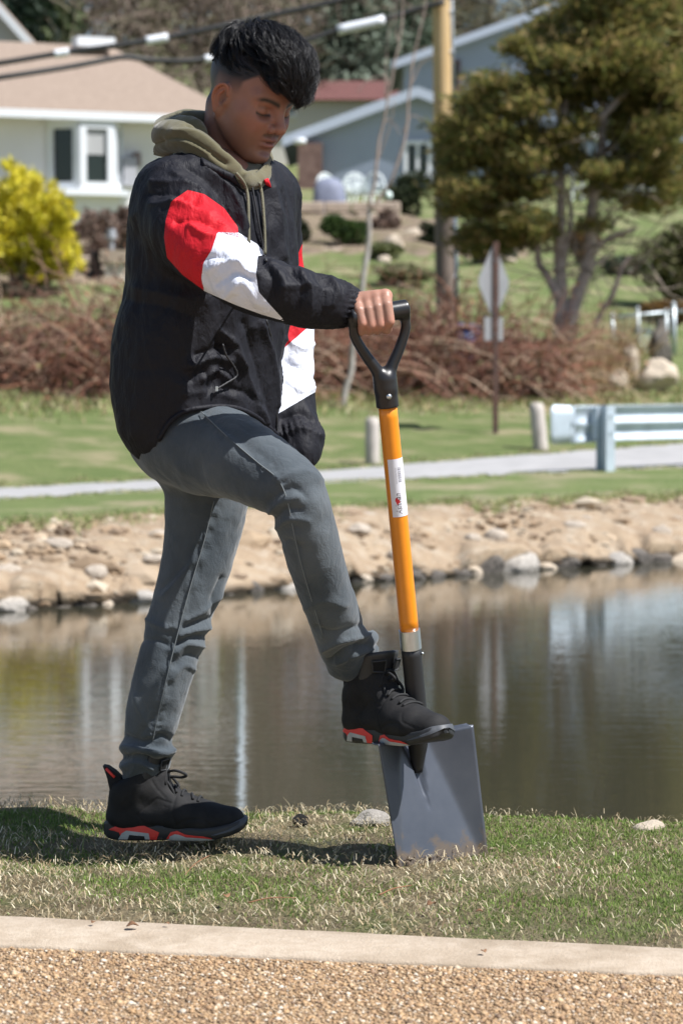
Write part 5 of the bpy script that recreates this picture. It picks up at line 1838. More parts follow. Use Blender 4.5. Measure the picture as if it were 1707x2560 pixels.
def make_blade():
    W0, W1, L_ = .244, .226, .325
    nu, ns = 49, 56
    V = []
    for j in range(ns):
        s = j / (ns - 1)
        w = W0 + (W1 - W0) * s
        u0 = .030 + .068 * min(1, s / .82) ** 1.0
        for i in range(nu):
            u = (i / (nu - 1) - .5) * w
            a = max(0.0, abs(u) - u0)
            off = .60 * (math.sqrt(a * a + .006 ** 2) - .006) - .024
            # frog: the tapering hollow below the socket
            fw = .026 * max(0.0, 1 - s / .46) + .0005
            g = max(0.0, 1 - (abs(u) / fw) ** 2) if s < .46 else 0
            off -= .020 * max(0.0, 1 - s / .46) ** .6 * g
            V.append(TOPB + BDN * (s * L_) + BU * u + BN * (off - .004))
    F = np.array([[j * nu + i, j * nu + i + 1, (j + 1) * nu + i + 1, (j + 1) * nu + i] for j in range(ns - 1) for i in range(nu - 1)])
    o = obj('blade', np.array(V), F, m_blade, shovel)
    md = o.modifiers.new('thickness', 'SOLIDIFY'); md.thickness = .0022; md.offset = 0
    # folded treads each side
    for sg in (-1, 1):
        V = []
        for i in range(12):
            u = sg * (.024 + (W0 / 2 - .024) * i / 11)
            a = max(0.0, abs(u) - .030); off = .60 * (math.sqrt(a * a + .006 ** 2) - .006) - .028
            p = TOPB + BU * u + BN * off
            for k in range(6):
                f = k / 5
                V.append(p + BN * (-.020 * math.sin(f * 1.57)) * 1.0 - BDN * (.006 * (1 - math.cos(f * 1.57))))
        F = [[i * 6 + k, i * 6 + k + 1, (i + 1) * 6 + k + 1, (i + 1) * 6 + k] for i in range(11) for k in range(5)]
        o = obj('tread', np.array(V), F, m_blade, shovel)
        md = o.modifiers.new('thickness', 'SOLIDIFY'); md.thickness = .0022; md.offset = 0
make_blade()
# socket running down into the blade
s0, s1 = shaft_at(1487), TOPB
pts = np.array([s0, s0 + (s1 - s0) * .5, s1 - SA * -.02, s1 + BDN * .02 - BN * .014, s1 + BDN * .07 - BN * .034])
pp = smooth_path(pts, 24)
mb = MB(); mb.tube(pp, np.interp(np.linspace(0, 1, 24), [0, .55, .75, 1], [.0200, .0200, .020, .010]), 20); mb.build('socket', m_blackm, shovel, smooth=True)
a, b = shaft_at(1446), shaft_at(1489)
mb = MB(); mb.tube([a + SA * .0005, a, b, b - SA * .0005], [.0188, .0213, .0213, .0190], 28); mb.build('ferrule', m_steel, shovel, smooth=False)
q = shaft_at(1500) + np.array([.020, -.004, 0])
mb = MB(); mb.tube([q, q + [.003, -.0005, 0], q + [.0045, -.001, 0]], [.0035, .003, .0008], 10); mb.build('rivet', m_steel, shovel, smooth=True)
a, b = shaft_at(930), shaft_at(1450)
mb = MB(); mb.tube(np.linspace(a, b, 20), np.linspace(.0183, .0189, 20), 28); mb.build('shaft', m_orange, shovel, smooth=True)
# sticker wrapped round the shaft: turned to the right of the camera
def on_shaft(yv, ang, r):
    c = shaft_at(yv)
    e1 = np.array([1.0, 0, 0]); e1 -= SA * (e1 @ SA); e1 /= np.linalg.norm(e1)
    e2 = np.cross(SA, e1)
    if e2[1] > 0: e2 = -e2
    return c + (e1 * math.sin(ang) + e2 * math.cos(ang)) * r
A0, A1 = R(-33), R(86)
def wrap_patch(name, m, y0, y1, a0, a1, r, na=12, ny=14, parent=None):
    V = [on_shaft(y0 + (y1 - y0) * j / (ny - 1), a0 + (a1 - a0) * i / (na - 1), r) for j in range(ny) for i in range(na)]
    F = [[j * na + i, j * na + i + 1, (j + 1) * na + i + 1, (j + 1) * na + i] for j in range(ny - 1) for i in range(na - 1)]
    return obj(name, np.array(V), F, m, parent or shovel)
stk = wrap_patch('sticker', m_paper, 1050, 1182, A0, A1, .0193)
# barcode
mb = MB()
rgb = random.Random(3)
y = 1070
while y < 1104:
    w = rgb.choice([.5, .8, 1.3, 1.8])
    V = [on_shaft(yy, aa, .01945) for yy in (y, y + w) for aa in np.linspace(R(22), R(44), 5)]
    mb.add(np.array(V), [[i, i + 1, 5 + i + 1, 5 + i] for i in range(4)])
    y += w + rgb.choice([.6, .9, 1.2])
mb.build('barcode', m_inkg, stk)
# lettering: text turned into a mesh and wrapped round the shaft, reading upwards
def wrapped_text(body, yv0, yv1, ang, size_ang, m, name, shear=0.0):
    cu = bpy.data.curves.new(name, 'FONT'); cu.body = body; cu.size = 1.0; cu.shear = shear
    to = bpy.data.objects.new(name, cu); COL.objects.link(to)
    me = bpy.data.meshes.new_from_object(to)
    V = np.array([v.co[:] for v in me.vertices]); F = [list(p.vertices) for p in me.polygons]
    bpy.data.objects.remove(to); bpy.data.meshes.remove(me)
    x0, x1 = V[:, 0].min(), V[:, 0].max(); yh = max(1e-6, V[:, 1].max())
    W = np.array([on_shaft(yv0 + (yv1 - yv0) * (a - x0) / (x1 - x0), ang - size_ang * (b / yh), .0195) for a, b, _ in V])
    return obj(name, W, F, m, stk, smooth=False)
wrapped_text('Ashman', 1176, 1128, R(26), R(34), m_ink, 'lettering', .35)
wrapped_text('Ashman Spade Shovel', 1106, 1070, R(14), R(7), m_inkg, 'lettering')
V = np.array([on_shaft(1146 + 7 * math.sin(t) * (1 + .4 * math.cos(3 * t)), R(6) + R(13) * math.cos(t) * (1 + .3 * math.sin(2 * t)), .0196) for t in np.linspace(0, 2 * np.pi, 14, endpoint=False)])
obj('emblem', V, [list(range(14))], m_inkr, stk, smooth=False)
# raised letters on the socket
# D grip
GU = np.array([math.cos(R(22)), math.sin(R(22)), 0.0]); GU -= SA * (GU @ SA); GU /= np.linalg.norm(GU)
BARC = TOPG
HALF = .0535
BAR0, BAR1 = BARC - GU * HALF, BARC + GU * (HALF + .004)
m0 = shaft_at(934); m1 = shaft_at(872)
def gripsdf(p):
    d = cone(p, m0, m1, .0222, .0222)
    d = np.maximum(d, -((p - m0) @ SA) - .0005)           # flat lower end
    fork = m1 + SA * .004
    for sg in (-1, 1):
        e = BARC + GU * sg * HALF
        path = smooth_path(np.array([[*(fork - SA * .02), .020], [*(fork + GU * sg * .012 + SA * .012), .0125], [*(fork + GU * sg * .036 + SA * .052), .0105],
                                      [*(fork + GU * sg * .053 + SA * .088), .0098], [*(e - SA * .020), .0100], [*e, .0125]]), 12)
        d = smin(d, chain(p, path), .008)
    bar = cone(p, BAR0, BAR1, .0185, .0185)
    bar = np.maximum(bar, np.abs((p - BARC) @ GU) - HALF - .006)
    return smin(d, bar, .006)
V, F = mesh_sdf(gripsdf, np.minimum(m0, BAR0) - .06, np.maximum(m1, BAR1) + .06, .0022)
V = relax(V, F, 2, .4)
obj('d_grip', V, F, m_blackp, shovel)
q = on_shaft(906, R(12), .0222)
nrm = q - shaft_at(906); nrm /= np.linalg.norm(nrm)
mb = MB(); mb.tube([q - nrm * .001, q + nrm * .001, q + nrm * .0028, q + nrm * .0036], [.0055, .0055, .004, .0008], 14); mb.build('rivet', m_steel, shovel, smooth=True)
# ================================================================== the person
def fabric_mat(name, col, rough, bumps, sheen=0.0, spec=.5, col2=None, cscale=6.0, crinkle=None):
    """cloth: weave plus creases as fine relief"""
    m, nt, b = new_mat(name)
    N, L = nt.nodes, nt.links
    b.inputs['Base Color'].default_value = (*col, 1); b.inputs['Roughness'].default_value = rough
    b.inputs['Specular IOR Level'].default_value = spec
    if sheen: b.inputs['Sheen Weight'].default_value = sheen
    tc = N.new('ShaderNodeTexCoord')
    if col2:
        n = N.new('ShaderNodeTexNoise'); n.inputs['Scale'].default_value = cscale; n.inputs['Detail'].default_value = 5
        L.new(tc.outputs['Object'], n.inputs['Vector'])
        r = N.new('ShaderNodeValToRGB'); r.color_ramp.elements[0].position = .36; r.color_ramp.elements[1].position = .66
        r.color_ramp.elements[0].color = (*col, 1); r.color_ramp.elements[1].color = (*col2, 1)
        L.new(n.outputs['Fac'], r.inputs[0]); L.new(r.outputs[0], b.inputs['Base Color'])
    prev = None
    for sc, st, dist, stretch, dt in bumps:
        mp = N.new('ShaderNodeMapping'); mp.inputs['Scale'].default_value = stretch
        mp.inputs['Rotation'].default_value = (.3, .2, .5)
        L.new(tc.outputs['Object'], mp.inputs[0])
        n = N.new('ShaderNodeTexNoise'); n.inputs['Scale'].default_value = sc; n.inputs['Detail'].default_value = dt
        n.inputs['Distortion'].default_value = .6
        L.new(mp.outputs[0], n.inputs['Vector'])
        bp = N.new('ShaderNodeBump'); bp.inputs['Strength'].default_value = st; bp.inputs['Distance'].default_value = dist
        L.new(n.outputs['Fac'], bp.inputs['Height'])
        if prev: L.new(prev.outputs[0], bp.inputs['Normal'])
        prev = bp
    if prev: L.new(prev.outputs[0], b.inputs['Normal'])
    return m
NYL = [(20, 1.0, .012, (1, 1, .38), 4), (70, .6, .004, (1, 1, .7), 3)]
m_nylon = fabric_mat('black_nylon_cloth', (.0100, .0100, .0145), .66, NYL, spec=.26)
m_nred = fabric_mat('red_nylon_cloth', (.56, .012, .022), .65, NYL, spec=.25)
m_nwhite = fabric_mat('white_nylon_cloth', (.74, .77, .87), .65, NYL, spec=.25)
m_denim = fabric_mat('grey_denim', (.048, .061, .073), .85, [(34, .6, .007, (1, 1, .7), 4), (420, .5, .0014, (1, 1, 1), 1)], sheen=.25, spec=.25, col2=(.098, .114, .127), cscale=7)
m_olive = fabric_mat('olive_fleece', (.105, .094, .052), .95, [(60, .3, .004, (1, 1, 1), 3), (500, .3, .001, (1, 1, 1), 1)], sheen=.35, spec=.15, col2=(.135, .12, .07), cscale=12)
m_stitch = mat('denim_stitch', (.17, .19, .20), .85)
m_zip = mat('zip_teeth', (.022, .022, .025), .6)
m_suede = fabric_mat('black_suede', (.011, .011, .012), .75, [(60, .25, .003, (1, 1, 1), 3), (600, .3, .0008, (1, 1, 1), 1)], spec=.3, col2=(.020, .019, .019), cscale=30)
m_rub = mat('dark_rubber', (.028, .029, .032), .5, bump=.1, bscale=90, bdist=.002)
m_toe = mat('grey_toe_rubber', (.07, .075, .085), .55, var=.2, scale=30)
m_infra = mat('infrared_paint', (.78, .055, .045), .45)
m_gum = mat('pale_sole', (.46, .47, .46), .4, var=.1, scale=40)
m_lace = mat('black_lace', (.013, .013, .014), .8, bump=.3, bscale=400, bdist=.001)

YP = 5.08
TY = R(35)
TF = np.array([math.cos(TY), -math.sin(TY), 0]); TL = np.array([math.sin(TY), math.cos(TY), 0])
person = thing('person', [P(400, 1920, 5.1)[0], 5.08, 0.0], 'person in black jacket with red and white sleeves pressing a shovel with one foot', 'person')

# ---------------------------------------------------------------- jacket
TOR = np.array([(352, 420, 590), (368, 366, 630), (388, 338, 645), (410, 324, 655), (440, 312, 664), (480, 303, 674), (520, 297, 680), (600, 293, 684), (650, 294, 682), (700, 284, 676), (750, 269, 664), (800, 261, 655),
                (870, 257, 648), (930, 261, 644), (990, 273, 642), (1030, 298, 642), (1065, 338, 640), (1100, 380, 640)], float)
tz = np.array([P(500, y, YP)[2] for y in TOR[:, 0]])
tcx = np.array([P((l + r) / 2, y, YP)[0] for y, l, r in TOR])
thw = (TOR[:, 2] - TOR[:, 1]) / 2 * YP / (FPX / KV)
o_ = np.argsort(tz)
RAT = .70
KX = math.sqrt((math.sin(TY)) ** 2 + (RAT * math.cos(TY)) ** 2)
def torso(p, inset=0.0):
    z = p[:, 2]
    cx = np.interp(z, tz[o_], tcx[o_]); hw = np.interp(z, tz[o_], thw[o_])
    a = hw * .955 / KX - .004 - inset; b = a * RAT
    dx, dy = p[:, 0] - cx, p[:, 1] - YP
    u = dx * TL[0] + dy * TL[1]; w = dx * TF[0] + dy * TF[1]
    e = np.sqrt((np.abs(u) / a) ** 2.3 + (np.abs(w) / b) ** 2.3 + 1e-9)
    d = (e ** (2 / 2.3) - 1) * b * .85
    d = np.maximum(d, z - tz.max() - .01)
    return np.maximum(d, tz.min() - z)
def ch(rows, n=None):
    """rows (xv, yv, Y, r) -> world chain x,y,z,r"""
    q = np.array([[*P(x, y, Y), r] for x, y, Y, r in rows])
    return smooth_path(q, n) if n else q
ARM_R = ch([(394, 480, 4.95, .070), (427, 532, 4.88, .0705), (482, 582, 4.82, .0635), (566, 643, 4.775, .0565), (632, 666, 4.765, .055), (695, 684, 4.77, .053), (752, 695, 4.785, .0505), (782, 700, 4.80, .044)], 16)
CUFF_R = ch([(776, 699, 4.795, .038), (797, 701, 4.81, .0355)])
ARM_L = ch([(612, 470, 5.22, .070), (620, 540, 5.25, .064), (634, 630, 5.27, .058), (655, 720, 5.26, .0575), (664, 830, 5.24, .053), (667, 930, 5.20, .048), (678, 985, 5.17, .050), (684, 1010, 5.15, .049)], 14)
CUFF_L = ch([(682, 1008, 5.15, .044), (690, 1036, 5.13, .042)])
def jacket(p):
    d = torso(p)
    d = smin(d, ell(p, P(412, 430, 4.98), (.070, .075, .055)), .03)     # near shoulder
    d = smin(d, ell(p, P(600, 440, 5.19), (.075, .075, .060)), .04)
    d = np.maximum(d, -ell(p, P(535, 352, 5.05), (.080, .085, .055)))     # neck opening
    d = smin(d, chain(p, ARM_R), .035)
    d = smin(d, chain(p, CUFF_R), .010)
    d = smin(d, chain(p, ARM_L), .020)
    d = smin(d, chain(p, CUFF_L), .010)
    return d
t0 = time.time()
V, F = mesh_sdf(jacket, np.array([P(240, 0, 5.1)[0] - .05, 4.6, P(0, 1115, YP)[2]]), np.array([.20, 5.40, 1.42]), .0045)
V = relax(V, F, 2, .5)
N0 = vnormals(V, F)
xy = proj(V)
camside = np.clip((-N0[:, 1] + .35) / .5, 0, 1)
def folds(xy, lst, vis):
    """each fold: polyline in the view, half width px, height m (negative = crease)"""
    h = np.zeros(len(xy))
    for pl, w, a in lst:
        pl = np.asarray(pl, float)
        pl = smooth_path(pl, 8 * len(pl)) if len(pl) > 2 else pl
        d = line_dist(xy, pl)
        h += a * np.exp(-(d / w) ** 1.35)
    return h * vis * 1.25
JF = [  # shoulder drapes
    ([(400, 400), (450, 440), (500, 510), (540, 540)], 9, .006), ([(430, 385), (490, 430), (540, 510)], 8, -.006), ([(470, 385), (530, 440), (565, 520)], 9, .006),
    ([(350, 420), (420, 425), (470, 450)], 8, .006), ([(345, 445), (400, 445), (450, 470)], 7, -.006), ([(350, 470), (400, 470), (440, 480)], 8, .005),
    ([(520, 400), (545, 460), (560, 540)], 8, .005),
    # chest folds right of the arm
    ([(560, 420), (585, 500), (600, 580)], 7, -.005), ([(625, 430), (640, 500), (650, 590)], 7, .006), ([(645, 440), (662, 510), (668, 600)], 6, -.005), ([(600, 420), (618, 500), (626, 590)], 6, -.004),
    # sleeve
    ([(400, 470), (440, 480), (480, 500)], 9, .007), ([(405, 510), (450, 505), (495, 525)], 8, -.007), ([(440, 520), (470, 540), (500, 545)], 8, .005),
    ([(455, 600), (480, 590), (520, 595)], 7, -.004), ([(480, 620), (520, 600), (560, 610)], 8, .006), ([(500, 650), (545, 625), (575, 640)], 8, -.006), ([(520, 680), (560, 650), (590, 690)], 9, .006),
    ([(545, 590), (560, 620), (590, 630)], 7, .005),
    ([(600, 600), (625, 640), (618, 690)], 9, -.006), ([(620, 610), (650, 650), (645, 710)], 9, .006), ([(670, 625), (690, 660), (680, 720)], 9, -.007), ([(690, 630), (715, 670), (710, 730)], 9, .006),
    ([(725, 635), (745, 670), (740, 730)], 7, -.005), ([(650, 660), (700, 655), (750, 665)], 7, .004), ([(760, 640), (775, 665), (765, 700)], 6, .005),
    # lower body
    ([(310, 660), (400, 680), (470, 690)], 14, .003), ([(300, 690), (380, 705), (450, 730)], 12, -.003),
    ([(300, 850), (380, 848), (480, 868)], 10, -.0015), ([(420, 905), (480, 900), (540, 915)], 8, .003),
    ([(440, 840), (490, 820), (530, 830)], 9, .009), ([(450, 815), (500, 800), (535, 800)], 7, -.007), ([(470, 870), (500, 850), (525, 870)], 8, .008), ([(440, 870), (470, 850), (480, 900)], 7, -.006),
    ([(500, 780), (515, 830), (490, 890)], 8, -.008), ([(530, 790), (560, 850), (590, 920), (610, 970)], 9, .008), ([(505, 760), (540, 790), (555, 840)], 7, .006),
    ([(560, 740), (590, 830), (615, 930), (630, 990)], 8, -.006), ([(600, 740), (625, 830), (635, 930)], 7, .006), ([(515, 890), (560, 900), (600, 930)], 7, -.005),
    # far sleeve
    ([(655, 780), (690, 800), (720, 790)], 8, .005), ([(650, 830), (690, 850), (720, 870)], 8, -.005), ([(650, 870), (690, 900), (715, 890)], 8, .005), ([(650, 960), (690, 950), (715, 965)], 7, -.006), ([(650, 1000), (690, 985), (730, 1000)], 7, .006)]
h = folds(xy, JF, camside)
q = V * [7, 7, 4.5]
h += .0026 * (1 - np.abs(fbm(q * [1.2, 1.2, .5], 33, 2)) * 1.8)
h += .0030 * (1 - 2 * np.abs(fbm(V * [17, 17, 9], 35, 3)))
# gathers at the cuffs
for cf, c0 in ((CUFF_R, P(782, 700, 4.80)), (CUFF_L, P(684, 1010, 5.15))):
    ax = cf[1, :3] - cf[0, :3]; ax /= np.linalg.norm(ax)
    rel = V - c0; s = rel @ ax
    e1 = np.cross(ax, [0, 1, .3]); e1 /= np.linalg.norm(e1); e2 = np.cross(ax, e1)
    an = np.arctan2(rel @ e2, rel @ e1); rr = np.linalg.norm(rel - s[:, None] * ax, axis=1)
    m_ = np.exp(-((s - .000) / .020) ** 2) * (rr < .07)
    h += .0030 * np.sin(an * 26) * m_
V = V + N0 * h[:, None]
xy = proj(V)
# hem: cut away below the lower edge (runs up over the raised thigh)
hem = np.array([(200, 1100), (330, 1075), (350, 1062), (362, 1010), (388, 968), (432, 940), (520, 933), (580, 951), (640, 1003), (700, 1100)], float)
hemy = np.interp(xy[:, 0], hem[:, 0], hem[:, 1])
back = V[:, 1] > 5.06
far_arm = (xy[:, 0] > 644) & (V[:, 1] > 5.02)
fld = np.where(back, 1068 + (xy[:, 0] - 330) * -.10, hemy) - xy[:, 1]
fld = np.where(far_arm, 50.0, fld)
V, F = clip_mesh(V, F, fld)
xy = proj(V)
# which vertices belong to which sleeve
dR = chain(V, ARM_R) ; dL = np.minimum(chain(V, ARM_L), chain(V, CUFF_L)); dT = torso(V)
nearside = (V[:, 1] < 5.0)
RED_P = [(432, 436), (470, 446), (515, 478), (546, 520), (548, 545), (500, 533), (486, 575), (467, 605), (463, 640), (470, 668), (420, 632), (384, 592), (377, 545), (381, 505), (394, 462)]
WHITE_P = [(500, 533), (548, 534), (590, 560), (612, 584), (592, 588), (588, 630), (594, 670), (620, 700), (655, 738), (600, 722), (540, 700), (468, 668), (462, 640), (467, 604), (486, 574)]
farsl = (V[:, 1] > 5.10) & (dL < .016)
RED_F = [(694, 560), (670, 620), (640, 700), (640, 810), (718, 742), (740, 700), (740, 560)]
WHITE_F = [(718, 742), (640, 810), (630, 955), (715, 905), (745, 890), (745, 740)]
fr = np.where(nearside, poly_sd(xy, RED_P), -30.); fw_ = np.where(nearside, poly_sd(xy, WHITE_P), -30.)
frf = np.where(farsl, poly_sd(xy, RED_F), -30.); fwf = np.where(farsl, poly_sd(xy, WHITE_F), -30.)
# the far pocket-side of the near sleeve follows the same bands all round
jk_V, jk_F = clip_mesh(V, F, -np.maximum.reduce([fr, fw_, frf, fwf]))
jacket_o = obj('jacket', jk_V, jk_F, m_nylon, person)
jacket_o['label'] = 'black crinkled nylon jacket'
for fl, m_, nm, lab in ((fr, m_nred, 'sleeve_panel', 'red sleeve panel'), (fw_, m_nwhite, 'sleeve_panel', 'white sleeve panel'), (frf, m_nred, 'sleeve_panel', 'red panel of the hanging sleeve'), (fwf, m_nwhite, 'sleeve_panel', 'white panel of the hanging sleeve')):
    v2, f2 = clip_mesh(V, F, fl)
    obj(nm, v2, f2, m_, jacket_o)['label'] = lab
print('jacket', round(time.time() - t0, 1), len(jk_V))

def on_cloth(fn, pts, n, lift):
    """polyline of view pixels laid on a surface"""
    pl = smooth_path(np.array(pts, float), n)
    q = surf_hit(fn, pl)
    return q + np.array([0, -1, 0]) * lift
# zip: teeth as a fine chain down the front
zp = on_cloth(jacket, [(578, 420), (596, 520), (612, 600)], 26, .006)
mb = MB(); mb.tube(zp, .0022, 6); mb.build('zipper', m_zip, jacket_o, smooth=True)
zp = on_cloth(jacket, [(612, 735), (628, 800), (634, 880), (636, 960), (638, 998)], 40, .007)
mb = MB(); mb.tube(zp, np.where(np.arange(40) % 2, .0032, .0022), 6); mb.build('zipper', m_zip, jacket_o, smooth=True)
# slant pocket
zp = on_cloth(jacket, [(512, 790), (520, 815), (536, 838), (545, 862), (520, 880), (498, 893)], 30, .008)
mb = MB(); mb.tube(zp, np.where(np.arange(30) % 2, .0026, .0018), 6); mb.build('pocket_zip', m_zip, jacket_o, smooth=True)
mb = MB(); q = zp[-1]; mb.cbox(q, (.006, .005, .010), b=.001); mb.build('zip_pull', m_steel, jacket_o)
zp = on_cloth(jacket, [(365, 1010), (392, 968), (436, 941), (520, 934), (580, 952), (638, 1000)], 40, .002)
mb = MB(); mb.tube(zp, .0055, 7); mb.build('hem', m_nylon, jacket_o, smooth=True)

# ---------------------------------------------------------------- jeans
LEG_R = ch([(425, 1008, 5.00, .098), (470, 1030, 4.96, .094), (545, 1052, 4.89, .083), (618, 1090, 4.83, .0715), (676, 1130, 4.79, .0600), (699, 1200, 4.80, .0560), (727, 1300, 4.84, .0545), (757, 1395, 4.89, .0515), (783, 1462, 4.945, .0497), (802, 1514, 4.985, .0480)], 24)
LEG_L = ch([(470, 1040, 5.14, .100), (478, 1110, 5.13, .092), (474, 1180, 5.12, .0835), (458, 1270, 5.11, .0745), (434, 1355, 5.10, .0690), (407, 1440, 5.09, .0635), (379, 1540, 5.08, .0595), (352, 1640, 5.085, .0560), (340, 1700, 5.095, .0515), (337, 1745, 5.10, .0500)], 24)
def jeans(p):
    d = chain(p, LEG_L)
    d = smin(d, ell(p, P(440, 985, 5.08), (.135, .15, .125)), .03)
    d = smin(d, chain(p, LEG_R), .018)
    # stacked hems
    for (x, y, Y, rx, rz, tilt) in ((338, 1722, 5.09, .058, .019, .10), (332, 1752, 5.10, .055, .016, -.12), (330, 1774, 5.10, .047, .016, -.25),
                                    (806, 1482, 4.975, .056, .018, -.30), (812, 1510, 4.99, .054, .018, -.35), (800, 1528, 4.995, .044, .014, -.35)):
        M = np.array(Matrix.Rotation(tilt, 3, 'Y'))
        d = smin(d, ell(p, P(x, y, Y), (rx, rx * .95, rz), M), .012)
    return d
t0 = time.time()
V, F = mesh_sdf(jeans, np.array([P(255, 0, 5.1)[0], 4.6, P(0, 1810, 5.1)[2]]), np.array([.12, 5.34, P(0, 925, 5.0)[2]]), .0045)
V = relax(V, F, 2, .5)
N0 = vnormals(V, F); xy = proj(V)
camside = np.clip((-N0[:, 1] + .3) / .5, 0, 1)
PF_ = [  # far leg
    ([(420, 1300), (395, 1330), (372, 1350)], 8, -.004), ([(445, 1290), (410, 1330), (375, 1370)], 8, .004),
    ([(510, 1330), (490, 1380), (500, 1430)], 8, -.006), ([(520, 1360), (475, 1400), (430, 1425)], 7, .005), ([(505, 1420), (465, 1425), (425, 1440)], 6, -.006), ([(488, 1440), (450, 1448), (415, 1460)], 6, .007),
    ([(478, 1462), (440, 1462), (410, 1478)], 6, -.006), ([(470, 1485), (430, 1480), (405, 1500)], 7, .006), ([(462, 1510), (430, 1505), (400, 1530)], 6, -.004), ([(455, 1540), (425, 1530), (395, 1560)], 7, .004),
    ([(335, 1420), (370, 1440), (400, 1440)], 7, .004), ([(325, 1470), (360, 1470), (385, 1480)], 6, -.004),
    ([(310, 1600), (330, 1650), (345, 1690)], 8, .004), ([(320, 1690), (345, 1660), (365, 1640)], 8, -.004), ([(290, 1690), (330, 1705), (370, 1690), (398, 1700)], 6, -.007), ([(285, 1715), (330, 1722), (380, 1730), (402, 1722)], 7, .008),
    ([(280, 1740), (320, 1738), (360, 1752), (395, 1745)], 6, -.009), ([(285, 1760), (315, 1750), (350, 1766)], 6, .007), ([(300, 1730), (312, 1760), (300, 1780)], 5, .005),
    # near leg: knee
    ([(618, 1150), (645, 1130), (675, 1120), (700, 1140)], 8, -.005), ([(622, 1175), (650, 1150), (690, 1140)], 7, .006), ([(628, 1190), (655, 1170), (690, 1170)], 7, -.006), ([(632, 1215), (665, 1190), (705, 1195)], 8, .004),
    ([(640, 1100), (700, 1085), (740, 1105)], 14, .005),
    ([(640, 1250), (665, 1240), (690, 1255)], 7, -.003), ([(700, 1400), (740, 1380), (790, 1390)], 9, .003),
    ([(725, 1440), (760, 1450), (810, 1440), (845, 1430)], 7, -.005), ([(745, 1490), (780, 1468), (830, 1462), (862, 1455)], 6, .008), ([(760, 1515), (795, 1490), (840, 1480)], 6, -.009), ([(775, 1520), (810, 1505), (850, 1490)], 6, .006),
    ([(800, 1510), (820, 1485), (828, 1470)], 5, -.005),
    # thigh
    ([(470, 960), (540, 1000), (620, 1060)], 18, -.003), ([(420, 1080), (500, 1120), (580, 1140)], 14, .003)]
h = folds(xy, PF_, camside)
# puckers beside the seams
SEAM_R = [(462, 945), (520, 1000), (590, 1060), (638, 1100), (660, 1150), (672, 1210), (690, 1290), (716, 1380), (742, 1462)]
SEAM_L = [(492, 1150), (470, 1240), (440, 1340), (410, 1450), (385, 1550), (362, 1650), (352, 1700)]
for sm in (SEAM_R, SEAM_L):
    pl = smooth_path(np.array(sm, float), 60)
    d = line_dist(xy, pl)
    arc = np.concatenate([[0], np.cumsum(np.linalg.norm(np.diff(pl, axis=0), axis=1))])
    near = d < 30
    idx = np.argmin(((xy[near][:, None] - pl[None]) ** 2).sum(2), 1) if near.any() else []
    a_ = np.zeros(len(V)); a_[near] = arc[idx] if near.any() else 0
    h += camside * np.where(near, .0016 * np.exp(-((d - 8) / 7) ** 2) * np.sin(a_ / 2.1), 0)
    h += camside * .0028 * np.exp(-(d / 3.2) ** 2)
h += .0030 * fbm(V * [10, 10, 6], 43, 3) + .0012 * fbm(V * 32, 45, 2)
V = V + N0 * h[:, None]
jeans_o = obj('jeans', V, F, m_denim, person)
jeans_o['label'] = 'slim charcoal grey jeans bunched at the ankles'
for sm in (SEAM_R, SEAM_L):
    q = on_cloth(jeans, sm, 50, .0032)
    mb = MB(); mb.tube(q, .0011, 5); mb.build('seam', m_stitch, jeans_o, smooth=True)
print('jeans', round(time.time() - t0, 1), len(V))

# ---------------------------------------------------------------- hoodie
HOOD = ch([(376, 324, 5.10, .032), (394, 312, 5.03, .034), (436, 322, 4.985, .032), (488, 362, 4.955, .026), (536, 402, 4.96, .021), (572, 416, 4.99, .020), (598, 406, 5.04, .020), (606, 380, 5.09, .020), (594, 348, 5.16, .022), (520, 305, 5.20, .03), (440, 290, 5.19, .034), (390, 300, 5.16, .036), (372, 318, 5.10, .036)], 40)
HOOD2 = ch([(420, 290, 5.09, .022), (450, 296, 5.045, .020), (480, 338, 5.005, .014), (516, 380, 5.00, .011), (552, 408, 5.02, .010), (588, 404, 5.07, .012), (598, 352, 5.12, .017), (560, 310, 5.16, .02), (480, 282, 5.16, .022), (430, 280, 5.13, .022)], 30)
def hood(p):
    d = chain(p, HOOD)
    d = smin(d, chain(p, HOOD2), .012)
    d = smin(d, ell(p, P(512, 408, 5.10), (.098, .088, .044)), .015)
    d = np.maximum(d, -ell(p, P(520, 300, 5.085), (.056, .058, .13), np.array(Matrix.Rotation(.35, 3, 'Y'))))
    return d
V, F = mesh_sdf(hood, P(330, 440, 4.85), P(660, 240, 5.32), .0036)
V = relax(V, F, 2, .5); N0 = vnormals(V, F); xy = proj(V)
h = folds(xy, [([(350, 335), (400, 318), (450, 330), (520, 375)], 6, -.007), ([(400, 300), (450, 305), (500, 340), (550, 385)], 7, .005), ([(380, 322), (430, 326), (480, 352)], 5, .005), ([(430, 285), (470, 298), (520, 345)], 5, -.005),
               ([(585, 395), (600, 380), (606, 360)], 4, -.006), ([(560, 400), (590, 392), (612, 380)], 4, .004)], 1.0)
h += .0025 * fbm(V * [16, 16, 16], 53, 3)
V = V + N0 * h[:, None]
hood_o = obj('hoodie', V, F, m_olive, person)
hood_o['label'] = 'olive hoodie with folded down hood'
def both(p): return np.minimum(jacket(p), hood(p))
for pts in ([(543, 398), (560, 420), (569, 450), (571, 500), (572, 560)], [(596, 420), (602, 450), (606, 500), (608, 540), (609, 584)]):
    q = on_cloth(both, pts, 30, .009)
    mb = MB(); mb.tube(q, .0034, 8); mb.build('drawstring', mat('olive_cord', (.16, .15, .10), .9, bump=.6, bscale=300, bdist=.002), hood_o, smooth=True)
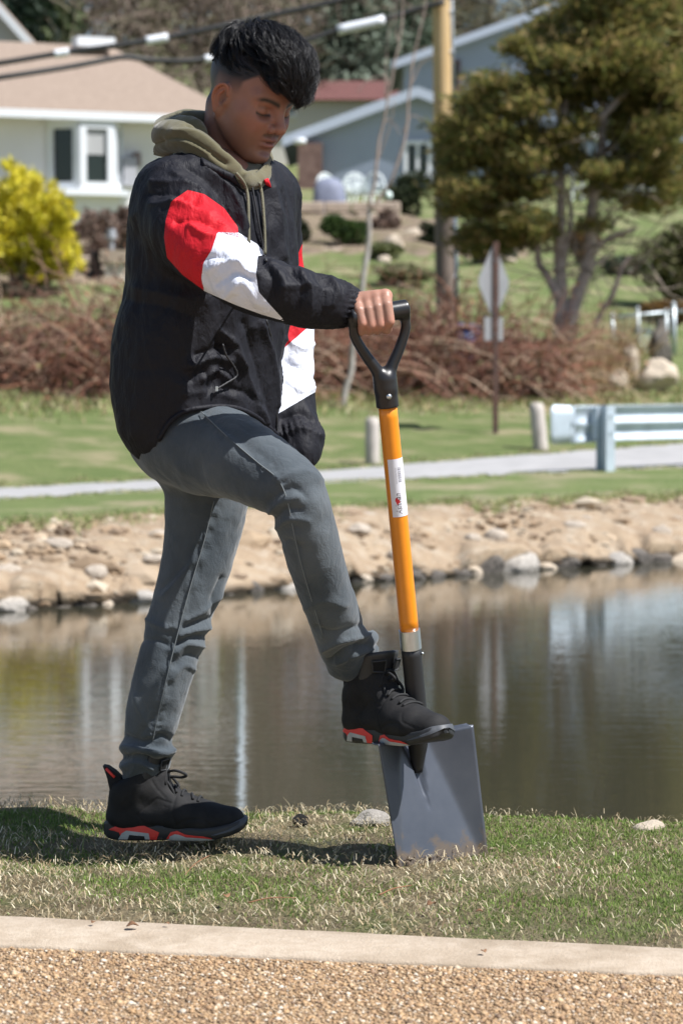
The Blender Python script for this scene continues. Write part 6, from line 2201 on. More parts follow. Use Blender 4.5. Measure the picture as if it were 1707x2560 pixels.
# jacket collar: stand-up flaps, red lining
def sheet(name, top, bot, m, parent, off_t, off_b, n=14, th=.003):
    a = smooth_path(np.array(top, float), n); b = smooth_path(np.array(bot, float), n)
    qa = surf_hit(both, a) + np.array([0, -off_t, 0]); qb = surf_hit(both, b) + np.array([0, -off_b, 0])
    V = np.concatenate([qa * (1 - f) + qb * f + np.array([0, -1, 0]) * .006 * math.sin(math.pi * f) for f in np.linspace(0, 1, 5)])
    F = [[k * n + i, k * n + i + 1, (k + 1) * n + i + 1, (k + 1) * n + i] for k in range(4) for i in range(n - 1)]
    o = obj(name, V, F, m, parent)
    md = o.modifiers.new('thickness', 'SOLIDIFY'); md.thickness = th; md.offset = 0
    return o
sheet('collar', [(462, 362), (500, 383), (538, 402)], [(468, 384), (512, 408), (556, 434)], m_nylon, jacket_o, .003, .004)
0 and sheet('collar_lining', [(502, 380), (511, 384), (520, 388)], [(503, 384), (512, 388), (521, 392)], m_nred, jacket_o, .006, .006, 8, .001)
sheet('collar', [(607, 413), (611, 411), (615, 410)], [(610, 424), (617, 428), (625, 434)], m_nred, jacket_o, .006, .005, 8)

# ---------------------------------------------------------------- shoes
def shoe_parts(o, fw, up, lat, who, windows, inner):
    """shoe in its own frame: o heel bottom, fw toe direction, up, lat towards the camera"""
    fw, up = np.array(fw, float), np.array(up, float)
    fw /= np.linalg.norm(fw); lat = np.cross(fw, up); lat /= np.linalg.norm(lat); up = np.cross(lat, fw)
    # lat points to the wearer's right of the toe direction
    def W(q):
        q = np.atleast_2d(q); return o + q[:, :1] * fw + q[:, 1:2] * lat + q[:, 2:3] * up
    xs = np.array([-.004, .004, .02, .05, .09, .13, .17, .20, .23, .26, .278, .288, .292])
    wv = np.array([.012, .024, .034, .038, .037, .038, .044, .048, .0485, .043, .032, .018, .006])
    zb = np.array([.010, .004, .001, 0, 0, .001, .001, .001, .004, .010, .016, .022, .027])
    zt = np.array([.034, .040, .042, .040, .036, .032, .029, .028, .029, .034, .039, .040, .038])
    cy = np.array([0, 0, 0, 0, 0, .001, .003, .004, .004, .002, 0, -.001, -.001]) * inner
    def sole_w(x): return np.interp(x, xs, wv)
    def up_sdf(q):
        S = np.array([1, .86, 1.0])
        p = q * S
        d = cone(p, (.035, 0, .045), (.047, 0, .100), .0365, .0350)
        d = smin(d, cone(p, (.052, 0, .095), (.080, 0, .155), .0385, .0375), .02)
        d = smin(d, cone(p, (.075, 0, .110), (.110, 0, .130), .030, .022), .02)
        d = smin(d, cone(p, (.065, 0, .045), (.16, 0, .045), .036, .036), .02)
        d = smin(d, cone(p, (.105, 0, .095), (.175, 0, .056), .031, .026), .025)
        d = smin(d, cone(p, (.16, 0, .042), (.205, 0.003, .036), .038, .0375), .02)
        d = smin(d, cone(p, (.205, 0.003, .036), (.258, 0, .034), .0385, .030), .015)
        d = smax(d, .020 - q[:, 2], .006)
        # collar opening
        d = smax(d, (q[:, 2] - .126 - .45 * (q[:, 0] - .04)), .006)
        d = np.maximum(d, -cone(p, (.064, 0, .105), (.092, 0, .21), .0300, .0335))
        return d
    V, F = mesh_sdf(up_sdf, (-.01, -.075, .0), (.31, .075, .21), .0030)
    V = relax(V, F, 2, .5)
    # stitched overlays as relief
    sx = V[:, [0, 2]]
    N0 = vnormals(V, F)
    g = np.zeros(len(V))
    for pl, w, a in (([(.150, .098), (.140, .060), (.152, .030)], .0022, -.0016), ([(.070, .055), (.110, .088), (.140, .078)], .0018, -.0016), ([(.070, .055), (.085, .034), (.12, .030)], .0018, -.0016),
                     ([(.150, .034), (.175, .046), (.205, .047), (.218, .034)], .0018, -.0018), ([(.205, .066), (.215, .05), (.24, .04)], .002, -.0012), ([(.055, .13), (.06, .10), (.04, .075)], .002, -.0012), ([(.100, .125), (.112, .105), (.128, .088)], .002, -.0014)):
        g += a * np.exp(-(line_dist(sx, pl) / w) ** 2) * (np.abs(N0[:, 1]) > .35)
    # perforations
    for cx_, cz_, nx_, nz_, dx_ in ((.098, .062, 6, 4, .0065), (.060, .092, 4, 5, .0055)):
        for i in range(nx_):
            for j in range(nz_):
                c = np.array([cx_ + i * dx_ + j * .001, cz_ + j * dx_ - i * .001])
                g -= .0012 * np.exp(-(np.linalg.norm(sx - c, axis=1) / .0016) ** 2) * (np.abs(N0[:, 1]) > .35)
    V = V + N0 * g[:, None]
    sh = obj('shoe', W(V), F, m_suede, person)
    sh['label'] = who
    # sole
    n = 60
    X = np.linspace(-.004, .292, n)
    prof = [(.90, 0.0), (1.0, .16), (1.02, .5), (1.0, .8), (.97, 1.0)]
    V = []
    for x in X:
        w_, b_, t_, c_ = (np.interp(x, xs, k) for k in (wv, zb, zt, cy))
        ring = [(-s * w_ + c_, b_ + (t_ - b_) * f) for s, f in prof] + [(s * w_ + c_, b_ + (t_ - b_) * f) for s, f in prof[::-1]]
        V += [[x, y, z] for y, z in ring]
    k = len(prof) * 2
    F = [[i * k + j, i * k + (j + 1) % k, (i + 1) * k + (j + 1) % k, (i + 1) * k + j] for i in range(n - 1) for j in range(k)]
    F += [list(range(k)), [(n - 1) * k + j for j in range(k)][::-1]]
    so = obj('sole', W(np.array(V)), F, m_rub, sh)
    def side_patch(name, poly, m, lift, both_sides=True):
        mats = []
        for sg in ((-1, 1) if both_sides else (1,)):
            pts = [Vector(p) for p in poly]
            ed = [(i, (i + 1) % len(pts)) for i in range(len(pts))]
            x0, x1 = min(p[0] for p in poly), max(p[0] for p in poly); z0, z1 = min(p[1] for p in poly), max(p[1] for p in poly)
            gx = [Vector((a, b)) for a in np.arange(x0, x1, .004) for b in np.arange(z0, z1, .004)]
            pa = np.array([[v.x, v.y] for v in gx]) if gx else np.zeros((0, 2))
            ins = poly_sd(pa, poly) > .0015
            r = delaunay_2d_cdt(pts + [v for v, kk in zip(gx, ins) if kk], ed, [], 1, 1e-5)
            v2 = np.array([[v.x, v.y] for v in r[0]]); f2 = [list(f) for f in r[2]]
            zz = [np.interp(v2[:, 0], xs, kk) for kk in (zb, zt, cy)]
            fz = np.clip((v2[:, 1] - zz[0]) / (zz[1] - zz[0]), 0, 1)
            wd = np.interp(v2[:, 0], xs, wv) * np.interp(fz, [p[1] for p in prof], [p[0] for p in prof]) + lift
            # rise above the sole follows the upper
            q3 = np.column_stack([v2[:, 0], zz[2] * 1 + sg * wd, v2[:, 1]])
            if sg > 0: f2 = [f[::-1] for f in f2]
            obj(name, W(q3), f2, m, so, smooth=True)
    side_patch('red_sole_panel', [(.008, .022), (.030, .036), (.046, .041), (.070, .038), (.095, .026), (.114, .018), (.108, .002), (.092, .002), (.090, .014), (.050, .020), (.036, .004), (.030, .018)], m_infra, .0016)
    side_patch('pale_sole_panel', [(.028, .003), (.036, .016), (.046, .022), (.092, .016), (.094, .003), (.084, .003), (.083, .010), (.052, .013), (.048, .003)], m_gum, .0024)
    side_patch('red_sole_panel', [(.128, .004), (.138, .019), (.152, .022), (.168, .015), (.186, .013), (.205, .012), (.222, .008), (.226, .004)], m_infra, .0016)
    side_patch('pale_sole_panel', [(.130, .0012), (.136, .010), (.146, .015), (.156, .014), (.170, .009), (.200, .008), (.222, .006), (.230, .0035), (.20, .0012)], m_gum, .0022)
    # toe bumper
    V = []
    X2 = np.linspace(.222, .2925, 18)
    for i, x in enumerate(X2):
        w_, b_, t_, c_ = (np.interp(x, xs, k_) for k_ in (wv, zb, zt, cy))
        th = (i / 17) ** .7
        top = t_ + .010 * th - .006
        ring = [(-w_ * 1.03 + c_ - .0006, b_ + .010), (-w_ * 1.04 + c_, (b_ + top) / 2), (-w_ * .90 + c_, top), (w_ * .90 + c_, top), (w_ * 1.04 + c_, (b_ + top) / 2), (w_ * 1.03 + c_ + .0006, b_ + .010)]
        V += [[x + .001, y, z] for y, z in ring]
    F = [[i * 6 + j, i * 6 + j + 1, (i + 1) * 6 + j + 1, (i + 1) * 6 + j] for i in range(17) for j in range(5)] + [[17 * 6 + j for j in range(6)]]
    obj('toe_bumper', W(np.array(V)), F, m_toe, so)
    # tongue with two painted openings
    if True:
        V = []; na, nz = 17, 9
        for j in range(nz):
            f = j / (nz - 1)
            c = np.array([.074 + .022 * f, 0, .122 + .058 * f]); r_ = .040 + .002 * f
            for i in range(na):
                a = R(-88 + 176 * i / (na - 1))
                V.append(c + np.array([math.cos(a) * r_, math.sin(a) * r_ * 1.06, .004 * math.cos(a) * f]))
        F = [[j * na + i, j * na + i + 1, (j + 1) * na + i + 1, (j + 1) * na + i] for j in range(nz - 1) for i in range(na - 1)]
        tg = obj('tongue', W(np.array(V)), F, m_rub, sh)
        md = tg.modifiers.new('thickness', 'SOLIDIFY'); md.thickness = .005; md.offset = 1
        def tp(a, f, r_off):
            c = np.array([.074 + .022 * f, 0, .122 + .058 * f]); r_ = .040 + .002 * f + r_off
            return c + np.array([math.cos(a) * r_, math.sin(a) * r_ * 1.06, .004 * math.cos(a) * f])
        for sg in (-1, 1):
            cs = [tp(sg * R(a), f, .0062) for a, f in ((12, .34), (42, .38), (48, .72), (14, .72))]
            pl = np.array(cs)
            mb = MB(); mb.tube(np.vstack([pl[i] + (pl[(i + 1) % 4] - pl[i]) * t for i in range(4) for t in (0, .5)]), .0019, 6, closed=True)
            v_, f_ = mb.arrays(); obj('painted_opening_rim', W(v_), f_, m_rub, tg)
            cs = np.array([tp(sg * R(a), f, .0052) for f in (.36, .54, .71) for a in (14, 22, 30, 38, 44)])
            f_ = [[j * 5 + i, j * 5 + i + 1, (j + 1) * 5 + i + 1, (j + 1) * 5 + i] for j in range(2) for i in range(4)]
            obj('painted_opening', W(cs), f_, mat('painted_gap_shade', (.003, .003, .003), .9), tg)  # near-black sheet paints the shade of a hole; the tongue is uncut
    # heel pull tab with red edge
    tab = np.array([(.022, .100), (.010, .105), (.005, .128), (.000, .142), (-.004, .152), (.006, .150), (.020, .140), (.034, .126), (.034, .110)])
    mb = MB(); nn = len(tab)
    Vt = [[x, sg * (.020 - .006 * (z - .112) / .04), z] for sg in (-1, 1) for x, z in tab]
    mb.add(np.array(Vt), [list(range(nn)), list(range(nn, 2 * nn))[::-1]] + [[i, (i + 1) % nn, nn + (i + 1) % nn, nn + i] for i in range(nn)])
    v_, f_ = mb.arrays(); ht = obj('heel_tab', W(v_), f_, m_suede, sh, smooth=False)
    for sg in (-1, 1):
        mb = MB(); mb.tube([[.003, sg * .0155, .147], [.012, sg * .0170, .138], [.021, sg * .0185, .129]], .0030, 6); v_, f_ = mb.arrays(); obj('tab_edge', W(v_), f_, m_infra, ht)
    # laces
    def top_z(x, y):
        z = np.linspace(.02, .17, 120); q = np.column_stack([np.full(120, x), np.full(120, y), z])
        d = up_sdf(q); ii = np.where(d < 0)[0]
        return z[ii[-1]] if len(ii) else .05
    for i, x in enumerate((.128, .145, .162, .179, .195)):
        pts = [[x + (.004 if i % 2 else -.002) * s, y, top_z(x, y) + .0025] for s, y in ((-1, -.024), (-.5, -.012), (0, 0), (.5, .012), (1, .024))]
        mb = MB(); mb.tube(smooth_path(np.array(pts), 14), .0030, 6); v_, f_ = mb.arrays(); obj('lace', W(v_), f_, m_lace, sh)
    mb = MB(); mb.tube([[.118, -.006, .128], [.124, -.006, .110], [.130, -.005, .098]], [.006, .0065, .005], 8); v_, f_ = mb.arrays(); obj('lace_lock', W(v_), f_, m_infra, sh)
    for lp in ([[.120, .0, .128], [.135, .010, .140], [.152, .02, .142], [.170, .022, .134], [.160, .016, .128], [.140, .006, .128], [.122, 0, .124]],
               [[.120, .0, .126], [.128, -.012, .128], [.140, -.018, .118], [.150, -.016, .104], [.146, -.010, .098]],
               [[.120, .004, .126], [.130, .016, .118], [.140, .022, .104], [.146, .024, .090]]):
        mb = MB(); mb.tube(smooth_path(np.array(lp), 22), .0030, 6); v_, f_ = mb.arrays(); obj('lace', W(v_), f_, m_lace, sh)
    return sh, W
t0 = time.time()
gl = np.array(P(241, 1932, 5.10)); gl[2] = .010
gl[0] = P(246, 1930, 5.10)[0]
SH_L, W_L = shoe_parts(gl, (1, -.04, .012), (0, 0, 1), None, 'black high-top trainer with red and pale heel, standing on the grass', True, 1)
fy = R(50)
SH_R, W_R = shoe_parts(P(806, 1700, 5.03), (math.cos(fy), -math.sin(fy), .075), (0, 0, 1), None, 'black high-top trainer with red and pale heel, pressing on the blade', True, -1)
print('shoes', round(time.time() - t0, 1))

# ---------------------------------------------------------------- head and body
HP, HY = R(27), R(40)
HF = np.array([math.cos(HP) * math.cos(HY), -math.cos(HP) * math.sin(HY), -math.sin(HP)])
HU = np.array([math.sin(HP) * math.cos(HY), -math.sin(HP) * math.sin(HY), math.cos(HP)])
HL = np.array([math.sin(HY), math.cos(HY), 0])
HM = np.stack([HF, HL, HU])                       # rows: forward, left, up
EAR = P(506, 222.6, 5.035)                        # centre of the near ear
HO = EAR + .070 * HL                              # head origin, between the ears
def H2W(q): return HO + np.atleast_2d(q) @ HM
def W2H(p): return (p - HO) @ HM.T
def face_sdf(q):
    f, l, u = q[:, 0], q[:, 1], q[:, 2]
    al = np.abs(l)
    s = np.column_stack([f, al, u])
    d = ell(q, (.002, 0, .050), (.097, .0725, .088))                        # cranium
    d = smin(d, ell(q, (.030, 0, .006), (.070, .064, .070)), .03)            # mid face
    d = smin(d, ell(q, (.052, 0, -.045), (.052, .046, .052)), .025)          # muzzle and jaw
    d = smin(d, cone(s, (.006, .056, -.036), (.072, .020, -.084), .015, .016), .018)   # jaw line
    d = smin(d, ell(q, (.088, 0, -.084), (.020, .022, .018)), .018)          # chin
    d = smin(d, cone(s, (.062, .050, -.006), (.084, .034, -.012), .013, .012), .028)    # cheek bones
    d = smin(d, ell(s, (.050, .036, -.036), (.034, .022, .036)), .03)             # cheek
    d = smin(d, cone(s, (.086, .012, .032), (.074, .046, .034), .011, .010), .016)     # brow ridge
    # eye sockets
    d = smax(d, -ell(s, (.103, .034, .011), (.019, .020, .013)), .012)
    d = smin(d, ell(s, (.0775, .0335, .010), (.0150, .0160, .0130)), .004)   # closed lids over the eyeball
    # nose
    d = smin(d, cone(q, (.096, 0, .026), (.1175, 0, -.010), .0080, .0092), .012)
    d = smin(d, ell(q, (.1180, 0, -.0145), (.0125, .0125, .0110)), .005)
    d = smin(d, ell(s, (.1045, .0135, -.0200), (.0120, .0080, .0092)), .004)   # nostril wings
    d = smax(d, -ell(s, (.112, .0070, -.0275), (.006, .0038, .0045)), .003)
    # lips
    d = smin(d, ell(q, (.0985, 0, -.0425), (.0125, .0215, .0070)), .006)
    d = smin(d, ell(q, (.0975, 0, -.0555), (.0125, .0190, .0075)), .006)
    d = smax(d, -ell(q, (.112, 0, -.0490), (.010, .028, .0018)), .0035)
    d = smax(d, -ell(q, (.106, 0, -.0690), (.010, .020, .006)), .010)        # dip below the lip
    d = smax(d, -ell(q, (.1135, 0, -.0330), (.006, .004, .008)), .004)       # philtrum
    # neck
    return d
# neck runs back and down into the hood
NK1 = W2H(P(516, 410, 5.12)[None])[0]; NKt = W2H(P(524, 245, 5.105)[None])[0]
def head_sdf(q):
    d = face_sdf(q)
    d = smin(d, cone(q, NKt, NK1, .046, .054), .012)
    s = q.copy()
    return d
def ear_sdf(q, sg):
    e = (q - np.array([.011, sg * .0690, .000])) / np.array([.84, 1, .98])
    a = R(12)
    x = e[:, 0] * math.cos(a) - e[:, 2] * math.sin(a); z = e[:, 0] * math.sin(a) + e[:, 2] * math.cos(a)
    y = e[:, 1] * sg + x * .30                     # flares outwards to the back
    p = np.column_stack([x, y, z])
    d = ell(p, (-.002, .006, .004), (.0185, .0055, .030))
    d = smin(d, ell(p, (.004, .004, -.024), (.0105, .0055, .0125)), .006)
    rim = [(.010, .010, .016, .0030), (.004, .012, .030, .0032), (-.008, .013, .031, .0034), (-.0185, .013, .018, .0036), (-.0195, .012, -.002, .0034), (-.012, .009, -.018, .0032), (-.002, .007, -.030, .0040)]
    d = smax(d, -ell(p, (.001, .013, .006), (.0125, .0062, .0215)), .003)
    d = smin(d, chain(p, smooth_path(np.array(rim), 18)), .0025)
    d = smin(d, chain(p, np.array([(-.004, .010, .018, .0026), (-.010, .010, .004, .0028), (-.004, .009, -.010, .0026), (.004, .008, -.014, .003)])), .003)
    d = smin(d, ell(p, (.0105, .007, -.003), (.004, .004, .006)), .003)
    return d
def skull_all(q):
    return smin(smin(head_sdf(q), ear_sdf(q, -1), .006), ear_sdf(q, 1), .006)
t0 = time.time()
Vh, Fh = mesh_sdf(skull_all, (-.19, -.125, -.24), (.145, .135, .150), .0018)
Vh = relax(Vh, Fh, 1, .4)
# colours in head coordinates
f, l, u = Vh.T
al = np.abs(l)
SK = np.array([.32, .155, .108])
col = np.tile(SK, (len(Vh), 1))
col *= (1 + .06 * fbm(Vh * 60, 71, 3))[:, None]
def blend(mask, c):
    global col
    m_ = np.clip(mask, 0, 1)[:, None]
    col = col * (1 - m_) + np.array(c) * m_
def gb(x, w): return np.exp(-(x / w) ** 2)
blend(.45 * gb(al - .045, .022) * gb(u + .018, .02) * (f > .04), (.34, .115, .07))            # cheeks
blend(.5 * gb(u + .0145, .012) * gb(al, .016) * (f > .10), (.36, .15, .085))                   # nose tip
blend(.75 * gb(u + .055, .0075) * gb(al, .018) * (f > .088), (.38, .14, .125))                # lower lip
blend(.70 * gb(u + .0425, .0055) * gb(al, .019) * (f > .090), (.24, .075, .065))               # upper lip
blend(.85 * gb(u + .0490, .0016) * gb(al, .022) * (f > .090), (.05, .018, .014))
blend(.72 * gb(u + .0335 + .10 * np.maximum(al - .006, 0), .0042) * np.clip((.027 - al) / .006, 0, 1) * np.clip(.55 + al / .008, 0, 1) * (f > .085), (.026, .017, .013))   # moustache
# brows
bl = .0275 + .0075 * np.sin(np.clip((al - .006) / .040, 0, 1) * 1.9) - np.maximum(al - .044, 0) * .3
blend(.98 * gb(u - bl, .0046 + .0014 * np.clip((.035 - al) / .02, 0, 1)) * np.clip((al - .007) / .006, 0, 1) * np.clip((.060 - al) / .012, 0, 1) * (f > .045), (.012, .009, .008))
# lashes and lid line
blend(.98 * gb(u - (.0020 + 11. * (al - .033) ** 2), .0030) * np.clip((.0185 - np.abs(al - .0335)) / .003, 0, 1) * (f > .06), (.012, .008, .007))
blend(.45 * gb(u - .018, .004) * np.clip((.018 - np.abs(al - .0335)) / .006, 0, 1) * (f > .06), (.16, .065, .04))
blend(.40 * gb(u + .002, .006) * np.clip((.018 - np.abs(al - .0335)) / .006, 0, 1) * (f > .06), (.17, .075, .048))
# shaved fade: full above the temple line, fading to skin round the ear
hairline = np.where(u > .050, .046 + .9 * (u - .050), .046)
fade = np.clip((u - .012 - .25 * np.maximum(f - .01, 0)) / .040, 0, 1) ** 1.0 * np.clip((hairline - f) / .008, 0, 1)
fade = np.maximum(fade, np.clip((-.020 - f + .30 * (u + .02)) / .03, 0, 1) * np.clip((u + .075) / .06, 0, 1) * .96)
is_ear = (ear_sdf(Vh, -1) < .002) | (ear_sdf(Vh, 1) < .002)
blend(.97 * fade * (~is_ear), (.012, .010, .010))
# stubble shadow on the jaw
blend(.18 * np.clip((-u - .02) / .05, 0, 1) * (f > -.02), (.10, .055, .04))
# shade in the hollow of the ear, painted into the skin colour
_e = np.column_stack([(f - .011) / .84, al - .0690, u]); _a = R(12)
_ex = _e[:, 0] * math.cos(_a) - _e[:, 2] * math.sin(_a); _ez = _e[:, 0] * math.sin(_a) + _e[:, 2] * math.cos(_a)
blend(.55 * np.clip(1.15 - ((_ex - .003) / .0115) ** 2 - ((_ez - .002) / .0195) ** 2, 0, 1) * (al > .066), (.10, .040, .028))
# ear rim is thinner and redder
blend(.35 * (al > .079), (.42, .13, .075))

# hand on the grip ------------------------------------------------
def hv(cx_, cy_, dY):
    """pixel of the hand close-up (840..1040, 730..850) -> world at bar depth + dY"""
    return PF(840 + cx_ * .12755, 730 + cy_ * .12755, BARC[1] + dY)
FING = []
mcp = [(415, 215), (610, 180), (785, 120), (965, 85)]
pip = [(520, 625), (700, 660), (865, 640), (1050, 575)]
dip = [(500, 770), (650, 760), (800, 740), (985, 700)]
rad = [(.0098, .0088, .0080), (.0105, .0094, .0085), (.0110, .0098, .0088), (.0112, .0100, .0090)]
for (a, b, c, r_) in zip(mcp, pip, dip, rad):
    pts = [[*hv(*a, -.004), r_[0] * 1.05], [*hv(a[0] + (b[0] - a[0]) * .35, a[1] + (b[1] - a[1]) * .35, -.026), r_[0]], [*hv(*b, -.031), r_[1]], [*hv(c[0], c[1] + 10, -.014), r_[2]], [*hv(c[0] - 10, c[1] - 60, .012), r_[2] * .9], [*hv(c[0] - 10, c[1] - 140, .020), r_[2] * .8]]
    FING.append(np.array(pts))
WR = hv(40, 330, .032); WR2 = hv(-220, 330, .022)
THUMB = np.array([[*hv(420, 420, .045), .014], [*hv(700, 560, .040), .0125], [*hv(900, 700, .012), .0105], [*hv(985, 745, -.004), .0088], [*hv(1010, 735, -.010), .0078]])
def hand_sdf(p):
    d = cone(p, WR2, WR, .0265, .0275)
    for i, fg in enumerate(FING):
        mid = WR + (fg[0, :3] - WR) * .55
        d = smin(d, cone(p, WR + (fg[0, :3] - WR) * .10, fg[0, :3], .021, .0125), .014)
    for fg in FING:
        c = chain(p, fg)
        d = smin(d, c, .0045)
        d = smin(d, np.linalg.norm(p - (fg[0, :3] + [0, -.001, .0015]), axis=1) - fg[0, 3] * 1.02, .006)
    d = smin(d, chain(p, THUMB), .008)
    d = smin(d, cone(p, WR, THUMB[0, :3], .022, .015), .012)
    return d
lo_ = np.minimum(WR2, hv(0, 900, -.06)) - .03; hi_ = np.maximum(hv(1120, 0, .08), WR2) + .03
Vd, Fd = mesh_sdf(hand_sdf, lo_, hi_, .0022)
Vd = relax(Vd, Fd, 1, .4)
cd = np.tile(np.array([.38, .205, .148]), (len(Vd), 1)) * (1 + .05 * fbm(Vd * 80, 72, 3))[:, None]
for fg in FING:
    for k_, w_ in ((0, .010), (2, .009)):
        m_ = (.45 * gb(np.linalg.norm(Vd - fg[k_, :3], axis=1) - fg[k_, 3], .006) * gb(np.linalg.norm(Vd - fg[k_, :3], axis=1), .02))[:, None]
        cd = cd * (1 - m_) + np.array([.52, .21, .14]) * m_
# left hand, hanging behind the raised thigh
LH = [P(690, 1040, 5.13), P(696, 1085, 5.12)]
def lhand_sdf(p):
    d = cone(p, LH[0] + [0, 0, .03], LH[0] - [0, 0, .02], .026, .026)
    d = smin(d, ell(p, LH[1], (.022, .036, .045)), .015)
    for i in range(4):
        b = LH[1] + np.array([.006, -.026 + i * .0175, -.036]); L_ = (.070, .078, .074, .060)[i]
        d = smin(d, chain(p, np.array([[*b, .0095], [*(b + [.012, 0, -L_ * .5]), .0088], [*(b + [.006, 0, -L_]), .0075]])), .005)
    d = smin(d, chain(p, np.array([[*(LH[1] + [.010, -.030, .01]), .012], [*(LH[1] + [.030, -.045, -.025]), .0105], [*(LH[1] + [.034, -.045, -.055]), .0085]])), .008)
    return d
Vl, Fl = mesh_sdf(lhand_sdf, LH[1] - [.08, .10, .15], LH[0] + [.08, .10, .06], .003)
cl = np.tile(np.array([.44, .225, .145]), (len(Vl), 1))
# body under the clothes (arms, trunk, legs in one piece)
BODY = [ch([(505, 400, 5.09, .055), (500, 470, 5.08, .10), (480, 650, 5.08, .11), (450, 850, 5.07, .11), (440, 980, 5.07, .11)]),
        ch([(500, 450, 5.08, .08), (400, 480, 4.97, .05), (482, 585, 4.82, .040), (566, 643, 4.78, .038), (695, 684, 4.775, .034), (800, 700, 4.815, .026)]),
        ch([(500, 450, 5.08, .08), (605, 480, 5.20, .045), (634, 630, 5.27, .040), (660, 760, 5.25, .036), (667, 930, 5.20, .030), (690, 1040, 5.13, .026)]),
        ch([(440, 980, 5.07, .10), (430, 1020, 5.0, .075), (545, 1052, 4.89, .060), (676, 1130, 4.79, .046), (727, 1300, 4.84, .040), (806, 1510, 4.985, .026), (845, 1600, 4.985, .020)]),
        ch([(440, 980, 5.07, .10), (474, 1100, 5.13, .075), (458, 1270, 5.11, .055), (420, 1400, 5.10, .045), (360, 1640, 5.085, .038), (338, 1760, 5.10, .026), (325, 1850, 5.10, .020)])]
def body_sdf(p):
    d = None
    for b in BODY:
        c = chain(p, b); d = c if d is None else smin(d, c, .03)
    return d
Vb, Fb = mesh_sdf(body_sdf, np.array([-.55, 4.65, .05]), np.array([.25, 5.40, 1.42]), .011)
cb = np.tile(SK, (len(Vb), 1))
Vall = np.concatenate([H2W(Vh), Vd, Vl, Vb])
Fall = np.concatenate([Fh, Fd + len(Vh), Fl + len(Vh) + len(Vd), Fb + len(Vh) + len(Vd) + len(Vl)])
def skin_mat():
    m, nt, b = new_mat('skin')
    N, L = nt.nodes, nt.links
    a = N.new('ShaderNodeAttribute'); a.attribute_name = 'tint'
    L.new(a.outputs['Color'], b.inputs['Base Color'])
    b.inputs['Roughness'].default_value = .46
    b.inputs['Specular IOR Level'].default_value = .45
    b.inputs['Subsurface Weight'].default_value = .12
    b.inputs['Subsurface Radius'].default_value = (.010, .004, .002)
    b.inputs['Subsurface Scale'].default_value = .5
    tc = N.new('ShaderNodeTexCoord'); n = N.new('ShaderNodeTexNoise'); n.inputs['Scale'].default_value = 420; n.inputs['Detail'].default_value = 3
    L.new(tc.outputs['Object'], n.inputs['Vector'])
    bp = N.new('ShaderNodeBump'); bp.inputs['Strength'].default_value = .25; bp.inputs['Distance'].default_value = .0008
    L.new(n.outputs['Fac'], bp.inputs['Height']); L.new(bp.outputs[0], b.inputs['Normal'])
    return m
body_o = obj('body', Vall, Fall, skin_mat(), person)
set_tint(body_o, np.concatenate([col, cd, cl, cb]))
# fingernail of the thumb
print('body', round(time.time() - t0, 1), len(Vall))

# ---------------------------------------------------------------- hair
t0 = time.time()
m_hair = mat('black_hair', (.009, .008, .009), .38, spec=.5)
HAIR_E = [((-.016, 0, .104), (.064, .065, .052)), ((.032, 0, .118), (.068, .065, .046)), ((.074, .004, .108), (.042, .060, .042)), ((.095, .006, .082), (.028, .052, .036)), ((.103, .012, .060), (.021, .044, .030))]
def fringe(l):
    return np.where(l < 0, .056 - .24 * l, .056 - .85 * l)
def hair_sdf(q):
    d = None
    for c, r_ in HAIR_E:
        e = ell(q, c, r_); d = e if d is None else smin(d, e, .02)
    # short back
    d = smin(d, ell(q, (-.018, 0, .060), (.080, .071, .070)), .02)
    # open the face and the shaved sides
    line2 = .068 + .10 * np.maximum(q[:, 0] - .01, 0)
    d = smax(d, line2 - q[:, 2] - np.maximum(-q[:, 0] - .02, 0) * .5 - np.clip((q[:, 0] - .05) / .02, 0, 1) * .1, .010)
    d = smax(d, np.where(q[:, 0] > .035, fringe(q[:, 1]) - q[:, 2], -.05), .010)
    return d
Vr, Fr = mesh_sdf(hair_sdf, (-.13, -.10, -.03), (.16, .10, .19), .0040)
Vr = relax(Vr, Fr, 2, .5)
Nr = vnormals(Vr, Fr)
Vr = Vr + Nr * (.004 * fbm(Vr * [40, 90, 60], 81, 3) - .005)[:, None]
hair_o = obj('hair', H2W(Vr), Fr, mat('hair_base', (.006, .0055, .006), .95, spec=.05), person)
hair_o['label'] = 'thick black hair swept forward over the brow, sides shaved short'
rg = np.random.default_rng(19)
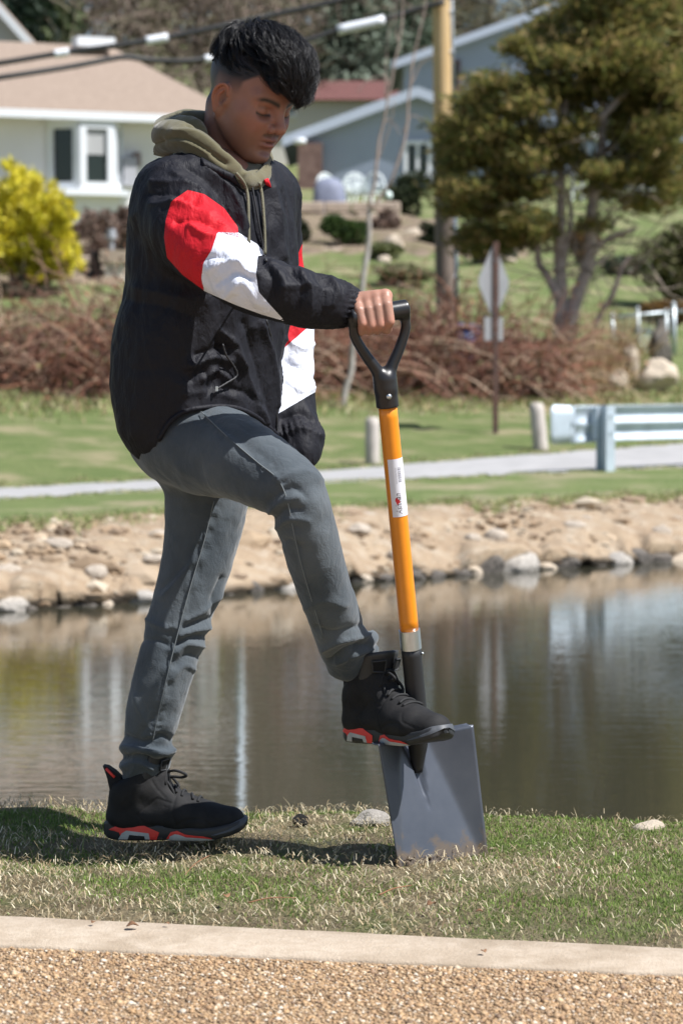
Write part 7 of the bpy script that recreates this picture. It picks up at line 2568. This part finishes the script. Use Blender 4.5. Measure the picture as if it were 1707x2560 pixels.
# locks: strips that start on the crown and sweep forward and down
cand = Vr[(Vr[:, 2] > .070)]; candN = Nr[(Vr[:, 2] > .070)]
def locks(n, Lm, wid, seed, sel=None, lift0=.25, grav=.05, fwdb=1.0):
    rg = np.random.default_rng(seed)
    ii = rg.integers(0, len(cand), n)
    if sel is not None:
        ii = sel[rg.integers(0, len(sel), n)]
    p = cand[ii].copy(); nn = candN[ii]
    m = 8
    Pp = np.zeros((n, m, 3)); Pp[:, 0] = p - nn * .004
    crown = np.array([-.045, .0, .14])
    out = p - crown
    d = out / (np.linalg.norm(out, axis=1, keepdims=True) + 1e-6)
    d = d + np.array([.9 * fwdb, 0, -.1]) * np.clip((p[:, :1] + .06) / .06, .0, 1) + rg.normal(size=(n, 3)) * .15
    d = d - nn * (d * nn).sum(1, keepdims=True)
    d = d / (np.linalg.norm(d, axis=1, keepdims=True) + 1e-6) + nn * rg.uniform(.05, lift0, (n, 1)) * 1.4
    L_ = rg.uniform(.5, 1.3, n) * Lm
    curl = rg.normal(size=(n, 3)) * .06
    for k_ in range(1, m):
        d = d / (np.linalg.norm(d, axis=1, keepdims=True) + 1e-6)
        Pp[:, k_] = Pp[:, k_ - 1] + d * (L_ / (m - 1))[:, None]
        # stay near the hair surface
        e = hair_sdf(Pp[:, k_])
        g = np.zeros((n, 3))
        for ax in range(3):
            s_ = Pp[:, k_].copy(); s_[:, ax] += .002
            g[:, ax] = (hair_sdf(s_) - e) / .002
        g /= np.linalg.norm(g, axis=1, keepdims=True) + 1e-6
        tgt = .0005 + .009 * (k_ / m) * rg.uniform(-.2, 1.6, n)
        Pp[:, k_] -= g * ((e - tgt) * .55)[:, None]
        d = (Pp[:, k_] - Pp[:, k_ - 1]) / (np.linalg.norm(Pp[:, k_] - Pp[:, k_ - 1], axis=1, keepdims=True) + 1e-6) + curl
        d += (HM @ np.array([0, 0, -1.0])) * grav
    cutj = rg.normal(0, .005, n)
    for k_ in range(1, m):        # locks end at the cut edge
        bad = (Pp[:, k_, 0] > .045) & (Pp[:, k_, 2] < fringe(Pp[:, k_, 1]) - .006 + cutj)
        Pp[bad, k_] = Pp[bad, k_ - 1] + (Pp[bad, k_] - Pp[bad, k_ - 1]) * .06
        bad = (Pp[:, k_, 0] <= .045) & (Pp[:, k_, 2] < .060 + .008 * (Pp[:, k_, 0] < -.05) + cutj)
        Pp[bad, k_] = Pp[bad, k_ - 1] + (Pp[bad, k_] - Pp[bad, k_ - 1]) * .06
    w = wid * rg.uniform(.5, 1.4, (n, 1)) * np.array([.7, 1, 1, .95, .85, .7, .5, .15])[None]
    return Pp, w
Vs, Fs, off = [], [], 0
fr_sel = np.where(cand[:, 0] > .06)[0]; top_sel = np.where(cand[:, 2] > .120)[0]
def clumps(n, per, Lm, wid, seed, sel, lift0, grav, fwdb, spread=.0055):
    """guide locks with strands that gather towards each tip"""
    Pp, w = locks(n, Lm, wid, seed, sel, lift0, grav, fwdb)
    rg = np.random.default_rng(seed + 50)
    t = np.linspace(0, 1, Pp.shape[1])[None, None, :, None]
    o1 = rg.normal(size=(n, per, 1, 3)) * spread
    o2 = rg.normal(size=(n, per, 1, 3)) * spread * .35
    ln = rg.uniform(.75, 1.12, (n, per, 1, 1))
    base = Pp[:, None, :1]
    Q = base + (Pp[:, None] - base) * ln + o1 * (1 - t) ** 1.2 + o2 * t
    return Q.reshape(n * per, -1, 3), np.repeat(w, per, 0) * rg.uniform(.6, 1.2, (n * per, 1))
for args in ((460, 22, .062, .00040, 1, None, .28, .04, 1.1), (190, 20, .060, .00040, 2, fr_sel, .28, .10, .6), (190, 18, .060, .00040, 3, top_sel, .75, .0, 1.0), (90, 5, .055, .00035, 4, None, 1.3, -.02, 1.0)):
    Pp, w = clumps(*args)
    v, f_ = twig_tubes(Pp, w, 3)
    Vs.append(v); Fs.append(f_ + off); off += len(v)
v = np.concatenate(Vs); f_ = np.concatenate(Fs)
st = obj('strands', H2W(v), f_, m_hair, hair_o); st['kind'] = 'stuff'
print('hair', round(time.time() - t0, 1), len(v))
print('TOTAL', round(time.time() - T00, 1))
